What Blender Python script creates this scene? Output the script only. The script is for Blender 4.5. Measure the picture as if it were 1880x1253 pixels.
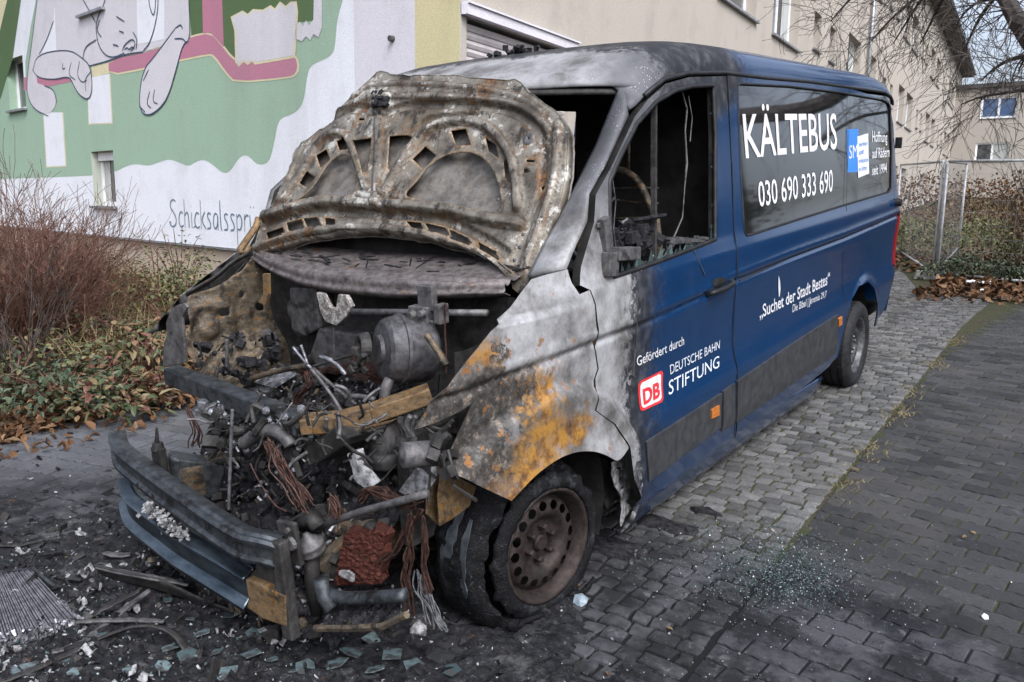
import bpy, bmesh, math, random
from mathutils import Vector, Matrix, noise as mnoise
from mathutils.geometry import delaunay_2d_cdt
import numpy as np

for o in list(bpy.data.objects):
    bpy.data.objects.remove(o)
scene = bpy.context.scene
COL = scene.collection
random.seed(7)
R = math.radians

# ------------------------------------------------------------------ camera, sky, sun, exposure
FPX = 1533.0                                   # focal length in pixels of the 1880 px wide photograph
CAM_LOC = Vector((2.52418775, -1.56560392, 1.76056312))
def cam_axes(yaw, pitch, roll):
    fw = Vector((math.sin(yaw)*math.cos(pitch), math.cos(yaw)*math.cos(pitch), -math.sin(pitch)))
    r = Vector((math.cos(yaw), -math.sin(yaw), 0)); u = r.cross(fw)
    return r*math.cos(roll)+u*math.sin(roll), -r*math.sin(roll)+u*math.cos(roll), fw
def cam_matrix(yaw, pitch, roll):
    r, u, f = cam_axes(yaw, pitch, roll)
    m = Matrix(((r.x, u.x, -f.x, CAM_LOC.x), (r.y, u.y, -f.y, CAM_LOC.y), (r.z, u.z, -f.z, CAM_LOC.z), (0, 0, 0, 1)))
    return m
YAW = -0.634372744
MW = cam_matrix(YAW, 0.168, 0.013)             # camera in the world
MB_ = cam_matrix(YAW, 0.231532694, -0.0269513584)  # camera in the van's own frame (the van stands tilted on a slope)
T = MW @ MB_.inverted()                        # van frame -> world
cd = bpy.data.cameras.new('camera'); cam = bpy.data.objects.new('camera', cd); COL.objects.link(cam)
cam.matrix_world = MW
cd.sensor_width = 36.0; cd.lens = 36.0*FPX/1880.0; cd.clip_start = 0.05; cd.clip_end = 2000
scene.camera = cam

world = bpy.data.worlds.new('World'); scene.world = world; world.use_nodes = True
wn = world.node_tree; wn.nodes.clear()
SUN_EL, SUN_AZ = R(48), R(122)
sky = wn.nodes.new('ShaderNodeTexSky'); sky.sky_type = 'NISHITA'; sky.sun_disc = False
sky.sun_elevation = SUN_EL; sky.sun_rotation = SUN_AZ; sky.air_density = 1.0; sky.dust_density = 6.0; sky.ozone_density = 1.0
hsv = wn.nodes.new('ShaderNodeHueSaturation'); hsv.inputs['Saturation'].default_value = 0.45
bg = wn.nodes.new('ShaderNodeBackground'); bg.inputs['Strength'].default_value = 0.15
out = wn.nodes.new('ShaderNodeOutputWorld')
wn.links.new(sky.outputs[0], hsv.inputs['Color']); tint = wn.nodes.new('ShaderNodeMix'); tint.data_type = 'RGBA'; tint.blend_type = 'MULTIPLY'; tint.inputs[0].default_value = 1.0; tint.inputs[7].default_value = (0.95, 1.0, 1.10, 1)
wn.links.new(hsv.outputs[0], tint.inputs[6]); wn.links.new(tint.outputs[2], bg.inputs['Color']); wn.links.new(bg.outputs[0], out.inputs['Surface'])
sd = bpy.data.lights.new('sun', 'SUN'); sd.energy = 0.6; sd.angle = R(25); sd.color = (0.93, 0.98, 1.0)
sun = bpy.data.objects.new('sun', sd); COL.objects.link(sun)
sv = Vector((math.sin(SUN_AZ)*math.cos(SUN_EL), math.cos(SUN_AZ)*math.cos(SUN_EL), math.sin(SUN_EL)))
sun.rotation_euler = sv.to_track_quat('Z', 'Y').to_euler()
vs = scene.view_settings; vs.view_transform = 'Standard'; vs.look = 'None'; vs.exposure = 1.05; vs.gamma = 1.0
scene.cycles.max_bounces = 8; scene.cycles.use_denoising = True

# ------------------------------------------------------------------ rays through the photograph's pixels, planes of the place
def ray(u, v, M=MW):
    d = Vector(((u-940)/FPX, -(v-626.5)/FPX, -1.0))
    return CAM_LOC.copy(), (M.to_3x3() @ d).normalized()
def hit_plane(u, v, o, n, M=MW):
    c, d = ray(u, v, M); return c + d*((o-c).dot(n)/d.dot(n))
def hb(u, v, axis, val):                       # pixel -> point in the van frame on the plane axis = val
    c, d = ray(u, v, MB_); return c + d*((val-c[axis])/d[axis])
GN = (T.to_3x3() @ Vector((0, .043, 1)).normalized()).normalized()
GO = T @ Vector((0, 0, .078))
def gz(x, y):
    y2 = min(y, 75.0)
    return GO.z - (GN.x*(x-GO.x)*(1 if abs(x) < 40 else 40/abs(x)) + GN.y*(y2-GO.y))/GN.z
def G(u, v, h=0.0): return hit_plane(u, v, GO+GN*h, GN)
def vpdir(u, v):
    c, d = ray(u, v); d.z = 0; return d.normalized()
DG = vpdir(-700, 358); DF = vpdir(1866, 380); UP = Vector((0, 0, 1))
GB = Vector((-8.76, 5.18, 0.45)); NG = DG.cross(UP).normalized()   # gable plane
if NG.y > 0: NG = -NG
def PGW(u, v): return hit_plane(u, v, GB, NG)
CORNER = PGW(845, 100)
NF = DF.cross(UP).normalized()
if NF.x < 0: NF = -NF
def PFW(u, v): return hit_plane(u, v, CORNER, NF)

# ------------------------------------------------------------------ node helper
class Mat:
    def __init__(s, name):
        s.m = bpy.data.materials.new(name); s.m.use_nodes = True; s.t = s.m.node_tree; s.t.nodes.clear()
        s._o = None
    def n(s, k): return s.t.nodes.new(k)
    def put(s, sock, v):
        if isinstance(v, bpy.types.NodeSocket): s.t.links.new(v, sock)
        elif isinstance(v, (tuple, list)):
            if sock.type == 'RGBA': sock.default_value = (v[0], v[1], v[2], 1)
            else: sock.default_value = v[:3]
        else:
            try: sock.default_value = v
            except TypeError: sock.default_value = (v, v, v, 1) if sock.type == 'RGBA' else (v, v, v)
    @property
    def obj(s):
        if s._o is None: s._o = s.n('ShaderNodeTexCoord')
        return s._o.outputs['Object']
    def island(s): return s.n('ShaderNodeNewGeometry').outputs['Random Per Island']
    def objrand(s): return s.n('ShaderNodeObjectInfo').outputs['Random']
    def sep(s, v=None):
        k = s.n('ShaderNodeSeparateXYZ'); s.put(k.inputs[0], v or s.obj); return k.outputs
    def comb(s, x, y, z):
        k = s.n('ShaderNodeCombineXYZ')
        for i, q in enumerate((x, y, z)): s.put(k.inputs[i], q)
        return k.outputs[0]
    def scale(s, v, f):
        k = s.n('ShaderNodeVectorMath'); k.operation = 'MULTIPLY'; s.put(k.inputs[0], v); s.put(k.inputs[1], f if isinstance(f, tuple) else (f, f, f)); return k.outputs[0]
    def noise(s, sc, det=4, ro=.55, vec=None, dist=0.0, color=False):
        k = s.n('ShaderNodeTexNoise'); s.put(k.inputs['Vector'], vec or s.obj); k.inputs['Scale'].default_value = sc
        k.inputs['Detail'].default_value = det; k.inputs['Roughness'].default_value = ro; k.inputs['Distortion'].default_value = dist
        return k.outputs['Color' if color else 'Fac']
    def voro(s, sc, vec=None, feat='F1', out='Distance', rnd=1.0):
        k = s.n('ShaderNodeTexVoronoi'); k.feature = feat; s.put(k.inputs['Vector'], vec or s.obj); k.inputs['Scale'].default_value = sc
        k.inputs['Randomness'].default_value = rnd
        return k.outputs[out]
    def math(s, op, a, b=0.0, c=None, clamp=False):
        k = s.n('ShaderNodeMath'); k.operation = op; s.put(k.inputs[0], a); s.put(k.inputs[1], b); k.use_clamp = clamp
        if c is not None: s.put(k.inputs[2], c)
        return k.outputs[0]
    def add(s, a, b): return s.math('ADD', a, b)
    def sub(s, a, b): return s.math('SUBTRACT', a, b)
    def mul(s, a, b): return s.math('MULTIPLY', a, b)
    def sstep(s, v, a, b):                      # smooth step of v from a to b
        k = s.n('ShaderNodeMapRange'); k.interpolation_type = 'SMOOTHSTEP'; s.put(k.inputs['Value'], v)
        if a <= b:
            s.put(k.inputs['From Min'], a); s.put(k.inputs['From Max'], b); s.put(k.inputs['To Min'], 0.); s.put(k.inputs['To Max'], 1.)
        else:
            s.put(k.inputs['From Min'], b); s.put(k.inputs['From Max'], a); s.put(k.inputs['To Min'], 1.); s.put(k.inputs['To Max'], 0.)
        return k.outputs[0]
    def mix(s, f, a, b, mode='MIX'):
        k = s.n('ShaderNodeMix'); k.data_type = 'RGBA'; k.blend_type = mode
        s.put(k.inputs[0], f); s.put(k.inputs[6], a); s.put(k.inputs[7], b); return k.outputs[2]
    def ramp(s, f, stops, const=False):
        k = s.n('ShaderNodeValToRGB'); e = k.color_ramp.elements
        if const: k.color_ramp.interpolation = 'CONSTANT'
        while len(e) < len(stops): e.new(0.5)
        for i, (p, c) in enumerate(stops):
            e[i].position = p; e[i].color = (c, c, c, 1) if not isinstance(c, tuple) else (*c[:3], 1)
        s.put(k.inputs[0], f); return k.outputs[0]
    def dist2(s, a, b, ca, cb, sa=1., sb=1.):   # distance of (a, b) from a centre, scaled
        x = s.mul(s.sub(a, ca), 1./sa); y = s.mul(s.sub(b, cb), 1./sb)
        return s.math('SQRT', s.add(s.mul(x, x), s.mul(y, y)))
    def bump(s, h, strength=.3, d=.01, nrm=None):
        k = s.n('ShaderNodeBump'); s.put(k.inputs['Height'], h); k.inputs['Strength'].default_value = strength; k.inputs['Distance'].default_value = d
        if nrm: s.put(k.inputs['Normal'], nrm)
        return k.outputs[0]
    def done(s, col, rough=.6, metal=0., nrm=None, spec=.5, coat=0., trans=0., alpha=None, emis=None, sub=0.):
        b = s.n('ShaderNodeBsdfPrincipled'); o = s.n('ShaderNodeOutputMaterial')
        s.put(b.inputs['Base Color'], col); s.put(b.inputs['Roughness'], rough); s.put(b.inputs['Metallic'], metal)
        s.put(b.inputs['Specular IOR Level'], spec); s.put(b.inputs['Coat Weight'], coat); b.inputs['Coat Roughness'].default_value = .06
        s.put(b.inputs['Transmission Weight'], trans)
        if alpha is not None: s.put(b.inputs['Alpha'], alpha)
        if nrm: s.put(b.inputs['Normal'], nrm)
        s.t.links.new(b.outputs[0], o.inputs['Surface']); return s.m

# ------------------------------------------------------------------ mesh helper
class MB:
    def __init__(s): s.v = []; s.f = []; s.mi = []; s.cur = 0
    def add(s, vs, fs):
        b = len(s.v); s.v += [tuple(p) for p in vs]
        for f in fs: s.f.append([i+b for i in f]); s.mi.append(s.cur)
    def box(s, c, size, rot=None, taper=1.0):
        x, y, z = (q/2 for q in size); c = Vector(c)
        P = [Vector((sx*x*(taper if sz > 0 else 1), sy*y*(taper if sz > 0 else 1), sz*z)) for sz in (-1, 1) for sy in (-1, 1) for sx in (-1, 1)]
        if rot is not None: P = [rot @ p for p in P]
        s.add([c+p for p in P], [(0, 2, 3, 1), (4, 5, 7, 6), (0, 1, 5, 4), (2, 6, 7, 3), (0, 4, 6, 2), (1, 3, 7, 5)])
    def beam(s, a, b, w, h, up=Vector((0, 0, 1))):
        a = Vector(a); b = Vector(b); d = (b-a); L = d.length; d.normalize()
        x = d.cross(up).normalized(); z = x.cross(d)
        s.box((a+b)/2, (w, L, h), Matrix((x, d, z)).transposed())
    def tube(s, pts, r, n=6, cap=True, flat=1.0):
        pts = [Vector(p) for p in pts]; m = len(pts)
        rs = r if isinstance(r, (list, tuple)) else [r]*m
        vs = []; x = None
        for i, p in enumerate(pts):
            d = (pts[min(i+1, m-1)]-pts[max(i-1, 0)])
            if d.length < 1e-9: d = Vector((0, 0, 1))
            d.normalize()
            if x is None:
                x = d.orthogonal().normalized()
            else:
                x = (x-d*x.dot(d))
                x = x.normalized() if x.length > 1e-6 else d.orthogonal().normalized()
            y = d.cross(x)
            for k in range(n):
                a = 2*math.pi*k/n
                vs.append(p+(x*math.cos(a)+y*math.sin(a)*flat)*rs[i])
        fs = [(i*n+k, i*n+(k+1) % n, (i+1)*n+(k+1) % n, (i+1)*n+k) for i in range(m-1) for k in range(n)]
        if cap: fs += [tuple(range(n-1, -1, -1)), tuple((m-1)*n+k for k in range(n))]
        s.add(vs, fs)
    def lathe(s, prof, c, axis, n=32, close=False, jit=None):  # prof: (radius, along axis)
        axis = Vector(axis).normalized(); x = axis.orthogonal().normalized(); y = axis.cross(x); c = Vector(c); m = len(prof)
        vs = []
        for i, (r, h) in enumerate(prof):
            for k in range(n):
                a = 2*math.pi*k/n; rr = r*(1+(jit(a, i) if jit else 0))
                vs.append(c+axis*h+(x*math.cos(a)+y*math.sin(a))*rr)
        fs = [(i*n+k, i*n+(k+1) % n, (i+1)*n+(k+1) % n, (i+1)*n+k) for i in range(m-1) for k in range(n)]
        if close: fs += [((m-1)*n+k, (m-1)*n+(k+1) % n, (k+1) % n, k) for k in range(n)]
        s.add(vs, fs)
    def grid(s, fn, nu, nv):
        vs = [fn(i/nu, j/nv) for j in range(nv+1) for i in range(nu+1)]
        s.add(vs, [(j*(nu+1)+i, j*(nu+1)+i+1, (j+1)*(nu+1)+i+1, (j+1)*(nu+1)+i) for j in range(nv) for i in range(nu)])
    def poly(s, pts): s.add(pts, [tuple(range(len(pts)))])
    def prism(s, pts, d):                       # extrude a planar polygon by the vector d
        n = len(pts); d = Vector(d); pts = [Vector(p) for p in pts]
        s.add(pts+[p+d for p in pts], [tuple(range(n-1, -1, -1)), tuple(range(n, 2*n))]+[(i, (i+1) % n, n+(i+1) % n, n+i) for i in range(n)])
    def build(s, name, mat, parent=None, smooth=False, thick=None, off=-1, fix=True, bevel=None, sub=0, auto=None):
        me = bpy.data.meshes.new(name); me.from_pydata(s.v, [], s.f)
        ms = mat if isinstance(mat, (list, tuple)) else [mat]
        for m in ms: me.materials.append(m)
        if len(ms) > 1: me.polygons.foreach_set('material_index', s.mi)
        if fix:
            bm = bmesh.new(); bm.from_mesh(me); bmesh.ops.recalc_face_normals(bm, faces=bm.faces); bm.to_mesh(me); bm.free()
        if smooth: me.polygons.foreach_set('use_smooth', [True]*len(me.polygons))
        if auto is not None:
            me.polygons.foreach_set('use_smooth', [True]*len(me.polygons)); me.set_sharp_from_angle(angle=R(auto))
        me.update()
        o = bpy.data.objects.new(name, me); COL.objects.link(o)
        if parent is not None: o.parent = parent
        if sub:
            q = o.modifiers.new('sub', 'SUBSURF'); q.levels = q.render_levels = sub
        if thick:
            q = o.modifiers.new('thick', 'SOLIDIFY'); q.thickness = thick; q.offset = off
        if bevel:
            q = o.modifiers.new('bevel', 'BEVEL'); q.width = bevel; q.segments = 2; q.limit_method = 'ANGLE'
        return o
def tag(o, label=None, cat=None, group=None, kind=None):
    if label: o['label'] = label
    if cat: o['category'] = cat
    if group: o['group'] = group
    if kind: o['kind'] = kind
    return o
def thing(name, label, cat, loc=(0, 0, 0), group=None):
    o = bpy.data.objects.new(name, None); COL.objects.link(o); o.location = loc; o.empty_display_size = .1
    return tag(o, label, cat, group)
def wpart(mb, name, mat, parent, **k):          # a part given in world coordinates under an unrotated Empty
    o = mb.build(name, mat, parent, **k); o.location = -Vector(parent.location) if parent.parent is None else (0, 0, 0); return o
def inpoly(x, y, P):
    c = False; j = len(P)-1
    for i in range(len(P)):
        xi, yi = P[i]; xj, yj = P[j]
        if (yi > y) != (yj > y) and x < (xj-xi)*(y-yi)/(yj-yi)+xi: c = not c
        j = i
    return c
def resample(P, step, closed=True):
    Q = []; n = len(P)
    for i in range(n if closed else n-1):
        a = Vector(P[i]); b = Vector(P[(i+1) % n]); k = max(1, int((b-a).length/step+.5))
        for j in range(k): Q.append(a+(b-a)*j/k)
    if not closed: Q.append(Vector(P[-1]))
    return Q
def chaikin(P, it=1, closed=True):
    for _ in range(it):
        Q = []; n = len(P)
        for i in range(n if closed else n-1):
            a = Vector(P[i]); b = Vector(P[(i+1) % n]); Q += [a*.75+b*.25, a*.25+b*.75]
        if not closed: Q = [Vector(P[0])]+Q+[Vector(P[-1])]
        P = Q
    return P
def fill2d(outer, holes, step, fn, mb, extra=()):
    """triangulate a 2D outline with holes over a fine grid and lift it through fn(a, b) -> 3D point"""
    loops = [resample([Vector((p[0], p[1])) for p in outer], step)]+[resample([Vector((p[0], p[1])) for p in h], step) for h in holes]
    co = []; ed = []
    for L in loops:
        b = len(co); co += L; ed += [(b+i, b+(i+1) % len(L)) for i in range(len(L))]
    bd = np.array([(p.x, p.y) for p in co])
    O = [tuple(p[:2]) for p in outer]; H = [[tuple(p[:2]) for p in h] for h in holes]
    x0, y0 = bd.min(0); x1, y1 = bd.max(0)
    y = y0+step*.5; row = 0
    while y < y1:
        x = x0+step*(.5 if row % 2 else .0)
        while x < x1:
            if inpoly(x, y, O) and not any(inpoly(x, y, h) for h in H) and ((bd-np.array((x, y)))**2).sum(1).min() > (step*.55)**2:
                co.append(Vector((x, y)))
            x += step
        y += step*.87; row += 1
    for p in extra: co.append(Vector(p))
    v2, e2, f2, *_ = delaunay_2d_cdt(co, ed, [], 0, 1e-6)
    fs = []
    for f in f2:
        cx = sum(v2[i].x for i in f)/len(f); cy = sum(v2[i].y for i in f)/len(f)
        if inpoly(cx, cy, O) and not any(inpoly(cx, cy, h) for h in H): fs.append(tuple(f))
    mb.add([fn(p.x, p.y) for p in v2], fs)
def shell(outer, holes, step, pt, thick, name, mats, parent, extra=(), smooth_in=True):
    """sheet-metal panel: outer skin with exact normals of the surface pt(a, b), inner skin and folded rim"""
    mb = MB(); keep = []
    lp = [resample([Vector(p[:2]) for p in L], step) for L in [outer]+list(holes)]; bd = np.array([tuple(p) for L in lp for p in L])
    for p in extra:
        if inpoly(p[0], p[1], [tuple(q[:2]) for q in outer]) and not any(inpoly(p[0], p[1], [tuple(q[:2]) for q in h]) for h in holes) and ((bd-np.array(p))**2).sum(1).min() > (step*.3)**2: keep.append(p)
    ab = []
    def rec(a, b): ab.append((a, b)); return pt(a, b)
    fill2d(outer, holes, step, rec, mb, keep)
    n = len(mb.v); e = .004; N = []
    for a, b in ab:
        d = (pt(a+e, b)-pt(a-e, b)).cross(pt(a, b+e)-pt(a, b-e)); N.append(d.normalized())
    if sum(q.x for q in N)*sum(v[0] for v in mb.v) < 0: N = [-q for q in N]
    V = [Vector(v) for v in mb.v]; F = []
    for f in mb.f:
        c = (V[f[1]]-V[f[0]]).cross(V[f[2]]-V[f[0]]); F.append(f if c.dot(N[f[0]]) > 0 else list(reversed(f)))
    cnt = {}
    for f in F:
        for i in range(len(f)): k = (f[i], f[(i+1) % len(f)]); cnt[k] = 1
    rim = [k for k in cnt if (k[1], k[0]) not in cnt]
    I = [v-q*thick for v, q in zip(V, N)]; vs = V+I; fs = list(F)+[[i+n for i in reversed(f)] for f in F]; mi = [0]*len(F)+[1]*len(F); nr = N+[-q for q in N]
    for a, b in rim:
        k = len(vs); vs += [V[b], V[a], I[a], I[b]]; t = (V[b]-V[a]).cross(N[a]).normalized(); nr += [t]*4; fs.append([k, k+1, k+2, k+3]); mi.append(1)
    me = bpy.data.meshes.new(name); me.from_pydata(vs, [], fs)
    for m in mats: me.materials.append(m)
    me.polygons.foreach_set('material_index', mi); me.polygons.foreach_set('use_smooth', [True]*len(fs)); me.update(); me.normals_split_custom_set_from_vertices([tuple(q) for q in nr])
    o = bpy.data.objects.new(name, me); COL.objects.link(o); o.parent = parent; return o
def fbm(p, oct=4): return mnoise.fractal(Vector(p), 1.0, 2.0, oct, noise_basis='PERLIN_ORIGINAL')
# ------------------------------------------------------------------ materials
WC = hb(1008, 1003, 0, .94)                     # front wheel centre (van frame)
RWC = hb(1573, 634, 0, .965)                    # rear wheel centre
def m_van(kind):
    M = Mat('van_paint_'+kind); s = M.sep(); y, z = s[1], s[2]; x = s[0]
    n1 = M.noise(3.2, 6, .62); n2 = M.noise(14, 5, .6); n3 = M.noise(60, 3, .6)
    nn = M.add(M.mul(M.sub(n1, .5), .34), M.mul(M.sub(n2, .5), .14))
    wob = M.n('ShaderNodeVectorMath'); wob.operation = 'ADD'; M.put(wob.inputs[0], M.obj); M.put(wob.inputs[1], M.scale(M.noise(26, 4, .6, color=True), .035))
    cell = M.sep(M.voro(38, wob.outputs[0], out='Color'))[0]; cell2 = M.sep(M.voro(95, wob.outputs[0], out='Color'))[0]
    nn = M.add(nn, M.add(M.mul(M.sub(cell, .5), .08), M.mul(M.sub(cell2, .5), .035)))
    yq = M.add(y, nn)
    f0 = M.add(1.30, M.mul(M.sstep(z, 1.25, 2.05), .50))
    ash_e = M.sub(yq, f0)                       # < 0 : burnt through to ash-grey metal
    soot_w = M.add(.13, M.mul(M.sstep(z, 1.6, 2.1), .75))
    ash = M.ramp(M.noise(4.2, 8, .70), [(.28, (.045, .043, .042)), (.40, (.13, .125, .12)), (.50, (.25, .246, .248)), (.62, (.38, .376, .382)), (.75, (.17, .16, .15))])
    streak = M.noise(6, 5, .6, vec=M.scale(M.obj, (1, 1.0, .22)))
    ash = M.mix(M.mul(M.sstep(streak, .54, .70), .45), ash, (.40, .395, .405))
    blue = M.mix(M.mul(M.sstep(n2, .35, .7), .35), (.0022, .023, .074), (.004, .029, .086))
    dust = M.mul(M.sstep(M.noise(9, 6, .7, vec=M.scale(M.obj, (1, 1, .35))), .50, .82), .07)
    blue = M.mix(dust, blue, (.15, .18, .22))
    low = M.mul(M.sstep(M.add(z, M.mul(M.sub(n2, .5), .3)), .42, .12), .28)
    blue = M.mix(low, blue, (.045, .05, .06))
    soot = M.mix(M.sstep(n2, .4, .75), (.018, .019, .023), (.07, .07, .075))
    col = M.mix(M.sstep(M.sub(ash_e, soot_w), -.06, .22), soot, blue)
    a = M.sstep(ash_e, .04, -.035)
    hi = M.sstep(z, 1.36, 1.7)                  # pillar and roof front: greyer
    side = M.sstep(M.math('ABSOLUTE', x), .62, .80); ash2 = M.mix(M.mul(hi, M.add(.25, M.mul(side, .62))), ash, M.mix(n2, (.045, .046, .053), (.115, .116, .126)))
    col = M.mix(a, col, ash2)
    spots = M.mul(M.sstep(M.voro(95), .16, .10), M.mul(M.sstep(M.noise(5, 2), .52, .6), M.mul(a, hi)))
    col = M.mix(spots, col, (.8, .8, .82))
    rough = M.add(.16, M.mul(M.sstep(M.sub(ash_e, soot_w), .22, -.1), .46))
    bh = M.add(M.mul(n3, .4), n2)
    if kind == 'fender':
        def ctr(u, v): p = hb(u, v, 0, .97); return p.y, p.z
        def blob(u, v, ry, rz, e0=.55, e1=1.35):
            cy, cz = ctr(u, v); d = M.dist2(yq, M.add(z, M.mul(M.sub(n2, .5), .12)), cy, cz, ry, rz); return M.sstep(M.add(d, M.mul(M.sub(n3, .5), .22)), e1, e0)
        rust = M.ramp(M.noise(16, 7, .74), [(.30, (.05, .03, .02)), (.43, (.17, .085, .03)), (.55, (.36, .185, .04)), (.66, (.26, .12, .035)), (.78, (.12, .06, .03))])
        char = M.ramp(M.noise(30, 6, .75), [(.40, (.028, .026, .025)), (.56, (.07, .062, .055)), (.64, (.20, .17, .14)), (.72, (.30, .13, .03))])
        r = M.math('MAXIMUM', M.mul(blob(915, 668, .10, .08, .5, 1.2), .85), blob(995, 725, .11, .10))
        r = M.math('MAXIMUM', r, blob(1035, 790, .15, .055))
        r = M.math('MAXIMUM', r, M.mul(M.sstep(M.dist2(y, z, WC.y, WC.z, 1, 1), .56, .50), M.sstep(M.add(y, M.mul(n1, .3)), 1.05, .9)))
        col = M.mix(M.mul(r, M.add(.55, M.mul(M.sstep(n2, .3, .55), .45))), col, rust)
        c = M.math('MAXIMUM', blob(880, 800, .22, .20, .7, 1.25), blob(922, 738, .19, .12, .7, 1.25))
        c = M.math('MAXIMUM', c, blob(900, 860, .20, .11))
        c = M.math('MAXIMUM', c, M.mul(blob(938, 650, .035, .05), .9))
        col = M.mix(M.mul(c, M.add(.70, M.mul(M.sstep(n2, .25, .45), .30))), col, char)
        st2 = M.noise(22, 5, .7)
        col = M.mix(M.mul(M.sstep(st2, .60, .66), .8), col, (.24, .105, .03))
        rough = M.add(.5, M.mul(n2, .2))
    nrm = M.bump(bh, .22, .006) if kind == 'fender' else M.bump(M.mul(bh, M.sstep(ash_e, .5, -.1)), .18, .004)
    return M.done(col, rough, M.mul(a, .25), nrm, M.add(.18, M.mul(M.sstep(M.sub(ash_e, soot_w), 0., .25), .25)), coat=M.mul(M.sstep(M.sub(ash_e, soot_w), 0., .25), .25))
def m_burnt(name, rust=.5, white=.4, dark=.4, base=(.16, .145, .135), sc=1.0, rcol=(.33, .15, .04), bumpy=.3, tan=.0, metal=.35):
    M = Mat(name); n1 = M.noise(4*sc, 7, .68, dist=.5); n2 = M.noise(13*sc, 6, .7); n3 = M.noise(34*sc, 5, .7); n4 = M.noise(7*sc+.7, 6, .72, vec=M.scale(M.obj, (1.3, .8, 1.9)))
    col = M.mix(M.sstep(n2, .3, .7), (base[0]*.55, base[1]*.52, base[2]*.5), (base[0]*1.5, base[1]*1.45, base[2]*1.4))
    if tan: col = M.mix(M.mul(M.sstep(n4, .42, .6), tan), col, (.30, .235, .15))
    col = M.mix(M.mul(M.sstep(n1, .70-.32*dark, .84-.32*dark), .9), col, (.022, .020, .019))
    col = M.mix(M.mul(M.sstep(n4, .72-.24*rust, .80-.22*rust), .9), col, M.mix(M.sstep(n3, .4, .65), rcol, (.11, .045, .02)))
    col = M.mix(M.mul(M.sstep(M.add(M.mul(n2, .45), M.mul(n3, .55)), .74-.24*white, .78-.22*white), .85), col, (.50, .475, .45))
    return M.done(col, M.add(.42, M.mul(n3, .35)), metal, M.bump(M.add(n3, n2), bumpy, .006), .22)
def m_plain(name, c1, c2, rough=.6, sc=12, metal=0., bump=.15, bd=.004, det=5, spec=.28, lo=.35, hi=.65, coat=0., vec=None):
    M = Mat(name); n = M.noise(sc, det, .6, vec=M.scale(M.obj, vec) if vec else None)
    return M.done(M.mix(M.sstep(n, lo, hi), c1, c2), M.add(rough-.1, M.mul(n, .2)), metal, M.bump(n, bump, bd), spec, coat)
def m_leaf(name, stops, rough=.5, spec=.4):
    M = Mat(name); r = M.island(); n = M.noise(40, 3)
    c = M.ramp(r, stops); c = M.mix(M.mul(n, .4), c, (.03, .02, .012))
    return M.done(c, rough, 0, None, spec)

def m_bonnet():                                   # pressed steel after the fire: grey-mauve scale, white ash, soot, rust runs
    M = Mat('burnt_bonnet_steel'); n1 = M.noise(5, 8, .72); n2 = M.noise(17, 7, .74); n3 = M.noise(60, 5, .75); n4 = M.noise(8.3, 8, .75, vec=M.scale(M.obj, (1.5, .9, .9))); n5 = M.noise(3.1, 6, .7)
    c = M.mix(M.sstep(n1, .36, .60), (.070, .060, .049), (.225, .204, .172)); c = M.mix(M.mul(M.sstep(n5, .50, .62), .55), c, (.175, .140, .095))
    c = M.mix(M.mul(M.sstep(n2, .50, .64), .6), c, (.07, .055, .048)); c = M.mix(M.mul(M.sstep(n4, .53, .58), .85), c, (.022, .019, .018))
    c = M.mix(M.mul(M.sstep(M.add(M.mul(n1, .5), M.mul(n2, .5)), .54, .575), .85), c, M.mix(n3, (.37, .355, .32), (.56, .54, .50)))
    c = M.mix(M.mul(M.sstep(M.noise(4.1, 7, .75, vec=M.scale(M.obj, (1.6, 1, .55))), .56, .63), .8), c, M.mix(M.sstep(n3, .4, .6), (.055, .03, .02), (.22, .105, .035)))
    c = M.mix(M.mul(M.sstep(n3, .62, .70), .5), c, (.035, .03, .028))
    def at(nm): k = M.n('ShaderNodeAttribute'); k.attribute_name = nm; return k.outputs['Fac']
    c = M.mix(M.mul(at('rib_outline'), M.sstep(n2, .34, .56)), c, M.mix(M.sstep(n4, .4, .6), (.020, .017, .015), (.10, .055, .025)))  # dark outlines painted along the rib feet to make the ridges look crisper
    c = M.mix(M.mul(at('lip'), M.sstep(n1, .36, .56)), c, M.mix(M.sstep(n3, .4, .6), (.30, .25, .18), (.19, .095, .035)))
    return M.done(c, M.add(.36, M.mul(n2, .4)), .35, M.bump(M.add(n3, M.mul(n2, .6)), .22, .004), .3)
VAN = m_van('panel'); VANF = m_van('fender')
STEEL = m_bonnet()
SKIN = m_burnt('burnt_bonnet_skin', .2, .35, .3, (.13, .125, .12), 1.3, tan=.15, bumpy=.2)
COWL = m_burnt('scorched_cowl_steel', .55, .52, .48, (.135, .122, .122), 2.2, (.17, .075, .03), .3, metal=.55)
MELTW = m_burnt('melted_white_scale', .45, .95, .5, (.20, .19, .18), 3.5, (.22, .11, .04), .5)
INNER = m_burnt('rusty_inner_wing_steel', .66, .60, .62, (.078, .066, .052), 2.9, (.19, .085, .028), .5, tan=.28)
DARKM = m_burnt('sooty_metal', .22, .28, .68, (.040, .039, .039), 1.8, bumpy=.45, metal=.3)
GREYM = m_burnt('grey_burnt_metal', .18, .42, .5, (.105, .104, .108), 2.0, bumpy=.25, metal=.5)
RUSTM = m_burnt('orange_rust_metal', .80, .22, .5, (.13, .085, .045), 2.2, (.27, .135, .03), .4, tan=.4)
BRICK = m_burnt('rust_red_core', .5, .48, .45, (.070, .022, .016), 3.4, (.13, .038, .02), .9, metal=.1)
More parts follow.
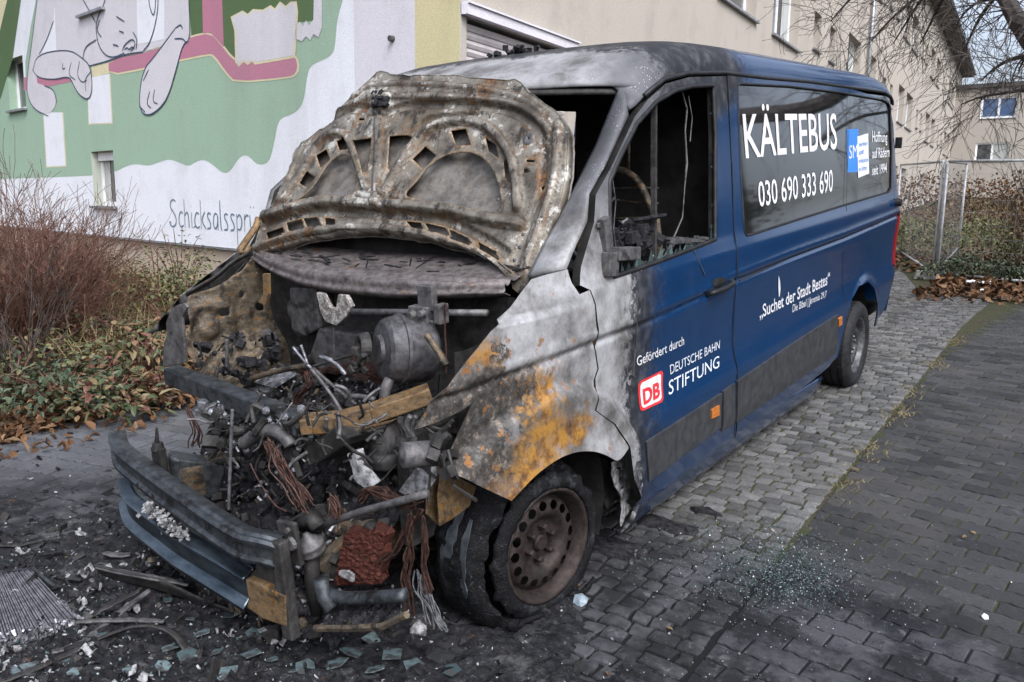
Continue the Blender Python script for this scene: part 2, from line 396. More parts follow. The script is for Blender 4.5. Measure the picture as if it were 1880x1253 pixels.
def m_char():
    M = Mat('char'); n = M.noise(30, 7, .7); n2 = M.noise(11, 7, .72); n3 = M.noise(75, 5, .7)
    c = M.mix(M.sstep(n, .35, .65), (.007, .007, .008), (.034, .033, .036)); c = M.mix(M.mul(M.sstep(M.add(M.mul(n2, .5), M.mul(n3, .5)), .57, .63), .85), c, (.17, .168, .175))
    c = M.mix(M.mul(M.sstep(n2, .64, .70), .5), c, (.10, .05, .03)); return M.done(c, M.add(.55, M.mul(n, .3)), 0, M.bump(M.add(n, n3), .85, .012), .12)
CHAR = m_char()
ASH = m_plain('pale_ash', (.09, .088, .09), (.34, .335, .34), .85, 40, bump=.8, bd=.01, det=7)
BLACK = m_plain('soot_black_cabin', (.004, .004, .004), (.018, .017, .016), .8, 9, bump=.4, bd=.01)
BLUES = m_plain('bluish_bare_steel', (.035, .048, .060), (.105, .13, .15), .30, 6, metal=.85, bump=.1, vec=(1, 3, 3))
BUMPS = m_burnt('bumper_steel', .38, .25, .62, (.075, .085, .095), 2.0, (.09, .05, .03), .12, metal=.85)
TYRE = m_plain('tyre_rubber', (.009, .009, .010), (.022, .022, .024), .7, 30, bump=.2)
def m_tyreb():
    M = Mat('burnt_tyre'); n = M.noise(9, 6, .7); n2 = M.noise(40, 5, .7); w = M.noise(230, 2, .5, vec=M.scale(M.obj, (.35, 1, 1)))
    c = M.mix(M.sstep(n, .52, .68), (.006, .006, .007), (.034, .036, .040)); c = M.mix(M.mul(M.sstep(n2, .60, .68), .6), c, (.06, .065, .07)); c = M.mix(M.mul(M.sstep(w, .62, .7), .3), c, (.10, .09, .08))
    return M.done(c, M.add(.5, M.mul(n2, .3)), 0, M.bump(M.add(M.mul(n, 1.), M.add(n2, M.mul(w, .6))), .8, .010), .15)
TYREB = m_tyreb()
RIMB = m_burnt('burnt_rim', .25, .10, .35, (.036, .029, .027), 2.2, (.09, .045, .026), .2, metal=.5)
RIMG = m_plain('rear_rim_silver', (.05, .05, .053), (.13, .13, .135), .5, 20, metal=.6)
PLAST = m_plain('grey_plastic_strip', (.028, .029, .032), (.045, .046, .049), .55, 16, bump=.1)
BLKPL = m_plain('black_plastic', (.008, .008, .009), (.02, .02, .021), .5, 20)
ALU = m_plain('melted_aluminium', (.10, .10, .11), (.34, .34, .36), .4, 35, metal=.7, bump=.6, bd=.01)
COPPER = m_plain('bare_copper_wire', (.024, .014, .012), (.080, .040, .030), .6, 60, metal=.3)
CABLE = m_plain('grey_cable', (.05, .05, .055), (.13, .13, .135), .6, 40)
AMBER = m_plain('amber_lens', (.35, .11, .02), (.50, .17, .03), .25, 60)
REDL = m_plain('red_tail_lens', (.25, .012, .01), (.34, .02, .02), .2, 60)
def m_glass_dark():
    M = Mat('tinted_side_glass'); n = M.noise(8, 5, .6, vec=M.scale(M.obj, (1, 1, .4)))
    return M.done(M.mix(n, (.003, .0035, .004), (.010, .0105, .0115)), M.add(.015, M.mul(n, .05)), 0, None, .8, coat=.5)
GLASSD = m_glass_dark()
def m_shard():
    M = Mat('broken_glass'); n = M.noise(30, 4); r = M.objrand()
    c = M.mix(M.sstep(n, .42, .62), M.mix(r, (.035, .06, .065), (.12, .165, .17)), (.05, .05, .052))
    return M.done(c, .22, 0, M.bump(n, .2, .003), .8)
SHARD = m_shard()
def m_crumb():
    M = Mat('glass_crumbs'); r = M.island()
    return M.done(M.ramp(r, [(0, (.018, .03, .03)), (.55, (.045, .07, .072)), (.93, (.11, .155, .155)), (1, (.4, .46, .46))]), .15, 0, None, .9)
CRUMB = m_crumb()
WHITEP = m_plain('white_vinyl', (.56, .56, .58), (.68, .68, .69), .45, 30, bump=.02)
PINKW = m_plain('pale_vinyl', (.55, .53, .535), (.67, .65, .655), .4, 9, bump=.02)
SILV = m_plain('silver_vinyl', (.55, .58, .62), (.66, .68, .72), .4, 9, bump=.02)
LBLUE = m_plain('signal_blue_vinyl', (.03, .17, .52), (.04, .20, .58), .4, 9, bump=.02)
REDV = m_plain('red_vinyl', (.52, .025, .03), (.60, .04, .045), .4, 9, bump=.02)

# ------------------------------------------------------------------ ground
def soot_mask(M):                                # burnt patch round the front of the van: a stain with its own shape
    s = M.sep(); n = M.noise(1.4, 7, .66); n2 = M.noise(6, 6, .7)
    x = M.add(s[0], M.mul(M.sub(n, .5), 1.3)); y = M.add(s[1], M.mul(M.sub(n2, .5), .5))
    d1 = M.dist2(x, y, .1, -.3, 2.9, 1.9)
    d2 = M.dist2(x, y, 1.5, .8, 1.5, 1.15)
    d = M.math('MINIMUM', d1, d2)
    return M.sstep(d, 1.12, .72), n, n2
def m_stone(name, lo, hi, moss=.3):
    M = Mat(name); r = M.island(); k, n, n2 = soot_mask(M); n3 = M.noise(60, 5, .7); n4 = M.noise(170, 3, .6)
    c = M.mix(r, lo, hi); c = M.mix(M.sstep(n3, .35, .7), M.mix(.42, c, (.02, .02, .02)), c)
    c = M.mix(M.mul(M.sstep(n4, .60, .72), .4), c, (.24, .24, .25))
    c = M.mix(M.mul(M.sstep(n2, .62, .72), moss), c, (.06, .065, .03))
    c = M.mix(M.mul(M.sstep(M.noise(2.3, 5, .7), .52, .68), .45), c, (.035, .034, .035)); c = M.mix(M.mul(M.sstep(M.noise(7.5, 6, .75), .60, .66), .32), c, (.15, .15, .146)); c = M.mix(M.mul(M.sstep(M.noise(1.1, 6, .7), .50, .62), .28), c, (.085, .078, .068))
    s_ = M.mix(M.sstep(M.noise(3.3, 7, .72), .42, .62), (.009, .009, .011), (.055, .055, .060))
    s_ = M.mix(M.mul(M.sstep(M.noise(11, 7, .75), .57, .68), .6), s_, (.135, .133, .138))
    c = M.mix(M.mul(k, .9), c, s_)
    return M.done(c, M.sub(.78, M.mul(M.sstep(M.noise(3, 4), .45, .65), .30)), 0, M.bump(M.add(n3, M.mul(n4, .5)), .55, .006), .26)
COBM = m_stone('granite_cobble', (.058, .057, .056), (.185, .182, .178), .35)
PAVM = m_stone('concrete_paver', (.016, .0165, .0175), (.058, .057, .058), .22)
PAVL = m_stone('concrete_paver_pale', (.085, .088, .097), (.14, .143, .155), .2)
def m_soil():
    M = Mat('joint_soil'); k, n, n2 = soot_mask(M); n3 = M.noise(35, 6, .7)
    c = M.mix(M.sstep(n3, .35, .65), (.022, .019, .014), (.07, .06, .042))
    c = M.mix(M.mul(M.sstep(n2, .42, .54), .85), c, (.042, .048, .020))
    c = M.mix(k, c, (.010, .010, .011))
    return M.done(c, .9, 0, M.bump(n3, .6, .01), .15)
SOIL = m_soil()
BEDM = m_plain('bed_soil', (.035, .025, .016), (.12, .085, .05), .95, 14, bump=.8, bd=.03, det=8)

mb = MB()
xs = [-300, -90, -40]+[-20+i*2 for i in range(21)]+[40, 90, 300]; ys = [-60, -20, -8]+[-4+i*2 for i in range(42)]+[100, 200, 500]
mb.add([(x, y, gz(x, y)-.006) for y in ys for x in xs], [(j*len(xs)+i, j*len(xs)+i+1, (j+1)*len(xs)+i+1, (j+1)*len(xs)+i) for j in range(len(ys)-1) for i in range(len(xs)-1)])
tag(mb.build('ground', SOIL, smooth=True), kind='structure')

def gp(x, y, h=0): return Vector((x, y, gz(x, y)))+GN*h
def stone_mesh(mb, outline, h, cham, dome=.0, tilt=.0):
    """one paving stone: outline ring on the ground, chamfered top"""
    n = len(outline); cx = sum(p[0] for p in outline)/n; cy = sum(p[1] for p in outline)/n
    tx, ty = random.uniform(-tilt, tilt), random.uniform(-tilt, tilt)
    def P(p, f, hh):
        x = cx+(p[0]-cx)*f; y = cy+(p[1]-cy)*f; return gp(x, y, hh+(x-cx)*tx+(y-cy)*ty)
    vs = [P(p, 1, -.02) for p in outline]+[P(p, 1, h-cham) for p in outline]+[P(p, 1-cham*13, h) for p in outline]+[gp(cx, cy, h+dome)]
    fs = [(i, (i+1) % n, n+(i+1) % n, n+i) for i in range(n)]+[(n+i, n+(i+1) % n, 2*n+(i+1) % n, 2*n+i) for i in range(n)]+[(2*n+i, 2*n+(i+1) % n, 3*n) for i in range(n)]
    mb.add(vs, fs)
def bound(y): return 1.53-.045*y                 # line where the cobbles meet the concrete pavers
# granite cobbles
mb = MB(); y = -.1; row = 0
while y < 17:
    d = random.uniform(.072, .092); x = -1.6+random.uniform(-.05, .05)
    xe = bound(y) if y < 8.5 else bound(8.5)+(-.0)
    if y > 11.0: xe = .25-(y-11.0)*.3
    while x < xe-.04:
        w = random.uniform(.07, .118)
        if x+w > xe-.05: w = xe-x
        if w > .05:
            j = lambda: random.uniform(-.007, .007)
            g = .006; a, b, c_, e = x+g, x+w-g, y+g, y+d-g
            O = [(a+j(), c_+j()), ((a+b)/2, c_+j()*.8), (b+j(), c_+j()), (b+j()*.8, (c_+e)/2), (b+j(), e+j()), ((a+b)/2, e+j()*.8), (a+j(), e+j()), (a+j()*.8, (c_+e)/2)]
            if y < 10 or random.random() < .9: stone_mesh(mb, O, random.uniform(-.002, .009), .007, .004, .06)
        x += w
    y += d; row += 1
tag(mb.build('cobblestones', COBM, smooth=False), kind='structure')
# wavy interlocking concrete pavers: right of the cobbles, before the van and left of it
def wavy(mb, x, y, L, W, ang, org, jit=.003):
    g = .004; O = []
    N = 6
    def wv(t): return .006*math.sin(t*2*math.pi/ (L*.5))
    for k in range(N+1): t = x+g+(L-2*g)*k/N; O.append((t, y+g+wv(t)))
    for k in range(N+1): t = x+L-g-(L-2*g)*k/N; O.append((t, y+W-g+wv(t)))
    ca, sa = math.cos(ang), math.sin(ang)
    O = [(org[0]+px*ca-py*sa, org[1]+px*sa+py*ca) for px, py in O]
    return O
def pave(name, m, inside, x0, x1, y0, y1, ang, org, L=.20, W=.108, h0=.0, tilt=.012, clip=None):
    mb = MB(); j = 0; y = y0
    while y < y1:
        x = x0+(L*.5 if j % 2 else 0)
        while x < x1:
            O = wavy(mb, x, y, L, W, ang, org)
            if clip: O = [(max(p[0], clip(p[1])), p[1]) for p in O]
            cx = sum(p[0] for p in O)/len(O); cy = sum(p[1] for p in O)/len(O)
            if inside(cx, cy) and max(p[0] for p in O)-min(p[0] for p in O) > .03: stone_mesh(mb, O, h0+random.uniform(-.0025, .0025), .0035, .0, tilt)
            x += L
        y += W; j += 1
    return tag(mb.build(name, m), kind='structure')
pave('pavement', PAVM, lambda x, y: x > bound(y)+.02 and y > -.2 and x < 5 and y < 11.2, -.5, 5.5, -1, 12.5, R(-4), (1.2, -.3), clip=lambda y: bound(y)+.02)
pave('forecourt', PAVM, lambda x, y: -3.05 < x < 2.6 and -2.0 < y < 0 and not (x > bound(y)+.05 and y > -.2), -.5, 7, -.5, 2.6, R(2), (-3.2, -2.1))
pave('path', PAVL, lambda x, y: -2.98+.02*math.sin(y*3) < x < -1.55 and 0 <= y < 9, -.5, 2.5, -.5, 10, R(14), (-3.3, -.2))
# ------------------------------------------------------------------ the buildings
def m_plaster(name, c, grime=.20, sc=70, bump=.5):
    M = Mat(name); n = M.noise(sc, 4, .7); n2 = M.noise(.8, 6, .65, vec=M.scale(M.obj, (1, 1, .25))); n3 = M.noise(2.5, 5, .6)
    a = M.mix(M.sstep(n, .3, .7), tuple(q*.86 for q in c), tuple(min(1, q*1.06) for q in c))
    a = M.mix(M.mul(M.sstep(n2, .45, .75), grime), a, (.16, .15, .13)); a = M.mix(M.mul(M.sstep(n3, .5, .7), grime*.6), a, (.2, .2, .17))
    return M.done(a, .92, 0, M.bump(n, bump, .008), .25)
PW = m_plaster('white_plaster', (.74, .745, .775)); PLAV = m_plaster('lavender_grey_plaster', (.64, .61, .64)); PYEL = m_plaster('yellow_plaster', (.60, .53, .31))
PGRN = m_plaster('pale_green_paint', (.31, .43, .32)); PDGR = m_plaster('dark_green_paint', (.085, .14, .058)); PPNK = m_plaster('pink_paint', (.46, .19, .26))
PGRY = m_plaster('grey_mural_paint', (.60, .57, .595)); PCRM = m_plaster('cream_paint', (.66, .585, .38)); PINK_ = m_plaster('ink_line_paint', (.055, .075, .12), .02); PINKG = m_plaster('grey_blue_lettering', (.155, .20, .25), .05)
PBASE = m_plaster('beige_plinth', (.44, .355, .275)); PFAC = m_plaster('beige_facade_plaster', (.41, .366, .315), .30); PFAR = m_plaster('far_facade_plaster', (.38, .345, .305), .10)
FRAMEW = m_plain('white_window_frame', (.70, .70, .71), (.78, .78, .79), .4, 10, bump=.02)
SILLM = m_plain('grey_metal_sill', (.20, .20, .21), (.30, .30, .31), .45, 10, metal=.4)
SHUT = m_plain('shutter_slats', (.40, .36, .36), (.47, .43, .42), .5, 5, bump=.03)
ROOFM = m_plain('dark_roof_edge', (.05, .048, .046), (.09, .085, .08), .7, 9)
SOFF = m_plain('brown_soffit', (.10, .085, .075), (.15, .13, .115), .8, 6)
ZINC = m_plain('zinc_pipe', (.25, .26, .27), (.36, .37, .38), .4, 8, metal=.6)
def m_pane():
    M = Mat('window_pane'); s = M.sep(); n = M.noise(1.3, 3); c = M.mix(M.sstep(n, .45, .55), (.02, .024, .03), (.07, .075, .075))
    return M.done(c, .04, 0, None, .8)
PANE = m_pane(); CURT = m_plain('curtain', (.30, .31, .30), (.42, .43, .41), .9, 6, vec=(8, 8, .3))
PANEB = m_plain('painted_reflection_pane', (.06, .10, .19), (.12, .16, .25), .1, 1.2, bump=.0)  # bluish reflection painted into the pane's base colour

apt = thing('apartment_building', 'long beige apartment building with a painted green and white gable and roller shutter', 'building', CORNER)
def gw(s, z, d=0): return CORNER+DG*s+Vector((0, 0, z-CORNER.z))+NG*d          # gable: s to the left, d towards the viewer
def fw_(s, z, d=0): return CORNER+DF*s+Vector((0, 0, z-CORNER.z))+NF*d         # facade
def gs(u, v):
    p = PGW(u, v); return (p-CORNER).dot(DG), p.z
def g1(x, y): return gs(x/2.6109, y/2.6109)
def rect_of(ps):
    q = [g1(*p) for p in ps]; return min(p[0] for p in q), max(p[0] for p in q), q[2][1]*.5+q[3][1]*.5, q[0][1]*.5+q[1][1]*.5
ga = g1(443, 724), g1(547, 724), g1(565, 985), g1(450, 990)
GW_ = [(g1(553, 900)[0], g1(448, 900)[0], g1(500, 990)[1], g1(500, 724)[1]),
       (g1(118, 400)[0], g1(38, 400)[0], g1(85, 528)[1], g1(60, 280)[1]),
       (g1(500, 20)[0], g1(383, 20)[0], g1(440, 60)[1], g1(440, 60)[1]+.85)]
zp = g1(700, 1150)[1]                          # top of the plinth
mb = MB()
outer = [(0, zp), (16.5, zp), (16.5, 11.4), (0, 11.4)]
holes = [[(a, c), (b, c), (b, d), (a, d)] for a, b, c, d in GW_]
fill2d(outer, holes, 4.0, lambda s, z: gw(s, z), mb)
w = wpart(mb, 'gable_wall', PW, apt)
mb = MB(); mb.prism([gw(0, -1.2, -.05), gw(16.5, -1.2, -.05), gw(16.5, zp+.02, -.05), gw(0, zp+.02, -.05)], NG*-.4); wpart(mb, 'plinth', PBASE, apt)
mb = MB(); mb.prism([gw(.0, zp, .012), gw(16.5, zp, .012), gw(16.5, zp-.03, .012), gw(0, zp-.03, .012)], NG*-.1); wpart(mb, 'drip_edge', SILLM, apt)
def window(w0, w1, z0, z1, pt, depth, parent, sill=True, split=0, pane=PANE, box=False, fr=.055, reveal=PW, curtain=0.):
    """an opening's reveal, frame, pane and sill; pt(s, z, d) -> world"""
    L = -Vector(parent.location)
    mb = MB()
    for a, b in (((w0, z0), (w1, z0)), ((w1, z0), (w1, z1)), ((w1, z1), (w0, z1)), ((w0, z1), (w0, z0))):
        mb.poly([pt(*a, 0), pt(*b, 0), pt(*b, -depth-.05), pt(*a, -depth-.05)])
    o = mb.build('window', reveal, parent); o.location = L
    mb = MB(); d = -depth
    def bar(a, b, c, e, dd=.05):
        mb.prism([pt(a, c, d), pt(b, c, d), pt(b, e, d), pt(a, e, d)], (pt(0, 0, -1)-pt(0, 0, 0))*dd)
    bar(w0, w1, z0, z0+fr*1.3); bar(w0, w1, z1-fr, z1); bar(w0, w0+fr, z0+fr*1.3, z1-fr); bar(w1-fr, w1, z0+fr*1.3, z1-fr)
    for k in range(split): q = w0+(w1-w0)*(k+1)/(split+1); bar(q-fr*.7, q+fr*.7, z0+fr*1.3, z1-fr, .045)
    mb.build('frame', FRAMEW, o)
    mb = MB(); mb.poly([pt(w0, z0, d-.03), pt(w1, z0, d-.03), pt(w1, z1, d-.03), pt(w0, z1, d-.03)]); mb.build('pane', pane, o)
    if curtain:
        mb = MB(); N = 30
        mb.grid(lambda a, b: pt(w0+(w1-w0)*(curtain*a if curtain > 0 else 1+curtain*a), z0+(z1-z0)*b, d-.022+.006*math.sin(a*60)), N, 1); mb.build('curtain', CURT, o)
    if sill:
        mb = MB(); mb.prism([pt(w0-.04, z0-.035, .07), pt(w1+.04, z0-.035, .07), pt(w1+.04, z0+.004, .07), pt(w0-.04, z0+.004, .07)], (pt(0, 0, -1)-pt(0, 0, 0))*(.07+depth-.002)); mb.build('sill', SILLM, o)
    if box:
        mb = MB(); mb.prism([pt(w0+.01, z1-.14, -.10), pt(w1-.01, z1-.14, -.10), pt(w1-.01, z1-.005, -.10), pt(w0+.01, z1-.005, -.10)], (pt(0, 0, -1)-pt(0, 0, 0))*.12); mb.build('shutter_box', FRAMEW, o)
    return o
PREV = m_plaster('reveal_paint', (.40, .42, .36))
for i, (a, b, c, d) in enumerate(GW_): window(a, b, c, d, gw, .14, apt, split=0, box=(i == 0), reveal=(PREV, PGRN, PGRY)[i], curtain=-.35 if i == 0 else 0)
# --- the mural, painted on the gable: flat areas of paint, each layer 1.5 mm before the last
mb = MB(); MUR = [PGRN, PDGR, PW, PGRY, PPNK, PCRM, PINK_, PINKG, PLAV, PYEL]
clipT = 5.9
def area(mi, lay, pts, it=0, loopclip=True):
    q = [Vector(g1(*p)) for p in pts]
    if it: q = chaikin(q, it)
    q = [Vector((p.x, min(p.y, clipT))) for p in q]
    mb.cur = mi
    b = len(mb.v)
    v2, _, f2, *_ = delaunay_2d_cdt(q, [(i, (i+1) % len(q)) for i in range(len(q))], [], 0, 1e-6)
    Q = [tuple(p) for p in q]; fs = []
    for f in f2:
        cx = sum(v2[i].x for i in f)/3; cy = sum(v2[i].y for i in f)/3
        if inpoly(cx, cy, Q) and not any(a < cx < b_ and c < cy < d_ for a, b_, c, d_ in GW_): fs.append(tuple(f))
    mb.add([gw(p.x, p.y, .0015*lay) for p in v2], fs)
def ink(mi, lay, pts, wd=.022, it=2, conv=None):
    q = [Vector((conv or g1)(*p)) for p in pts]
    if it: q = chaikin(q, it, False)
    n = len(q); vs = []
    for i, p in enumerate(q):
        d = q[min(i+1, n-1)]-q[max(i-1, 0)]; d = Vector((-d.y, d.x)).normalized()*wd*.5*(.55+.45*math.sin(math.pi*min(1, max(0, i/(n-1)*1.0)))**.5)
        vs += [gw(*(p+d), .0015*lay), gw(*(p-d), .0015*lay)]
    mb.cur = mi; mb.add(vs, [(2*i, 2*i+1, 2*i+3, 2*i+2) for i in range(n-1) if max(q[i].y, q[i+1].y) < clipT])
GREEN = [(-500, 872), (0, 859), (440, 845), (555, 825), (600, 800), (650, 785), (710, 798), (760, 780), (810, 763), (860, 780), (905, 800), (940, 775), (980, 765), (1020, 790), (1060, 825), (1085, 832), (1110, 815), (1140, 765), (1170, 742), (1200, 755), (1225, 785), (1260, 792), (1290, 775), (1305, 730), (1320, 660), (1330, 600), (1350, 565), (1400, 550), (1440, 520), (1460, 470), (1470, 380), (1485, 320), (1530, 295), (1580, 275), (1605, 240), (1612, 150), (1620, 80), (1645, 0), (1660, -120), (-500, -120)]
# split the green around the windows so that no paint hangs in the openings
def carve(poly, n=0):
    q = chaikin([Vector(g1(*p)) for p in poly], 2); q = [Vector((p.x, min(p.y, clipT))) for p in q]
    mb.cur = 0
    fill2d([tuple(p) for p in q], [[(a-.0, c-.0), (b, c), (b, min(d, clipT-.05)), (a, min(d, clipT-.05))] for a, b, c, d in GW_], .35, lambda s, z: gw(s, z, .0015), mb)
carve(GREEN)
area(1, 2, [(900, -80), (1510, -80), (1505, 100), (1420, 110), (1420, 290), (1120, 290), (1060, 230), (1010, 165), (920, 185)])
area(1, 2, [(-60, 200), (45, -60), (110, -60), (62, 280), (5, 470), (-60, 560)])
area(5, 3, [(-60, 150), (-60, -60), (50, -60), (0, 150), (-30, 230)])
area(2, 2, [(62, 280), (105, -20), (185, -60), (150, 120), (122, 300), (124, 380), (116, 385), (108, 265)])
for q in ([(210, 540), (300, 540), (315, 795), (225, 800)], [(420, 375), (525, 355), (537, 590), (428, 594)]):
    c0 = sum(p[0] for p in q)/4; area(5, 2, [(p[0]+(5 if p[0] > c0 else -3), p[1]+(5 if p[1] > 560 else 0)) for p in q]); area(2, 3, q)
PB1 = [(520, 290), (700, 255), (790, 225), (920, 178), (1010, 160), (1060, 215), (1115, 285), (1150, 295), (1405, 260), (1428, 300), (1422, 352), (1385, 370), (1130, 392), (1090, 350), (1030, 265), (1005, 258), (870, 285), (700, 325), (525, 358)]
cx0 = 1000
area(5, 3, [(520, 282), (700, 247), (790, 217), (920, 170), (1012, 151), (1066, 208), (1120, 277), (1150, 286), (1408, 250), (1438, 300), (1432, 358), (1388, 379), (1126, 402), (1082, 356), (1024, 274), (1000, 268), (870, 295), (700, 335), (525, 368)], 1)
area(4, 4, PB1, 1)
area(4, 4, [(970, -60), (1065, -60), (1075, 228), (1012, 158), (975, 162)])
area(4, 3, [(114, 372), (350, 365), (345, 392), (220, 418), (116, 436)]); area(5, 3, [(440, 320), (524, 300), (528, 352), (445, 372)])
area(5, 5, [(1108, 82), (1165, 52), (1190, 68), (1215, 45), (1262, 48), (1300, 26), (1320, 42), (1345, 8), (1372, 30), (1395, 10), (1425, 8), (1432, 60), (1418, 278), (1225, 312), (1210, 296), (1190, 314), (1170, 298), (1148, 322), (1130, 300), (1126, 150)])
area(3, 6, [(1116, 88), (1165, 60), (1190, 76), (1215, 53), (1262, 56), (1300, 36), (1320, 52), (1345, 18), (1372, 40), (1395, 18), (1418, 16), (1424, 60), (1410, 268), (1225, 300), (1210, 286), (1190, 302), (1170, 288), (1148, 310), (1138, 290), (1134, 150)])
area(3, 5, [(1508, -60), (1546, -60), (1546, 130), (1530, 180), (1505, 165), (1490, 195), (1470, 175), (1450, 200), (1416, 185), (1420, 120), (1440, 105), (1455, 128), (1470, 98), (1482, 125), (1505, 95)])
area(3, 3, [(190, -60), (905, -60), (915, 195), (870, 215), (790, 228), (700, 258), (520, 292), (440, 320), (400, 285), (200, 250), (165, 330), (190, 120)])
area(2, 4, [(185, 60), (265, 38), (275, 300), (195, 322)]); area(2, 4, [(655, -60), (790, -60), (790, 190), (662, 212)])
area(3, 5, [(190, -60), (165, 140), (132, 370), (133, 460), (165, 525), (235, 556), (275, 500), (262, 430), (215, 412), (170, 395), (200, 255), (262, 100), (262, -60)], 1)
area(3, 6, [(160, 330), (175, 262), (230, 248), (330, 232), (400, 280), (437, 320), (447, 430), (428, 484), (380, 455), (352, 400), (330, 366), (260, 384), (185, 372)], 1)
area(3, 6, [(910, 60), (918, 192), (880, 212), (852, 320), (812, 460), (770, 522), (720, 556), (684, 545), (668, 480), (690, 335), (742, 275), (805, 190), (860, 118)], 1)
L_ = 8
for pts in ([(187, -60), (165, 140), (132, 370), (133, 460), (165, 525), (235, 558)], [(275, 495), (262, 430), (215, 412)], [(260, 100), (225, 200), (190, 262)], [(160, 340), (180, 262), (330, 236), (400, 280), (437, 320), (447, 430), (428, 484), (380, 455), (352, 400), (335, 366), (260, 384), (185, 374), (158, 335)],
            [(345, 300), (330, 360), (365, 385)], [(385, 295), (372, 360), (395, 400), (420, 385)], [(440, 345), (410, 380), (415, 440)], [(305, 305), (302, 335), (316, 328)], [(400, 285), (410, 225), (465, 192)], [(430, 318), (520, 295), (600, 262), (690, 250)],
            [(520, -60), (500, 30), (462, 100), (468, 200), (500, 262), (545, 280), (600, 255)], [(480, 95), (466, 150), (490, 180)], [(545, 215), (570, 222)], [(590, 245), (600, 215), (640, 185), (655, 215), (630, 248)], [(600, 240), (612, 228), (622, 242), (636, 224), (648, 236)], [(640, 155), (662, 190), (655, 240)], [(690, 245), (725, 205), (760, 70), (762, -60)],
            [(712, -60), (720, 40), (745, 90), (752, -60)], [(560, 80), (600, 105)], [(575, 150), (596, 158)], [(848, 135), (870, 118), (880, 140)], [(840, 188), (880, 186), (895, 205)], [(905, -60), (918, 192), (880, 212), (852, 320), (812, 460), (770, 522), (720, 556), (684, 545), (668, 480), (690, 335), (742, 275), (805, 190), (850, 130)], [(722, 440), (705, 500), (728, 520)], [(745, 430), (735, 490), (760, 500)], [(690, 390), (716, 335)], [(672, 510), (700, 540)], [(385, -30), (430, 50), (462, 110)]):
    ink(6, L_, pts)
# hand-lettered title, tall thin letters
LET = [('S', [[(.62, .92), (.45, 1.0), (.22, .92), (.15, .72), (.42, .52), (.62, .3), (.55, .08), (.3, -.02), (.1, .06), (.05, .2), (.2, .12)]], .72), ('c', [[(.42, .5), (.25, .58), (.1, .4), (.08, .15), (.22, 0), (.44, .08)]], .46), ('h', [[(.08, 1.0), (.08, 0)], [(.08, .4), (.25, .58), (.38, .45), (.38, 0)]], .5), ('i', [[(.1, .55), (.1, 0)], [(.1, .74), (.1, .78)]], .24), ('c', [[(.42, .5), (.25, .58), (.1, .4), (.08, .15), (.22, 0), (.44, .08)]], .46), ('k', [[(.08, 1.0), (.08, 0)], [(.38, .6), (.1, .3), (.42, 0)]], .44),
       ('s', [[(.36, .52), (.2, .58), (.08, .46), (.32, .22), (.3, .04), (.06, .02)]], .42), ('a', [[(.4, .5), (.22, .58), (.08, .35), (.12, .05), (.3, .05), (.4, .3), (.4, .56), (.4, 0)]], .48), ('l', [[(.1, 1.0), (.1, .1), (.18, 0)]], .26), ('s', [[(.36, .52), (.2, .58), (.08, .46), (.32, .22), (.3, .04), (.06, .02)]], .42), ('s', [[(.36, .52), (.2, .58), (.08, .46), (.32, .22), (.3, .04), (.06, .02)]], .42), ('p', [[(.08, .58), (.08, -.45)], [(.08, .45), (.28, .58), (.42, .35), (.3, .05), (.1, .08)]], .48), ('r', [[(.08, .58), (.08, 0)], [(.08, .4), (.2, .56), (.34, .52)]], .34), ('u', [[(.08, .56), (.1, .1), (.26, 0), (.4, .2), (.4, .56), (.4, 0)], [(.14, .78), (.14, .84)], [(.32, .78), (.32, .84)]], .5)]
tot = sum(l[2] for l in LET); x = 0
pa, pb = Vector(g1(812, 1086)), Vector(g1(1235, 1118)); hh = abs(g1(850, 955)[1]-g1(840, 1087)[1])
for ch, strokes, adv in LET:
    for st in strokes:
        ink(7, 3, [(x+p[0], p[1]) for p in st], .026, 2 if len(st) > 2 else 0, lambda a, b: tuple(pa+(pb-pa)*(a/tot)+Vector((0, b*hh))))
    x += adv
# paint fields right of the mural
for mi, u0, u1 in ((8, 650, 762), (9, 762, 848)):
    s0, s1 = gs(u1, 60)[0], gs(u0, 60)[0]; s0 = max(s0, 0.003); mb.cur = mi; mb.poly([gw(s0, zp, .0015), gw(s1, zp, .0015), gw(s1, 9, .0015), gw(s0, 9, .0015)])
wpart(mb, 'mural_paint', MUR, apt, fix=False)
mb = MB(); p = PGW(722, 72); mb.lathe([(.0, .05), (.028, .05), (.03, .0)], p, NG, 12); wpart(mb, 'wall_fitting', ROOFM, apt)
# --- the long facade
BIG = [(7.2, 9.5), (10.7, 12.9), (18.9, 21.0), (22.3, 24.2), (30.4, 32.4), (33.2, 35.6), (41.9, 44.2), (45.3, 47.5), (54.7, 56.9), (57.5, 59.7)]
SMALL = [(14.4, 15.2), (16.3, 17.05), (26.0, 26.8), (27.9, 28.7), (37.4, 38.2), (39.3, 40.1), (49.9, 50.7), (52.0, 52.8)]
WIN = []
for a, b in BIG:
    WIN.append((a, b, 5.0, 6.42))
    if a > 16: WIN.append((a, b, 8.2, 9.6))
    if a > 28: WIN.append((a, b, 1.95, 3.32))
for a, b in SMALL:
    WIN.append((a, b, 5.3, 6.13))
    if a > 20: WIN.append((a, b, 8.45, 9.3))
    if a > 28: WIN.append((a, b, 2.2, 3.1))
DOOR = (.10, 2.12, .0, 3.37)
zE = 11.2; LF = 66.5
mb = MB(); fill2d([(0, -1), (LF, -1), (LF, zE), (0, zE)], [[(a, c), (b, c), (b, d), (a, d)] for a, b, c, d in WIN+[DOOR]], 6.0, lambda s, z: fw_(s, z), mb)
wpart(mb, 'facade_wall', PFAC, apt)
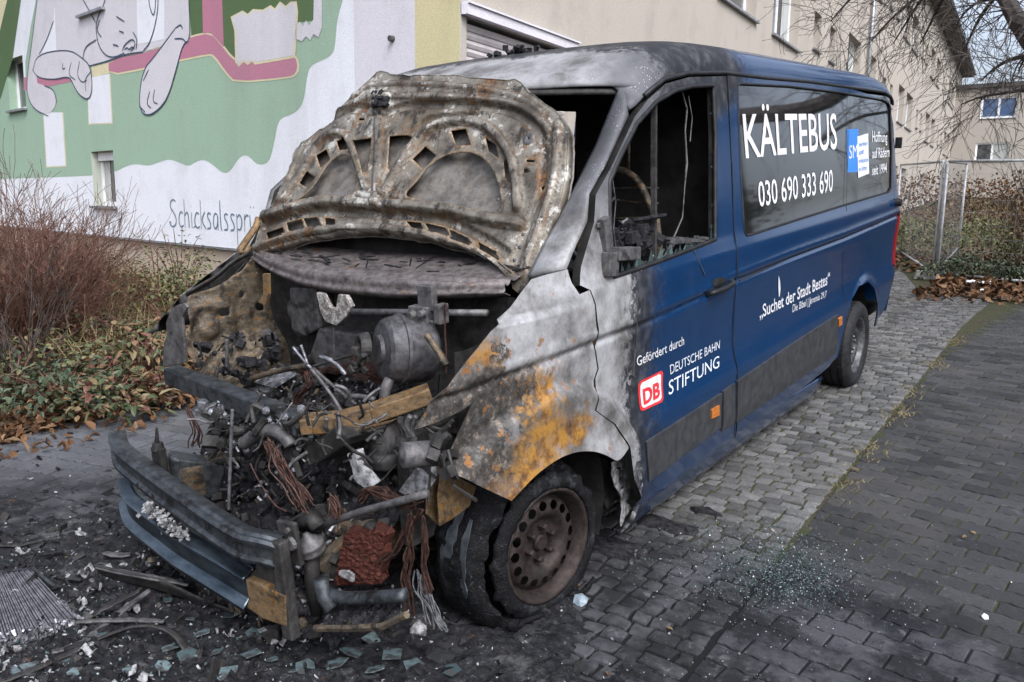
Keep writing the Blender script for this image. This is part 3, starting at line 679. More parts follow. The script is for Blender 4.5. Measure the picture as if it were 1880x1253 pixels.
for i, (a, b, c, d) in enumerate(WIN): window(a, b, c, d, fw_, .20, apt, split=1 if b-a > 1 else 0, reveal=PFAC, curtain=(.35 if i % 3 == 0 else -.3) if b-a > 1 and c == 5.0 else 0)
# roller shutter under its housing
mb = MB()
for a, b in (((.10, -.1), (.10, 3.37)), ((.10, 3.37), (2.12, 3.37)), ((2.12, 3.37), (2.12, -.1))): mb.poly([fw_(*a), fw_(*b), fw_(*b, -.3), fw_(*a, -.3)])
rs = mb.build('roller_shutter', PFAC, apt); rs.location = -CORNER
mb = MB(); N = 46; z0, z1 = .0, 3.34; vs = []
for k in range(N):
    za = z0+(z1-z0)*k/N; zb = z0+(z1-z0)*(k+1)/N; m_ = (za+zb)/2
    for zz, dd in ((za, -.155), (za+.008, -.14), (m_, -.128), (zb-.008, -.14)): vs += [fw_(.1, zz, dd+.085), fw_(2.12, zz, dd+.085)]
mb.add(vs, [(2*i, 2*i+1, 2*i+3, 2*i+2) for i in range(len(vs)//2-1)]); mb.build('slats', SHUT, rs)
mb = MB(); mb.prism([fw_(.0, 3.372, .08), fw_(2.2, 3.372, .08), fw_(2.2, 3.462, .08), fw_(.0, 3.462, .08)], NF*-.07); mb.prism([fw_(.0, 3.462, .10), fw_(2.22, 3.462, .10), fw_(2.22, 3.48, .10), fw_(.0, 3.48, .10)], NF*-.09); mb.build('housing', PLAV, rs)
mb = MB(); q = [fw_(22.05, 2, .09), fw_(22.05, zE-.2, .09)]; mb.tube(q, .06, 10); wpart(mb, 'downpipe', ZINC, apt, smooth=True)
# roof with overhanging eaves
mb = MB()
top = [(fw_(-.6, zE, .75)), fw_(LF+.4, zE, .75), fw_(LF+.4, zE, -14), fw_(-.6, zE, -14)]
mb.add(top+[p+UP*.22 for p in top[:2]]+[fw_(LF+.4, zE+3.4, -6), fw_(-.6, zE+3.4, -6)], [(0, 1, 2, 3), (0, 1, 5, 4), (4, 5, 6, 7), (3, 2, 6, 7), (0, 4, 7, 3), (1, 2, 6, 5)])
wpart(mb, 'roof', SOFF, apt)
mb = MB(); mb.tube([fw_(-.6, zE+.2, .8), fw_(LF+.4, zE+.2, .8)], .085, 8); wpart(mb, 'gutter', ZINC, apt, smooth=True)
mb = MB()
for a, b in (((0, -1), (0, zE)),): pass
e0, e1 = gw(16.5, -1), gw(16.5, 11.4)
mb.poly([e0, e1, e1+DF*14, e0+DF*14]); wpart(mb, 'end_wall', PFAC, apt)
# --- far block closing the view
far = thing('apartment_block', 'distant beige block with two white framed windows beyond the fence', 'building', (-3, 66, gz(-3, 66)))
def fb(u, v): c, d = ray(u, v); return c+d*((66-c.y)/d.y)
def fbp(s, z, d=0): return Vector((s, 66-d, z))
w4 = []
for ps in (((1803, 180), (1865, 216)), ((1792, 263), (1850, 296))):
    a, b = fb(*ps[0]), fb(*ps[1]); w4.append((a.x, b.x, b.z, a.z))
w4 += [(a+4.4, b+4.4, c, d) for a, b, c, d in w4]
zt = fb(1800, 163).z; xl = fb(1752, 250).x
mb = MB(); fill2d([(xl-3, 1), (14, 1), (14, zt), (xl-3, zt)], [[(a, c), (b, c), (b, d), (a, d)] for a, b, c, d in w4], 6, lambda s, z: fbp(s, z), mb); wpart(mb, 'wall', PFAR, far)
for i, (a, b, c, d) in enumerate(w4): window(a, b, c, d, fbp, .12, far, split=1, pane=PANEB if i % 2 == 0 else PANE, reveal=FRAMEW, fr=.1, curtain=-.5 if i == 1 else 0)
mb = MB(); mb.box((2.5, 71, zt+.16), (23.6, 10.6, .28)); wpart(mb, 'roof', ROOFM, far)
# ------------------------------------------------------------------ the burnt van: body (built in its own frame: x to its left side, y rearwards, z up)
van = thing('burnt_van', 'burnt out blue van with open scorched bonnet, white lettering and grey lower strips', 'van'); van.matrix_world = T
_tz = [0, .16, .21, .26, .34, .50, .57, .61, .66, .74, .86, .97, 1.03, 1.10, 1.18, 1.235, 1.262, 1.30, 1.60, 2.00, 2.08, 2.3]
_tx = [.93, .945, .962, .968, .985, .994, 1.0, 1.0, .986, .976, .978, .986, .994, .997, .994, .990, .978, .968, .930, .880, .868, .84]
_zz = np.linspace(0, 2.3, 921); _xx = np.interp(_zz, _tz, _tx); _k = np.exp(-(np.arange(-24, 25)*.0025/.014)**2/2); _k /= _k.sum()
_xx = np.convolve(np.pad(_xx, 24, mode='edge'), _k, mode='valid')
_cz = [hb(u, v, 0, .98) for u, v in ((800, 775), (878, 738), (960, 690), (1092, 626), (1170, 597), (1300, 538), (1345, 515), (1450, 473), (1547, 437), (1639, 398))]
_cy = [p.y for p in _cz]; _cz = [p.z for p in _cz]
def zcrease(y): return float(np.interp(y, _cy, _cz))
def sm(t): t = min(1, max(0, t)); return t*t*(3-2*t)
def W(y, z):
    y = min(6.3, max(-.3, y))
    b = float(np.interp(z, _zz, _xx))
    t = max(0.0, (1.1-y)/1.1); b -= .24*t*t+(.10*t*t if z > 1.2 else 0)
    if y > 5.9: b -= .04*((y-5.9)/.3)**2
    zc = zcrease(y); d = z-zc
    b += -.013*math.exp(-(d/.013)**2)+.007*math.exp(-((d-.03)/.022)**2)
    if z < zc:
        r = math.hypot(y-WC.y, z-WC.z); b += .044*sm((.63-r)/.06)
        r = math.hypot(y-RWC.y, z-RWC.z); b += .022*sm((.58-r)/.09)
    return b
def S(u, v, off=0.0, it=14):                   # pixel -> (y, z) on the van's left side
    x = .97
    for _ in range(it):
        p = hb(u, v, 0, x); x = .6*x+.4*(W(p.y, p.z)+off)
    return (min(p.y, 6.2), p.z)
def SP(y, z, off=0.0): return Vector((W(y, z)+off, y, z))
def SM(y, z, off=0.0): return Vector((-W(y, z)-off, y, z))
def trace(ps, off=0.0): return [S(u, v, off) for u, v in ps]
def inner(o, m):
    o.data.materials.append(m)
    for q in o.modifiers:
        if q.type == 'SOLIDIFY': q.material_offset = 1; q.material_offset_rim = 0
    return o
PILR = [(1042, 495), (1056, 459), (1080, 407), (1084, 355), (1112, 307), (1156, 212), (1183, 176), (1219, 146), (1263, 135), (1331, 134)]
PILL = [(968, 507), (1000, 443), (1030, 387), (1060, 331), (1092, 268), (1120, 200), (1136, 160)]
FEN = [(1042, 495), (1050, 520), (1064, 541), (1082, 533), (1092, 560), (1095, 621), (1090, 637), (1097, 677), (1098, 734), (1092, 754), (1128, 780), (1155, 823), (1136, 850), (1118, 838), (1087, 827), (1046, 832), (1005, 856), (970, 887), (939, 920), (875, 890), (811, 859), (840, 798), (868, 741), (842, 757), (800, 776), (760, 790), (775, 765), (800, 730), (860, 660), (900, 610), (935, 565), (975, 513), (1005, 504)]
fen = trace(FEN)
fi = FEN.index((1155, 823)); fj = FEN.index((939, 920))
fen = fen[:fi]+[tuple(p) for p in chaikin([Vector(p) for p in fen[fi:fj+1]], 2, False)]+fen[fj+1:]
CRE = [(y, zcrease(y)+d) for y in np.arange(.1, 6.2, .03) for d in (-.028, -.016, -.007, .0, .007, .016, .03, .05)]
LOW = [(y, z) for y in np.arange(1.1, 5.2, .05) for z in (.52, .55, .575, .60, .625, .65, .68, .72, 1.20, 1.225, 1.245, 1.265, 1.285)]
o = shell(fen, [], .022, lambda y, z: Vector((W(y, z)+.004*fbm((y*3, z*3, 1.7)), y, z)), .004, 'fender', (VANF, DARKM), van, CRE); o['label'] = 'ash grey and rust orange burnt front wing'
# driver's door
DOOR_O = [(1064, 524), (1083.5, 533), (1093.5, 560), (1096.5, 621), (1091.5, 637), (1098.5, 677), (1099.5, 734), (1094, 754), (1129.5, 779), (1156.5, 822), (1164, 880), (1167, 932), (1348, 804), (1352, 690), (1352, 500), (1341, 300), (1332, 140), (1264, 142), (1222, 154), (1189, 183), (1164, 216), (1120, 310), (1093, 358), (1090, 408), (1076, 455), (1066, 490)]
WIN_O = [(1124, 509), (1121, 450), (1119, 403), (1118, 335), (1136, 292), (1168, 228), (1204, 188), (1239, 167), (1271, 159), (1309, 157), (1313, 250), (1313, 440), (1265, 459), (1215, 478), (1170, 494)]
dO, wO = trace(DOOR_O), trace(WIN_O)
door = shell(dO, [wO], .035, lambda y, z: SP(y, z, .002), .035, 'driver_door', (VAN, BLACK), van, CRE+LOW); door['label'] = 'blue door scorched to grey and soot at its front edge'
mb = MB(); loop = [SP(y, z, .0) for y, z in resample([Vector(p) for p in wO], .03)]; mb.tube(loop+[loop[0]], .011, 6, cap=False); mb.build('window_seal', BLKPL, door, smooth=True)
mb = MB(); a, b = S(1209, 184), S(1208, 480); mb.beam(SP(*a, -.02), SP(*b, -.02), .022, .016, Vector((0, 1, 0))); mb.build('window_bar', DARKM, door)
# remains of the pane: shards along the lower and rear edge
mb = MB()
for k in range(46):
    e = random.random()
    u0, v0 = (1313+random.uniform(-2, 1), random.uniform(160, 440)) if e < .35 else ((lambda t: (1125+(1313-1125)*t, 510-70*t))(random.random()))
    p = SP(*S(u0, v0), -.012); up = random.uniform(.015, .06) if e >= .35 else random.uniform(.004, .012); w_ = random.uniform(.01, .035)
    mb.poly([p+Vector((0, -w_, -.01)), p+Vector((0, w_, -.01)), p+Vector((random.uniform(-.01, .01), random.uniform(-w_, w_), up))])
tag(mb.build('pane_remains', CRUMB, door), kind='stuff')
def strip(px, off, parent, name, m, thick=.012, holes=()):
    return shell(trace(px, off*.5), [], .03, lambda y, z: SP(y, z, off), thick, name, (m, m), parent, LOW)
strip([(1185, 812), (1255, 767), (1324, 722), (1321, 786), (1255, 834), (1190, 884)], .013, door, 'rub_strip', PLAST)
def lamp_at(px, parent, m, off=.02):
    mb = MB(); fill2d(trace(px, off*.5), [], .02, lambda y, z: SP(y, z, off), mb); return mb.build('marker_lamp', m, parent, thick=.012, bevel=.002)
lamp_at([(1304, 752), (1318, 744), (1318, 762), (1304, 769)], door, AMBER)
# handle over its recess
mb = MB(); q = [Vector(S(*p)) for p in ((1303, 520), (1312, 511), (1326, 508), (1333, 516), (1326, 527), (1310, 535))]
fill2d([tuple(p) for p in chaikin(q, 2)], [], .015, lambda y, z: SP(y, z, .0035), mb); mb.build('handle_recess', BLKPL, door)
mb = MB(); hpts = [SP(*S(1295, 541), .01), SP(*S(1299, 536), .035), SP(*S(1317, 529), .042), SP(*S(1334, 520), .035), SP(*S(1339, 516), .012)]
mb.tube(chaikin(hpts, 2, False), .013, 8); mb.build('door_handle', BLKPL, door, smooth=True)
# mirror bracket left after the fire
mb = MB()
def bx(u, v, s, off): p = SP(*S(u, v), off); mb.box(p, s, Matrix.Rotation(random.uniform(-.2, .2), 3, 'X'))
bx(1108, 440, (.03, .05, .17), .012); bx(1135, 465, (.05, .17, .05), .03); bx(1112, 485, (.04, .07, .09), .02); bx(1100, 412, (.012, .07, .02), .012)
mb.build('mirror_bracket', GREYM, door, bevel=.004)
mb = MB(); n0 = SP(*S(1190, 425), -.02)
for k in range(26):
    c = n0+Vector((random.uniform(-.10, .02), random.uniform(-.16, .12), random.uniform(-.05, .035)-.02)); mb.box(c, [random.uniform(.02, .08) for _ in range(3)], Matrix.Rotation(random.random()*3, 3, (random.random(), random.random(), random.random()+.1)))
for k in range(7):
    a = n0+Vector((0, random.uniform(-.15, .1), random.uniform(-.03, .04))); mb.tube([a, a+Vector((random.uniform(-.05, .03), random.uniform(-.1, .1), random.uniform(-.05, .05))), a+Vector((random.uniform(-.1, .05), random.uniform(-.2, .2), random.uniform(-.06, .02)))], .008, 5)
mb.build('melted_mirror', CHAR, door, bevel=.006)
mb = MB(); a = SP(*S(1225, 444), -.01); b = SP(*S(1300, 440), -.012)
for k in range(9):
    t0, t1 = sorted((random.random(), random.random())); mb.beam(a.lerp(b, t0)+Vector((0, 0, random.uniform(-.015, .015))), a.lerp(b, min(1, t1+.15))+Vector((random.uniform(-.03, .01), 0, random.uniform(-.015, .015))), .02, .012)
mb.build('burnt_trim', GREYM, door)
mb = MB()
for ps in ([(1272, 160), (1280, 200), (1276, 240), (1282, 300), (1272, 345), (1270, 400), (1258, 438)], [(1285, 175), (1290, 215), (1284, 260)]):
    mb = MB(); mb.tube([SP(*S(u, v), -.05+random.uniform(-.012, .012)) for u, v in ps], [random.uniform(.002, .006) for _ in ps], 5); mb.build('hanging_strip', GREYM, door)
for ps in ([(1122, 330), (1128, 370), (1124, 420), (1128, 455)], [(1272, 460), (1285, 490), (1292, 505)], [(1158, 490), (1168, 560), (1166, 640)], [(1168, 600), (1160, 690)]):
    mb = MB(); mb.tube([SP(*S(u, v), .006) for u, v in ps], .0022, 4); mb.build('hanging_strip', GREYM, door)
# side panel behind the door
PAN_O = [(1335, 136), (1400, 139), (1480, 148), (1560, 163), (1608, 178), (1632, 192), (1640, 230), (1646, 330), (1647, 420), (1641, 480), (1632, 540), (1620, 575), (1606, 600), (1611, 560), (1605, 530), (1594, 517), (1577, 525), (1564, 549), (1553, 585), (1545, 620), (1538, 655), (1520, 675), (1440, 740), (1350, 803), (1354, 690), (1354, 500), (1343, 300)]
PWIN = [(1353, 159), (1357, 154), (1450, 159), (1540, 170), (1620, 184), (1631, 190), (1634, 200), (1637, 280), (1636, 345), (1631, 353), (1560, 374), (1470, 402), (1380, 431), (1370, 433), (1366, 426), (1360, 330)]
pO, pW = trace(PAN_O), trace(PWIN)
panel = shell(pO, [pW], .05, lambda y, z: SP(y, z, .002), .010, 'side_panel', (VAN, BLACK), van, CRE+LOW); panel['label'] = 'clean blue side panel with a long dark window'
mb = MB(); mb.grid(lambda a, b: SP(2.52+3.45*a, 1.255+.80*b, -.006), 30, 12); pane = mb.build('side_window', GLASSD, panel, smooth=True)
mb = MB(); loop = [SP(y, z, .001) for y, z in resample([Vector(p) for p in pW], .05)]; mb.tube(loop+[loop[0]], .007, 6, cap=False); mb.build('window_seal', BLKPL, panel, smooth=True)
strip([(1327, 719), (1348, 704), (1346, 778), (1324, 792)], .013, panel, 'rub_strip', PLAST)
strip([(1353, 700), (1450, 634), (1537, 578), (1533, 650), (1445, 711), (1350, 776)], .013, panel, 'rub_strip', PLAST)
lamp_at([(1538, 586), (1544, 581), (1544, 596), (1538, 600)], panel, AMBER)
lamp_at([(1648, 396), (1652, 388), (1645, 488), (1641, 486)], panel, REDL, .015)['label'] = 'red tail lamp at the rear edge'
mb = MB()
for pth in ([(1560, 162), (1547, 437), (1553, 560)], [(1357, 516), (1450, 473), (1547, 437), (1639, 398)], [(1343, 300), (1352, 500), (1352, 690), (1347, 800)]):
    q = resample([Vector(S(*p)) for p in pth], .1, False); 
    vs = []
    for i, p in enumerate(q):
        d = (q[min(i+1, len(q)-1)]-q[max(i-1, 0)]).normalized(); d = Vector((-d.y, d.x))*.004
        vs += [SP(*(p+d), .0036), SP(*(p-d), .0036)]
    mb.add(vs, [(2*i, 2*i+1, 2*i+3, 2*i+2) for i in range(len(q)-1)])
mb.build('panel_seam', BLKPL, panel)
mb = MB(); p = SP(*S(1644, 372)); mb.lathe([(0, .05), (.03, .045), (.035, .0)], p, (1, 0, 0), 12); mb.box(SP(*S(1650, 262), .03), (.05, .03, .09)); mb.build('rear_hinge', BLKPL, panel)
# sill below the doors
mb = MB()
N = 26
def sill_fn(a, b):
    y = 1.36+(4.25-1.36)*a; z0 = S(1166+(1522-1166)*a, 940-(940-690)*a)[1]; z = z0+.03-.13*b
    return Vector((W(y, z)-.004-.03*b*b, y, z))
mb.grid(sill_fn, N, 6); mb.build('sill', VAN, van, smooth=True, thick=.02)
# passenger side: wing, door with its empty window, panel
mb = MB(); fill2d([(.36, 1.0), (.55, 1.14), (.89, 1.285), (1.15, 1.30), (1.2, .9), (1.25, .5), (1.15, .62), (.85, .80), (.62, 1.0)], [], .05, lambda y, z: Vector((-.86-.1*sm((y-.4)/.8), y, z)), mb); inner(mb.build('fender', VANF, van, smooth=True, thick=.004), DARKM)
mb = MB(); fill2d(dO, [wO], .08, lambda y, z: SM(y, z), mb); inner(mb.build('passenger_door', VAN, van, smooth=True, thick=.03), BLACK)
mb = MB(); fill2d(pO, [[(3.1, 1.42), (3.95, 1.42), (3.95, 1.985), (3.1, 1.985)]], .10, lambda y, z: SM(y, z), mb); inner(mb.build('side_panel', VAN, van, smooth=True, thick=.03), BLACK)
# pillars
def pillar(sgn):
    pr = [S(u, v) for u, v in PILR[:6]]; R_ = [SP(y, z, -.004) for y, z in pr]
    hr = hb(1136, 160, 0, .78); L_ = [hb(u, v, 0, .80-.02*i/6) for i, (u, v) in enumerate(PILL)]
    N = 16
    def samp(P, t):
        q = resample(P, .02, False); return q[min(len(q)-1, int(t*(len(q)-1)+.5))]
    mb = MB()
    def fn(a, b):
        A = samp(R_, b); B = samp(L_, b); m_ = A.lerp(B, a); n = Vector((.55, -.75, .35)); p = m_+n*.035*math.sin(math.pi*a)**.8
        return Vector((p.x*sgn*(1 if sgn > 0 else .84), p.y+(0 if sgn > 0 else .12), p.z))
    mb.grid(fn, 8, 24)
    f0 = mb.f[len(mb.f)//2]; nn = (Vector(mb.v[f0[1]])-Vector(mb.v[f0[0]])).cross(Vector(mb.v[f0[2]])-Vector(mb.v[f0[0]]))
    if nn.dot(Vector((.55*sgn, -.75, .35))) < 0: mb.f = [list(reversed(f)) for f in mb.f]
    o = inner(mb.build('windscreen_pillar', VAN, van, smooth=True, thick=.03, fix=False), BLACK)
    o['label'] = 'soot grey windscreen pillar'
    return L_, R_
PL, PR = pillar(1); pillar(-1)
# roof
gut = [SP(*S(u, v), -.004) for u, v in PILR[5:]]; g0 = gut[0]
HR = hb(1136, 159, 0, .78)
def header(x): t = abs(x)/.78; return Vector((x, 1.36+(HR.y-1.36)*t*t, HR.z+.012*(1-t*t)))
sta = []
N = 18
row0 = [g0, g0.lerp(HR, .5)+Vector((.01, -.015, .02)), HR.copy()]+[header(.78*(1-k/(N-2))) for k in range(1, N-1)]
sta.append(row0)
yl = [1.60, 1.80, 2.02, 2.40]; zl = [2.085, 2.165, 2.212, 2.236]
gl = gut[1:]
gz_end = gl[-1].z
for k, yy in enumerate((3.0, 3.8, 4.6, 5.3, 5.75, 5.98, 6.1, 6.18)):
    z_ = gz_end+(.012 if yy > 3 else .0); drop = .0 if yy < 5.7 else .14*((yy-5.7)/.46)**2
    gl.append(Vector((W(yy, z_-drop)-.006, yy, z_-drop*.55))); yl.append(yy); zl.append(2.242-drop*1.2)
for g, yc, zc in zip(gl, yl, zl):
    row = []
    for k in range(N+1):
        th = (k/N)**1.35*math.pi/2; c, s_ = math.cos(th), math.sin(th)
        xx = g.x*max(0, c)**.24 if k < N else 0.
        t = 1-xx/g.x
        rib = .006*math.sin(xx*26)*sm((yc-1.9)/.4)*sm((.7-xx)/.1)
        row.append(Vector((xx, g.y+(yc-g.y)*s_**1.2, g.z+(zc-g.z)*s_**.85+rib)))
    sta.append(row)
mb = MB(); ns = len(sta); nx = N+1
vs = [p for r in sta for p in r]; fs = [(i*nx+k, i*nx+k+1, (i+1)*nx+k+1, (i+1)*nx+k) for i in range(ns-1) for k in range(nx-1)]
mb.add(vs, fs); mb.add([Vector((-p.x, p.y, p.z-.035*(p.x/.87)**2)) for p in vs], [tuple(reversed(f)) for f in fs])
roof = mb.build('roof', VAN, van, smooth=True, thick=.02, sub=1); inner(roof, BLACK); roof['label'] = 'roof burnt ash grey at the front and blue behind'
bm = bmesh.new(); bm.from_mesh(roof.data); bmesh.ops.remove_doubles(bm, verts=bm.verts, dist=.0005); bmesh.ops.recalc_face_normals(bm, faces=bm.faces); bm.to_mesh(roof.data); bm.free(); roof.data.polygons.foreach_set('use_smooth', [True]*len(roof.data.polygons))
m_ = roof.modifiers; m_.move(0, 0)
mb = MB(); mb.tube([SP(p.y, p.z, .0) for p in gl], .011, 6); mb.tube([SM(p.y, p.z, .0) for p in gl], .011, 6); mb.build('roof_gutter', BLKPL, van, smooth=True)
mb = MB(); mb.tube([header(x*.78/10)+Vector((0, .01, -.02)) for x in range(-10, 11)], .017, 8, flat=.7); mb.build('windscreen_header', DARKM, van, smooth=True)
mb = MB()
c0 = hb(955, 103, 1, 2.0)
for k in range(40): mb.box(c0+Vector((random.gauss(0, .06), random.gauss(0, .05), random.uniform(-.03, .04))), [random.uniform(.010, .03) for _ in range(3)], Matrix.Rotation(random.random()*3, 3, (random.random(), random.random(), .5)))
tag(mb.build('charred_lump', CHAR, van), kind='stuff')
# back doors, bulkhead, floor
mb = MB(); mb.prism([(-.92, 6.16, .25), (.92, 6.16, .25), (.96, 6.16, .6), (.945, 6.16, 1.2), (.83, 6.16, 2.0), (.7, 6.14, 2.08), (-.7, 6.14, 2.08), (-.83, 6.16, 2.0), (-.945, 6.16, 1.2), (-.96, 6.16, .6)], (0, .02, 0)); mb.build('rear_door', VAN, van)
mb = MB(); mb.box((.44, 2.5, 1.2), (.84, .03, 1.75)); mb.box((-.42, 2.5, .8), (.86, .03, .95)); mb.box((-.66, 2.5, 1.66), (.36, .03, .75)); mb.box((0, 3.4, .33), (1.84, 3.6, .06)); mb.box((0, 5.7, .33), (1.8, .7, .06)); mb.build('bulkhead', BLACK, van)
mb = MB()
for sx in (-.42, .42):
    mb = MB(); mb.box((sx, 2.02, .72), (.5, .5, .3)); mb.box((sx, 2.0, .95), (.48, .46, .10), Matrix.Rotation(.1, 3, 'X'))
    mb.build('seat_base', CHAR, van, bevel=.03)
for sx in (-.42, .42):
    mb = MB()
    arc = [Vector((sx+.24*math.cos(a)*(1 if math.sin(a) < .5 else .9), 2.24-.0*a, 1.0+.62*max(0, math.sin(a))**.6)) for a in np.linspace(0, math.pi, 15)]
    mb.tube(arc, .02, 6)
    for k in range(7): z = 1.08+k*.075; mb.tube([(sx-.22, 2.25, z), (sx-.1, 2.27+.02*random.random(), z+random.uniform(-.02, .02)), (sx+.1, 2.27, z), (sx+.22, 2.25, z)], .006, 4)
    mb.tube([(sx-.06, 2.24, 1.6), (sx-.06, 2.24, 1.78)], .008, 5); mb.tube([(sx+.06, 2.24, 1.6), (sx+.06, 2.24, 1.78)], .008, 5)
    mb.build('seat_frame', INNER, van, smooth=True)
mb = MB()
def rv0(): return Vector((random.uniform(-1, 1), random.uniform(-1, 1), random.uniform(-1, 1)))
def lump(fnc, nu, nv, amp, fq, seed):
    def f(a, b):
        p = fnc(a, b); return p+Vector((fbm((p.x*fq, p.y*fq, p.z*fq+seed)), fbm((p.x*fq+9, p.y*fq, p.z*fq+seed)), fbm((p.x*fq, p.y*fq+7, p.z*fq+seed))))*amp
    mb.grid(f, nu, nv)
lump(lambda a, b: Vector((-.85+1.7*a, 1.15+.42*math.sin(b*1.7), 1.16+.10*math.cos(b*2.6))), 40, 14, .06, 6, 3)
for k in range(60): mb.box((random.uniform(-.85, .85), random.uniform(1.15, 1.7), random.uniform(.95, 1.28)), [random.uniform(.02, .12) for _ in range(3)], Matrix.Rotation(random.random()*3, 3, (random.random(), random.random(), .5)))
mb.build('dashboard_remains', CHAR, van)
mb = MB()
for k in range(90):
    p = Vector((random.uniform(-.2, .85), random.uniform(1.15, 2.1), random.uniform(.95, 1.45)-.2*random.random())); t = random.random()
    if t < .5: q = p+rv0()*.12; mb.tube([p, p.lerp(q, .5)+rv0()*.03, q], random.uniform(.004, .012), 5)
    else: mb.box(p, [random.uniform(.015, .09) for _ in range(3)], Matrix.Rotation(random.random()*3, 3, (random.random(), random.random(), .5)))
tag(mb.build('cabin_remains', GREYM, van), kind='stuff')
mb = MB(); a = np.linspace(0, 2*math.pi, 25); ce = Vector((.42, 1.62, 1.18)); 
mb.tube([ce+Vector((.19*math.cos(t), .10*math.sin(t)*-.6, .16*math.sin(t))) for t in a], .012, 6, cap=False); mb.tube([ce, ce+Vector((0, -.3, -.25))], .025, 6); mb.tube([ce-Vector((.19, 0, 0)), ce+Vector((.19, 0, 0))], .012, 5); mb.build('steering_wheel', DARKM, van, smooth=True)
mb = MB(); mb.prism([hb(1098, 210, 0, -.5), hb(1085, 230, 0, -.5), hb(1035, 300, 0, -.62), hb(1042, 318, 0, -.62)], (.0, .05, .0)); mb.build('belt_trim', ASH, van)

# ---- lettering on the side
_H = None
def text_mesh(st, bold=0.0):
    c = bpy.data.curves.new('t', 'FONT'); c.body = st; c.size = 1; c.offset = bold; c.resolution_u = 3
    o = bpy.data.objects.new('t', c); COL.objects.link(o); dg = bpy.context.evaluated_depsgraph_get(); dg.update()
    me = bpy.data.meshes.new_from_object(o.evaluated_get(dg)); v = [tuple(p.co) for p in me.vertices]; f = [tuple(p.vertices) for p in me.polygons]
    bpy.data.objects.remove(o); bpy.data.curves.remove(c); bpy.data.meshes.remove(me); return v, f
CAPH = max(p[1] for p in text_mesh('H')[0])
def quad_map(px, off):
    tl, tr, br, bl = [Vector(S(*p, off)) for p in px]
    return lambda a, b: (bl*(1-a)+br*a)*(1-b)+(tl*(1-a)+tr*a)*b
def lettering(st, px, m, parent, off=.0042, bold=0.0, name='lettering', caps=1.0, italic=0.0):
    v, f = text_mesh(st, bold); x0 = min(p[0] for p in v); x1 = max(p[0] for p in v); q = quad_map(px, off); mb = MB()
    vs = []
    for p in v:
        b = p[1]/CAPH; t = q((p[0]-x0+italic*p[1])/(x1-x0), b); vs.append(SP(t.x, t.y, off))
    mb.add(vs, f); return mb.build(name, m, parent, fix=False)
lettering('KÄLTEBUS', [(1363, 211), (1535.5, 210), (1537, 273), (1369.5, 290)], PINKW, pane, -.0035, .010)
lettering('030 690 333 690', [(1391, 335), (1529, 312), (1529, 351), (1394, 380)], WHITEP, pane, -.0035, .006)
for st, px in (('Hoffnung', [(1601.5, 241), (1629, 243), (1629, 261), (1601.5, 261)]), ('auf Rädern', [(1601.5, 273), (1633, 270), (1633, 288), (1601.5, 291)]), ('seit 1994', [(1601.5, 305), (1628, 300), (1628, 317), (1601.5, 322)])):
    lettering(st, px, WHITEP, pane, -.0035, .008)
def patch(px, m, parent, off, name='emblem'):
    mb = MB(); q = quad_map(px, off); mb.grid(lambda a, b: (lambda t: SP(t.x, t.y, off))(q(a, b)), 4, 4); return mb.build(name, m, parent)
patch([(1555, 238), (1576, 237), (1576, 316), (1556, 317)], LBLUE, pane, -.004)
patch([(1574, 251), (1594, 245), (1595.5, 319), (1575.5, 327)], WHITEP, pane, -.002)
lettering('SM', [(1559, 268), (1574.5, 265), (1574.5, 289), (1559, 292)], WHITEP, pane, -.0025)
for k, st in enumerate(('berliner', 'stadt', 'mission', 'ev. kirche')):
    vv = 266+k*15; wd = (1593, 1586, 1594, 1591)[k]
    lettering(st, [(1577, vv-5), (wd, vv-8), (wd, vv+1), (1577, vv+4)], LBLUE, pane, -.0005)
lettering('„Suchet der Stadt Bestes“', [(1394, 563), (1524, 500), (1523, 521), (1395, 585)], WHITEP, panel, .0042, .012)
lettering('Die Bibel | Jeremia 29,7', [(1455, 560), (1517.5, 534), (1517, 545), (1455, 574)], WHITEP, panel, .0042, .0, italic=.1)
mb = MB(); q = trace([(1429.5, 506), (1432, 516), (1433, 530), (1431.5, 545), (1430, 545), (1429, 525)], .006); mb.poly([SP(y, z, .006) for y, z in q]); mb.build('emblem', WHITEP, panel)
lettering('Gefördert durch', [(1168.7, 656), (1256, 617), (1256, 633), (1170, 673)], WHITEP, door, .0042, .004)
lettering('DEUTSCHE BAHN', [(1230, 671), (1322, 625), (1321, 640), (1231, 688)], SILV, door, .0042)
lettering('STIFTUNG', [(1228, 700), (1320.5, 653), (1320.5, 674), (1228, 726)], SILV, door, .0042)
def rrect(n=6, r=.14):
    P = []
    for cx, cy, a0 in ((1-r, 1-r, 0), (r, 1-r, 90), (r, r, 180), (1-r, r, 270)):
        for k in range(n+1): a = R(a0+90*k/n); P.append((cx+r*math.cos(a), cy+r*math.sin(a)))
    return P
DBQ = [(1172, 702), (1218, 679), (1219, 737), (1176, 757)]
def ring(px, s, off, m, parent):
    q = quad_map(px, off); P = [(.5+(a-.5)*s, .5+(b-.5)*s) for a, b in rrect()]; mb = MB()
    fill2d(P, [], .12, lambda a, b: (lambda t: SP(t.x, t.y, off))(q(a, b)), mb); return mb.build('emblem', m, parent)
ring(DBQ, 1.0, .0040, REDV, door); ring(DBQ, .84, .0052, WHITEP, door)
lettering('DB', [(1180, 717), (1212, 701), (1212, 728), (1182, 743)], REDV, door, .0064, .04)
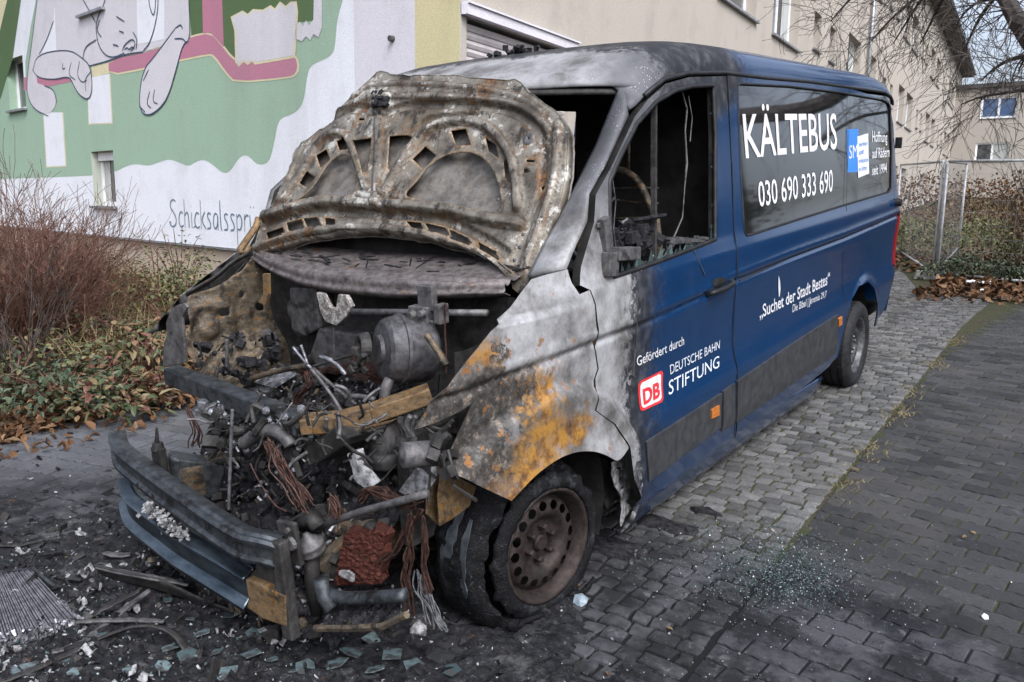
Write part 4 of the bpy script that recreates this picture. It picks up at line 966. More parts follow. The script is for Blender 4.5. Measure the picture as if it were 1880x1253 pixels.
# ------------------------------------------------------------------ bonnet, standing open, its underside to the viewer
def hc(x, y): return 420+x/2.506, 100+y/2.506
BO = (hb(458, 461, 0, -.74)+hb(935, 532, 0, .74))*.5
BU = (hb(935, 532, 0, .74)-hb(458, 461, 0, -.74)).normalized()
_top = (hb(1036, 228, 0, .73)+hb(530, 280, 0, -.73))*.5
BV = (_top-BO); BV = (BV-BU*BV.dot(BU)).normalized(); BN = BU.cross(BV).normalized()
if BN.y > 0: BN = -BN
def hp(x, y):
    u, v = hc(x, y); p = hit_plane(u, v, BO, BN, MB_)-BO; return (p.dot(BU), p.dot(BV))
HOUT = [(655, 95), (680, 72), (732, 74), (740, 92), (860, 95), (1000, 99), (1150, 108), (1270, 118), (1318, 108), (1400, 180), (1490, 245), (1545, 320), (1545, 400), (1532, 550), (1500, 660), (1470, 740), (1400, 920), (1350, 1060), (1300, 1090), (1270, 1000), (1150, 915), (1020, 868), (850, 832), (700, 818), (540, 818), (400, 830), (280, 860), (190, 885), (95, 905), (88, 880), (115, 800), (160, 700), (215, 620), (250, 560), (270, 510), (275, 432), (340, 385), (400, 340), (500, 240), (580, 165)]
HH = [[(258, 688), (330, 648), (385, 600), (430, 520), (480, 468), (530, 452), (565, 480), (580, 560), (578, 640), (520, 655), (400, 655), (310, 690)],
      [(390, 455), (438, 428), (458, 478), (412, 516)], [(345, 527), (388, 560), (348, 606), (310, 580)], [(488, 392), (528, 378), (540, 432), (502, 436)],
      [(797, 652), (860, 592), (915, 515), (1000, 458), (1100, 442), (1168, 470), (1218, 540), (1240, 620), (1242, 705), (1190, 728), (1050, 695), (900, 672)],
      [(845, 482), (903, 424), (955, 466), (895, 530)], [(1022, 352), (1088, 340), (1110, 414), (1046, 420)], [(1176, 378), (1222, 410), (1234, 470), (1190, 438)], [(1256, 482), (1278, 490), (1284, 580), (1262, 556)],
      [(572, 392), (654, 382), (640, 480), (626, 560), (602, 470)], [(738, 376), (834, 371), (790, 440), (728, 528)],
      [(152, 808), (233, 785), (250, 835), (170, 858)], [(250, 765), (325, 752), (340, 800), (268, 825)], [(332, 746), (400, 743), (424, 790), (356, 796)], [(436, 750), (482, 752), (486, 782), (442, 782)],
      [(815, 766), (880, 766), (892, 805), (850, 808)], [(896, 768), (990, 786), (1020, 850), (922, 812)], [(1006, 797), (1090, 836), (1124, 890), (1032, 860)], [(1136, 850), (1214, 890), (1236, 945), (1152, 897)],
      [(592, 288), (620, 290), (620, 300), (592, 298)], [(1358, 474), (1394, 474), (1394, 484), (1358, 484)], [(1418, 590), (1432, 582), (1436, 600), (1424, 612)], [(1346, 514), (1366, 514), (1368, 532), (1346, 534)], [(1356, 374), (1372, 366), (1384, 372), (1372, 388)]]
RID = [([(420, 310), (500, 255), (620, 235), (660, 262), (735, 268), (775, 243), (900, 228), (1100, 230), (1280, 245), (1380, 300), (1430, 380)], -.020, .022), ([(480, 260), (620, 185), (760, 195), (900, 190), (1100, 200), (1300, 220), (1400, 260), (1460, 330)], .012, .018), ([(560, 190), (640, 130), (800, 130), (1000, 140), (1200, 160), (1340, 190), (1440, 260)], .010, .014),
       ([(720, 640), (750, 570), (840, 440), (930, 340), (1010, 310), (1130, 300), (1230, 360), (1290, 450), (1315, 560), (1320, 690)], .024, .022), ([(700, 600), (730, 520), (810, 400), (900, 300), (960, 290), (1040, 285), (1150, 270)], -.016, .016),
       ([(240, 650), (330, 520), (400, 400), (470, 350), (540, 360), (590, 480), (630, 610)], .022, .022), ([(690, 290), (690, 450), (680, 600), (690, 690)], .014, .026), ([(600, 640), (660, 660), (760, 650)], .012, .02),
       ([(130, 735), (300, 700), (430, 672), (600, 690), (800, 700), (1000, 712), (1170, 752), (1330, 770)], .034, .026), ([(140, 780), (250, 735), (400, 720), (560, 730), (760, 740), (960, 755), (1130, 815), (1260, 900)], -.022, .02), ([(110, 880), (250, 835), (420, 808), (600, 800), (800, 812), (1000, 850), (1150, 905), (1290, 1010)], .028, .02),
       ([(1500, 300), (1490, 550), (1420, 760), (1330, 1000)], .014, .018), ([(1440, 420), (1430, 560), (1370, 740), (1300, 940)], -.010, .02), ([(330, 400), (270, 520), (210, 650)], .012, .02)]
RIDP = [(np.array([tuple(p) for p in chaikin([Vector(hp(*q)) for q in P], 2, False)]), a, w) for P, a, w in RID]
def seg_d(P, a, b):
    A, B = P[:-1], P[1:]; d = B-A; q = np.array((a, b)); t = np.clip(((q-A)*d).sum(1)/(d*d).sum(1), 0, 1); return float(np.sqrt((((A+d*t[:, None])-q)**2).sum(1).min()))
_lat = hp(700, 212)
def bon_h(a, b):
    h = 0.0
    for P, am, w in RIDP:
        d = seg_d(P, a, b)/w
        if d < 1.6: h += am*(1-sm((d-.62)/.42))
    q = max(abs(a-_lat[0]), abs(b-_lat[1])*1.0)
    h += .012*math.exp(-(max(0, q-.045)/.012)**2)
    return h+.004*fbm((a*3, b*3, 3.))+.0012*fbm((a*14, b*14, 8.))
bo = [p+Vector((fbm((p.x*9, p.y*9, 1.)), fbm((p.x*9, p.y*9, 5.))))*.010 for p in resample(chaikin([Vector(hp(*p)) for p in HOUT], 1), .035)]
holes = [[tuple(p) for p in (chaikin([Vector(hp(*q)) for q in h], 2 if len(h) > 9 else 0))] for h in HH]
def bend(a, b): return -.05*(a/.75)**2*.6                                  # the panel is gently crowned
mb = MB(); fill2d([tuple(p) for p in bo], holes, .0095, lambda a, b: BO+BU*a+BV*b+BN*(bon_h(a, b)+bend(a, b)), mb)
_hl = [np.array([tuple(p) for p in resample([Vector(q) for q in h], .02)+[Vector(h[0])]]) for h in holes]
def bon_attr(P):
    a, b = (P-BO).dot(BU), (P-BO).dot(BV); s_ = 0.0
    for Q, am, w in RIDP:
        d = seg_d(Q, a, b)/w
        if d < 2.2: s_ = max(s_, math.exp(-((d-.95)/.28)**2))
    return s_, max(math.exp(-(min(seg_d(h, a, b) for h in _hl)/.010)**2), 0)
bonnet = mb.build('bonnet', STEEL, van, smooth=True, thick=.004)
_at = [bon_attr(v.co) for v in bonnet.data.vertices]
for k_, nm_ in enumerate(('rib_outline', 'lip')): bonnet.data.attributes.new(nm_, 'FLOAT', 'POINT').data.foreach_set('value', [q[k_] for q in _at])
bonnet['label'] = 'open bonnet with scorched brown and white underside frame'
mb = MB(); cxy = sum((p for p in bo), Vector((0, 0)))/len(bo)
def skin_fn(a, b):
    return BO+BU*a+BV*b+BN*(-.045+bend(a, b)+.006*fbm((a*5, b*5, 1.)))
fill2d([tuple(cxy+(p-cxy)*1.012) for p in bo], [], .04, skin_fn, mb); mb.build('outer_skin', SKIN, bonnet, smooth=True, thick=.003)
mb = MB(); bp = [tuple(cxy+(p-cxy)*1.004) for p in resample(bo, .02)]
vs = []
for a, b in bp: vs += [BO+BU*a+BV*b+BN*(bon_h(a, b)+bend(a, b)+.002), BO+BU*a+BV*b+BN*(-.046+bend(a, b))]
mb.add(vs, [(2*i, 2*i+1, (2*i+3) % len(vs), (2*i+2) % len(vs)) for i in range(len(vs)//2)]); mb.build('folded_rim', STEEL, bonnet, smooth=True, thick=.003)
def BP(x, y, h=0): a, b = hp(x, y); return BO+BU*a+BV*b+BN*(h+bend(a, b))
mb = MB(); RB = Matrix((BU, BV, BN)).transposed(); mb.box(BP(702, 212, .008), (.075, .075, .012), RB)
for k in range(34): mb.box(BP(702+random.uniform(-34, 34), 212+random.uniform(-34, 34), .016), [random.uniform(.008, .026) for _ in range(3)], RB @ Matrix.Rotation(random.random()*3, 3, 'Z'))
mb.build('latch', CHAR, bonnet, bevel=.002)
mb = MB()
for x, y in ((638, 190), (775, 185), (830, 180), (1142, 192), (1372, 520), (1335, 810), (1278, 790), (1320, 870), (1230, 660), (1295, 930), (476, 320), (1180, 720), (770, 250)): mb.lathe([(0, .004), (.006, .004), (.008, 0)], BP(x, y, bon_h(*hp(x, y))+.001), BN, 10); mb.build('bolt', GREYM, bonnet, smooth=True); mb = MB()
mb.lathe([(.004, .0), (.010, .006), (.022, .004), (.028, .0)], BP(1370, 376, bon_h(*hp(1370, 376))+.002), BN, 16); mb.build('bolt', GREYM, bonnet, smooth=True)
mb = MB(); 
for ps in ([(130, 745), (115, 790), (70, 850), (40, 890), (50, 912), (80, 905), (88, 880)],): mb.tube([BP(x, y, .02) for x, y in ps], .016, 6, flat=.5)
mb.build('bonnet_hinge', RUSTM, van, smooth=True)
# ------------------------------------------------------------------ cowl, bulkhead and the open front
def e3(x, y): return 260+x/2.41, 420+y/2.41
def e4(x, y): return 180+x/2.541, 760+y/2.541
def E3(x, y, ax, val): return hb(*e3(x, y), ax, val)
def E4(x, y, ax, val): return hb(*e4(x, y), ax, val)
def E5(x, y, ax, val): return hb(740+x/1.958, 560+y/1.958, ax, val)
lip = [(95, 938), (180, 1000), (300, 1055), (450, 1090), (650, 1110), (880, 1116), (1100, 1112), (1265, 1102)]
edge = [(110, 920), (190, 966), (310, 1006), (460, 1030), (650, 1048), (880, 1062), (1100, 1072), (1268, 1070)]
mb = MB(); rows = []
yy = [.84, .76, .70, .66, .64, .66, .72, .80]
def crow(px, dy=0): return [hb(*hc(*p), 1, y+dy) for p, y in zip(px, yy)]
A = crow(lip); B_ = crow(edge, .012)
backr = [Vector((p.x*1.02, .95+.07*(1-(p.x/.8)**2), p.z+.045+.02)) for p in B_]
def mixr(P, Q, t, h=0): return [p.lerp(q, t)+Vector((0, 0, h)) for p, q in zip(P, Q)]
rows = [[p+Vector((0, .05, -.02)) for p in A], A, mixr(A, B_, .42, .0), [p+Vector((0, .012, .0)) for p in mixr(A, B_, .48)], mixr(A, B_, .9, .004), mixr(B_, backr, .03, .012), mixr(B_, backr, .06, .012), mixr(B_, backr, .09, -.006), mixr(B_, backr, .20, -.006), mixr(B_, backr, .23, .006), mixr(B_, backr, .30, .006), mixr(B_, backr, .33, -.010), mixr(B_, backr, .6, -.012), backr]
rows = [chaikin(r, 2, False) for r in rows]; n = len(rows[0])
vs = [p+Vector((0, 0, .006*fbm((p.x*7, p.y*7, i)))) for i, r in enumerate(rows) for p in r]
mb.add(vs, [(i*n+k, i*n+k+1, (i+1)*n+k+1, (i+1)*n+k) for i in range(len(rows)-1) for k in range(n-1)])
cowl = mb.build('cowl_panel', COWL, van, smooth=True, thick=.004, sub=1)
m0 = cowl.modifiers; m0.move(0, 0)
mb = MB()
for k in range(46):
    a = random.random(); i = int(a*(n-1)); t = random.uniform(.25, .95); p = rows[6][i].lerp(rows[-1][i], t)
    if k < 36: mb.box(p+Vector((0, 0, .004)), (random.uniform(.02, .11), random.uniform(.004, .018), random.uniform(.003, .008)), Matrix.Rotation(random.uniform(-.4, .4), 3, 'Z') @ Matrix.Rotation(random.uniform(-.2, .2), 3, 'Y'))
    else: mb.tube([p, p+Vector((random.uniform(-.06, .06), random.uniform(-.04, .04), random.uniform(.01, .04)))], .003, 4)
tag(mb.build('charred_scraps', CHAR, cowl), kind='stuff')
mb = MB(); mb.box((0, 1.06, 1.36), (1.5, .02, .20)); mb.box((0, 1.1, 1.0), (1.6, .02, .9)); mb.build('scuttle', BLACK, van)
# engine bay bulkhead: pressed and sooty
mb = MB()
mb.grid(lambda a, b: Vector((-.76+1.5*a, .90+.05*math.sin(a*9)*math.sin(b*4)+.03*fbm((a*5, b*4, 2.)), .45+.76*b)), 60, 30); mb.build('bulkhead_panel', DARKM, van, smooth=True)
mb = MB()
for x, y, r in ((700, 360, .06), (560, 520, .09), (720, 430, .05)): p = E3(x, y, 1, .86); mb.lathe([(r, .0), (r*.9, -.03), (r*.3, -.05), (0, -.05)], p, (0, 1, 0), 20); mb.build('bulkhead_pressing', GREYM, van); mb = MB()
mb.prism([E3(x, y, 1, .80) for x, y in ((650, 260), (770, 260), (790, 440), (720, 480), (660, 450))], (0, .1, 0)); mb.build('bulkhead_pressing', GREYM, van, bevel=.012); mb = MB(); mb.prism([E3(x, y, 1, .80) for x, y in ((780, 440), (980, 470), (960, 640), (790, 640), (740, 560))], (0, .1, 0)); mb.build('bulkhead_pressing', GREYM, van, bevel=.012)
# passenger side inner wing
IW = [(478, 130), (440, 185), (350, 245), (215, 300), (205, 345), (200, 440), (195, 520), (215, 600), (330, 620), (470, 640), (660, 640), (660, 250), (600, 215), (540, 180)]
iw = [E3(x, y, 0, -.70) for x, y in IW]
hw = [[(p.y, p.z) for p in (E3(x, y, 0, -.70) for x, y in h)] for h in ([(330, 355), (370, 343), (382, 380), (345, 390)], [(505, 330), (535, 325), (540, 360), (510, 365)], [(253, 357), (270, 355), (272, 370), (256, 372)], [(186, 400), (200, 395), (212, 430), (205, 470), (190, 455)], [(425, 280), (455, 275), (460, 300), (435, 310)])]
mb = MB()
def iw_fn(y, z):
    c = E3(300, 440, 0, -.7); r = math.hypot(y-c.y, z-c.z)
    return Vector((-.70+.02*math.sin(r*70)*math.exp(-r*7)+.02*fbm((y*7, z*7, 0.))+.05*sm((.95-z)/.12), y, z))
fill2d([(p.y, p.z) for p in iw], [[tuple(p) for p in chaikin([Vector(q) for q in h], 1)] for h in hw], .016, iw_fn, mb)
mb.build('inner_wing', INNER, van, smooth=True, thick=.004)
mb = MB()
for ps, w_ in (([(200, 290), (260, 255), (330, 215), (400, 150), (475, 110)], .035), ([(215, 305), (300, 300), (380, 240), (470, 140)], .012)):
    L = [E3(x, y, 0, -.73) for x, y in ps]; mb.tube(chaikin(L, 1, False), w_*.6, 6, flat=.35)
mb.build('wing_flange', DARKM, van, smooth=True)
mb = MB(); tc = E3(400, 540, 0, -.56)
def tw(a, b): t = a*2*math.pi; r = .03+.12*b; p = tc+Vector((r*math.cos(t)*1.0, r*math.sin(t)*1.25, .02-.16*b*b)); n_ = .035*fbm((p.x*9, p.y*9, p.z*9))+.02*fbm((p.x*30, p.y*30, p.z*30)); return p+Vector((n_, n_, n_*1.5))
mb.grid(tw, 48, 20); mb.build('strut_tower', INNER, van)
mb = MB()
for k in range(70): p = tc+Vector((random.uniform(-.12, .22), random.uniform(-.2, .2), random.uniform(-.12, .05))); (mb.box(p, [random.uniform(.01, .05) for _ in range(3)], Matrix.Rotation(random.random()*3, 3, (random.random(), random.random(), .4))) if k % 3 else mb.tube([p, p+Vector((random.uniform(-.08, .1), random.uniform(-.08, .08), random.uniform(-.03, .08)))], random.uniform(.003, .009), 5))
tag(mb.build('burnt_scraps', CHAR, van), kind='stuff')
mb = MB(); mb.prism([E3(x, y, 1, .28) for x, y in ((92, 612), (98, 500), (112, 468), (106, 418), (125, 370), (155, 340), (188, 330), (202, 348), (178, 392), (182, 440), (192, 560), (192, 592), (150, 606))], (.0, .012, 0)); mb.build('lamp_bracket', GREYM, van, bevel=.003)
mb = MB(); mb.prism([E3(x, y, 1, .29) for x, y in ((92, 612), (110, 470), (130, 480), (122, 612))], (.0, .05, 0)); mb.build('bracket_flange', INNER, van)
# upper crossmember: dark left half, bent; rusty right half
a = hb(316, 688, 0, -.72)+Vector((0, 0, 0)); b = hb(556, 780, 1, .20); c = hb(645, 772, 1, .30); d = hb(790, 722, 1, .50)
def channel(mb, P, w, h):
    for i in range(len(P)-1): mb.beam(P[i], P[i+1], w, h)
mb = MB(); channel(mb, [a, b], .075, .075); o = mb.build('crossmember', BUMPS, van, bevel=.008); o['label'] = 'dark bent upper crossmember'
mb = MB(); q = a.lerp(b, .42)+Vector((0, -.03, -.03))
for k in range(9): mb.box(q+Vector((random.uniform(-.06, .06), random.uniform(-.05, .02), random.uniform(-.05, .03))), [random.uniform(.02, .055) for _ in range(3)], Matrix.Rotation(random.random(), 3, 'Z'))
mb.build('bonnet_lock', ALU, o, bevel=.004)
mb = MB(); pts = chaikin([b+Vector((.0, -.002, .003)), c, d], 1, False)
for i in range(len(pts)-1): mb.beam(pts[i], pts[i+1]+(pts[i+1]-pts[i])*.02, .085, .055)
mb.prism([E3(x, y, 1, .27) for x, y in ((820, 905), (960, 885), (1120, 845), (1100, 862), (960, 905), (850, 912))], (0, .02, 0))
o = mb.build('crossmember', RUSTM, van, bevel=.008); o['label'] = 'rust orange right half of the crossmember'
# brake servo
bc = hb(728, 642, 1, .52); ax = Vector((-.42, -.86, .10)).normalized()
mb = MB(); mb.lathe([(0, .075), (.05, .075), (.055, .062), (.098, .056), (.112, .045), (.119, .025), (.121, .0), (.128, -.002), (.129, -.014), (.122, -.018), (.121, -.10), (.117, -.115), (.10, -.13), (0, -.135)], bc, ax, 40)
sv_ = mb.build('brake_servo', m_burnt('servo_steel', .2, .3, .6, (.075, .075, .082), 2.4, bumpy=.2, metal=.5), van, auto=30)
mb = MB(); mb.lathe([(.02, .10), (.022, .13), (.04, .135), (.046, .125), (.05, .10)], bc+Vector((-.01, 0, .015)), ax, 20); 
for k in range(14): mb.box(bc+ax*.13+Vector((random.uniform(-.04, .03), random.uniform(-.02, .02), random.uniform(-.07, .01))), [random.uniform(.01, .035) for _ in range(3)], Matrix.Rotation(random.random(), 3, 'Y'))
mb.build('push_rod_boss', DARKM, sv_, smooth=False, bevel=.004)
mb = MB(); mb.tube([hb(648, 573, 1, .60), hb(895, 575, 1, .66)], .0125, 8); mb.build('wiper_linkage', GREYM, van, smooth=True)
mb = MB(); p = hb(775, 577, 1, .60); mb.box(p, (.09, .05, .06)); mb.box(p+Vector((.02, .01, .06)), (.07, .03, .09)); mb.box(p+Vector((.0, 0, -.05)), (.13, .012, .07), Matrix.Rotation(.3, 3, 'X')); mb.box(p+Vector((.09, 0, .01)), (.03, .05, .07)); mb.lathe([(0, .02), (.014, .02), (.018, 0)], p+Vector((-.02, -.026, 0)), (0, -1, 0), 10); mb.lathe([(0, .02), (.012, .02), (.015, 0)], p+Vector((.03, -.026, .01)), (0, -1, 0), 10); mb.build('linkage_bracket', GREYM, van, bevel=.005)
mb = MB(); mb.prism([E3(x, y, 1, .62) for x, y in ((770, 282), (802, 288), (835, 350), (858, 352), (868, 292), (905, 296), (930, 345), (905, 390), (860, 432), (812, 412), (790, 372))], (0, .02, 0)); mb.build('melted_plate', MELTW, van, bevel=.004)
mb = MB(); mb.prism([E3(x, y, 1, .62) for x, y in ((535, 200), (558, 200), (560, 290), (545, 340), (515, 325), (538, 290))], (0, .015, 0)); mb.build('loose_bracket', RUSTM, van)
mb = MB(); r0, r1 = hb(703, 768, 1, .42), hb(709, 858, 1, .42); mb.lathe([(0, .0), (.045, .0), (.058, .012), (.058, .06), (.055, .065), (.058, .07), (.058, .15), (.050, .17), (.02, .18), (0, .18)], r1, (0, 0, 1), 24); mb.tube([r0+Vector((0, 0, .0)), r0+Vector((.0, .02, .10)), r0+Vector((.02, .05, .17))], .02, 8); mb.build('receiver_drier', GREYM, van, smooth=True)
# right inner wing, wheelhouses
mb = MB(); mb.grid(lambda a, b: Vector((.66+.02*fbm((a*4, b*4, 5.)), .62+.55*a, .30+.75*b)), 20, 20); mb.build('inner_wing', DARKM, van, smooth=True)
for wc, sg in ((WC, 1), (RWC, 1), (Vector((-WC.x, WC.y, WC.z)), -1), (Vector((-RWC.x, RWC.y, RWC.z)), -1)):
    mb = MB(); rr = (.42 if sg > 0 else .36) if wc.y < 2 else .40; vs = []
    for k in range(25):
        t = R(-25+(140 if wc.y < 2 else 230)*k/24); y = wc.y+rr*math.cos(t); z = wc.z+.06+rr*math.sin(t)
        vs += [(sg*.93, y, z), (sg*.5, y, z)]
    mb.add(vs, [(2*i, 2*i+1, 2*i+3, 2*i+2) for i in range(24)]); mb.add([(sg*.5, wc.y, wc.z)]+[vs[2*i+1] for i in range(25)], [(0, i, i+1) for i in range(1, 25)])
    mb.build('wheelhouse', BLACK, van)
mb = MB(); mb.box((0, 1.2, .26), (1.1, .5, .05)); mb.beam((-.45, .1, .46), (-.45, 1.5, .40), .10, .14); mb.beam((.45, .25, .42), (.45, 1.5, .40), .10, .14); mb.build('chassis_rail', INNER, van, bevel=.01)
mb = MB(); q0 = E4(325, 270, 0, -.50); q1 = E4(560, 300, 0, -.44); mb.beam(q0, q1, .13, .15); mb.prism([E4(x, y, 1, .10) for x, y in ((320, 190), (345, 215), (360, 345), (335, 340))], (.02, .02, 0)); mb.build('crash_box', BUMPS, van, bevel=.01)
mb = MB(); p = E4(285, 190, 1, .10); mb.box(p+Vector((0, 0, -.04)), (.06, .03, .14)); mb.box(p+Vector((0, 0, .07)), (.03, .012, .09), Matrix.Rotation(.2, 3, 'Y'), .4); mb.lathe([(0, .03), (.02, .03), (.025, 0)], p+Vector((0, 0, .02)), (0, 0, 1), 10); mb.build('tow_bracket', DARKM, van, bevel=.004)
# heap of burnt remains where the engine was
mb = MB()
def heap(a, b):
    x = -.58+1.16*a; y = .02+.84*b
    z = .16+.60*sm((y-.02)/.62)+.03*math.sin(x*5)
    n1 = fbm((x*5, y*5, .3)); n2 = fbm((x*15, y*15, 2.)); n3 = fbm((x*40, y*40, 4.), 3)
    return Vector((x+.02*n2, y+.03*n1, max(.07, z+.11*n1+.045*n2+.014*n3)))
mb.grid(heap, 150, 110); hp_ = mb.build('engine_remains', CHAR, van, smooth=False)
def heap_pt(x, y): return heap((x+.58)/1.16, (y-.02)/.84)
def rv_(): return Vector((random.uniform(-1, 1), random.uniform(-1, 1), random.uniform(-1, 1)))
def rrot(): return Matrix.Rotation(random.random()*6.28, 3, Vector((random.uniform(-1, 1), random.uniform(-1, 1), random.uniform(-1, 1)+.01)).normalized())
for nm, m, cnt, s0, s1, bev in (('engine_fragments', DARKM, 260, .010, .06, .003), ('aluminium_drips', ALU, 110, .006, .028, .002), ('ash_flakes', ASH, 420, .004, .022, None), ('charred_blocks', CHAR, 320, .008, .055, .003), ('rusted_fragments', INNER, 60, .008, .04, .002)):
    mb = MB()
    for k in range(cnt):
        x, y = random.uniform(-.56, .56), random.uniform(.0, .8); p = heap_pt(x, y)+Vector((0, -.01, random.uniform(-.005, .05)))
        s_ = [random.uniform(s0, s1) for _ in range(3)]; 
        if nm == 'ash_flakes': s_[2] *= .3
        if random.random() < .3 and nm != 'ash_flakes': mb.lathe([(0, -s_[0]), (s_[1]*.5, -s_[0]), (s_[1]*.55, 0), (s_[1]*.4, s_[0]*.6), (0, s_[0]*.6)], p, (random.uniform(-1, 1), random.uniform(-1, 1), random.random()), 12)
        else: mb.box(p, s_, rrot(), random.uniform(.6, 1))
    tag(mb.build(nm, m, van, bevel=bev), kind='stuff')
def hose(pts, r, m, name, n=8, it=2, parent=van):
    mb = MB(); mb.tube(chaikin([Vector(p) for p in pts], it, False), r, n); return mb.build(name, m, parent, smooth=True)
hose([E3(x, y, 1, .16) for x, y in ((450, 950), (480, 930), (520, 898), (590, 890), (640, 925), (660, 960))], .024, GREYM, 'coolant_hose', 10)
mb = MB(); q = [E3(x, y, 1, .22) for x, y in ((700, 960), (850, 880), (915, 925), (900, 960), (770, 1045), (745, 1040))]; mb.prism(q, (.03, .16, 0)); mb.build('control_unit', DARKM, van, bevel=.008)
mb = MB(); mb.lathe([(0, .05), (.014, .05), (.016, .045), (.034, .045), (.04, .04), (.04, -.06), (0, -.06)], E3(1215, 1000, 1, .16), (-.5, -.85, .1), 20); mb.build('pump_housing', GREYM, van, smooth=True)
mb = MB()
for k in range(9):
    z0 = E3(500+k*11, 680+k*3, 1, .55); mb.tube([z0, z0+Vector((.05, .08, .05))], .006, 5)
mb.box(E3(545, 690, 1, .60), (.13, .12, .03), Matrix.Rotation(.4, 3, 'Z') @ Matrix.Rotation(.5, 3, 'X')); mb.build('finned_cooler', ALU, van)
mb = MB(); mb.grid(lambda a, b: E3(925+140*a, 545+140*b-20*math.sin(a*4), 1, .62), 8, 8); mb.build('scorched_mesh', COPPER, van, thick=.004)
# stays and wires through the bay
for ps, yv, r, m in (([(670, 525), (740, 610), (760, 625)], .5, .006, ALU), ([(705, 515), (735, 600)], .5, .006, ALU), ([(760, 620), (850, 700), (950, 780)], .45, .007, GREYM), ([(750, 620), (860, 760), (930, 900), (1000, 1070)], .35, .007, GREYM), ([(790, 565), (860, 590), (905, 650)], .5, .009, ALU), ([(760, 610), (860, 580), (930, 560)], .5, .006, DARKM), ([(480, 665), (600, 630), (730, 605)], .52, .012, INNER), ([(1260, 470), (1310, 540), (1350, 605)], .5, .012, INNER), ([(905, 745), (960, 740), (1030, 755)], .40, .010, GREYM),
                    ([(402, 800), (395, 950), (390, 1100), (385, 1245)], .10, .006, CABLE), ([(375, 490), (378, 570), (375, 640)], .4, .008, GREYM), ([(850, 440), (852, 520), (848, 560)], .7, .003, CABLE), ([(1345, 330), (1340, 420), (1350, 600), (1345, 640)], .6, .004, COPPER), ([(1190, 830), (1170, 870), (1195, 960), (1260, 960)], .25, .010, GREYM), ([(1215, 830), (1190, 890), (1210, 940)], .26, .008, GREYM), ([(480, 1040), (520, 1120), (590, 1230), (640, 1250)], .05, .003, COPPER)):
    hose([E3(x, y, 1, yv) for x, y in ps], r, m, 'bent_pipe' if r > .004 else 'loose_wire')
def bundle(ps, conv, yv, cnt, spread, m, name, r=.0028):
    mb = MB(); P = [conv(x, y, 1, yv) for x, y in ps]
    for k in range(cnt):
        o_ = Vector((random.gauss(0, spread), random.gauss(0, spread), random.gauss(0, spread)*.6))
        Q = resample(P, .035, False); pk = random.random()*9
        mb.tube(chaikin([p+o_*(.4+.9*i/len(Q))+rv_()*spread*.5+Vector((math.sin(i*1.3+pk), math.cos(i*.9+pk), math.sin(i*1.1-pk)))*spread*.55 for i, p in enumerate(Q)], 2, False), r, 4)
    return mb.build(name, m, van)
bundle([(560, 950), (620, 1050), (680, 1140), (730, 1230)], E3, .08, 22, .014, COPPER, 'wire_bundle')
bundle([(730, 640), (750, 690), (700, 740), (690, 780)], E3, .42, 12, .008, COPPER, 'wire_bundle')
bundle([(200, 800), (220, 850), (245, 900), (240, 960)], E3, .25, 7, .01, COPPER, 'wire_bundle')
bundle([(1230, 400), (1270, 360), (1330, 370), (1400, 420), (1470, 410)], E4, .14, 26, .012, COPPER, 'wire_bundle')
bundle([(1080, 380), (1110, 430), (1120, 480)], E4, .10, 16, .012, COPPER, 'wire_bundle')
bundle([(1510, 450), (1440, 540), (1390, 640), (1320, 690)], E4, .14, 12, .006, COPPER, 'wire_bundle')
bundle([(1465, 470), (1455, 600), (1440, 760), (1450, 930)], E4, .12, 9, .010, COPPER, 'wire_bundle')
bundle([(1515, 480), (1530, 600), (1520, 720), (1550, 830)], E4, .14, 6, .006, COPPER, 'wire_bundle')
bundle([(1500, 740), (1530, 840), (1565, 930), (1595, 1000)], E4, .14, 16, .012, CABLE, 'wire_bundle', .0022)
bundle([(700, 640), (780, 640), (860, 620), (960, 640), (1020, 660)], E3, .55, 18, .012, COPPER, 'wire_bundle', .0022)
mb = MB()
for k in range(46):
    x, y = random.uniform(300, 760), random.uniform(790, 1020); p = E3(x, y, 1, .2+random.uniform(-.05, .12))
    t = random.random()
    if t < .5: mb.tube(chaikin([p, p+Vector((random.uniform(-.08, .08), random.uniform(-.05, .05), random.uniform(-.06, .06))), p+Vector((random.uniform(-.12, .12), random.uniform(-.05, .05), random.uniform(-.1, .04)))], 2, False), random.uniform(.004, .013), 6)
    elif t < .8: mb.lathe([(0, .02), (.016, .02), (.02, .0), (.012, -.03), (0, -.03)], p, (random.uniform(-1, 1), -1, random.uniform(-.5, .5)), 10)
    else: mb.box(p, [random.uniform(.02, .06) for _ in range(3)], rrot())
tag(mb.build('burnt_fittings', DARKM, van, bevel=.003), kind='stuff')
mb = MB(); mg = MB()
for k in range(190):
    if k < 110: x, y = random.uniform(-.54, .5), random.uniform(.05, .75); p = heap_pt(x, y)+Vector((0, -.015, random.uniform(0, .05)))
    else: p = E3(random.uniform(310, 1050), random.uniform(760, 1150), 1, .16+random.uniform(-.06, .12))
    q = [p]
    d = rv_(); L = random.uniform(.04, .16)
    for j in range(3): d = (d+rv_()*.8).normalized(); q.append(q[-1]+d*L/3*Vector((1, .5, .8)).length*.6)
    (mb if k % 3 else mg).tube(chaikin(q, 2, False), random.uniform(.0018, .0075), 5)
tag(mb.build('burnt_cables', DARKM, van, smooth=True), kind='stuff'); tag(mg.build('burnt_cables', GREYM, van, smooth=True), kind='stuff')
mb = MB()
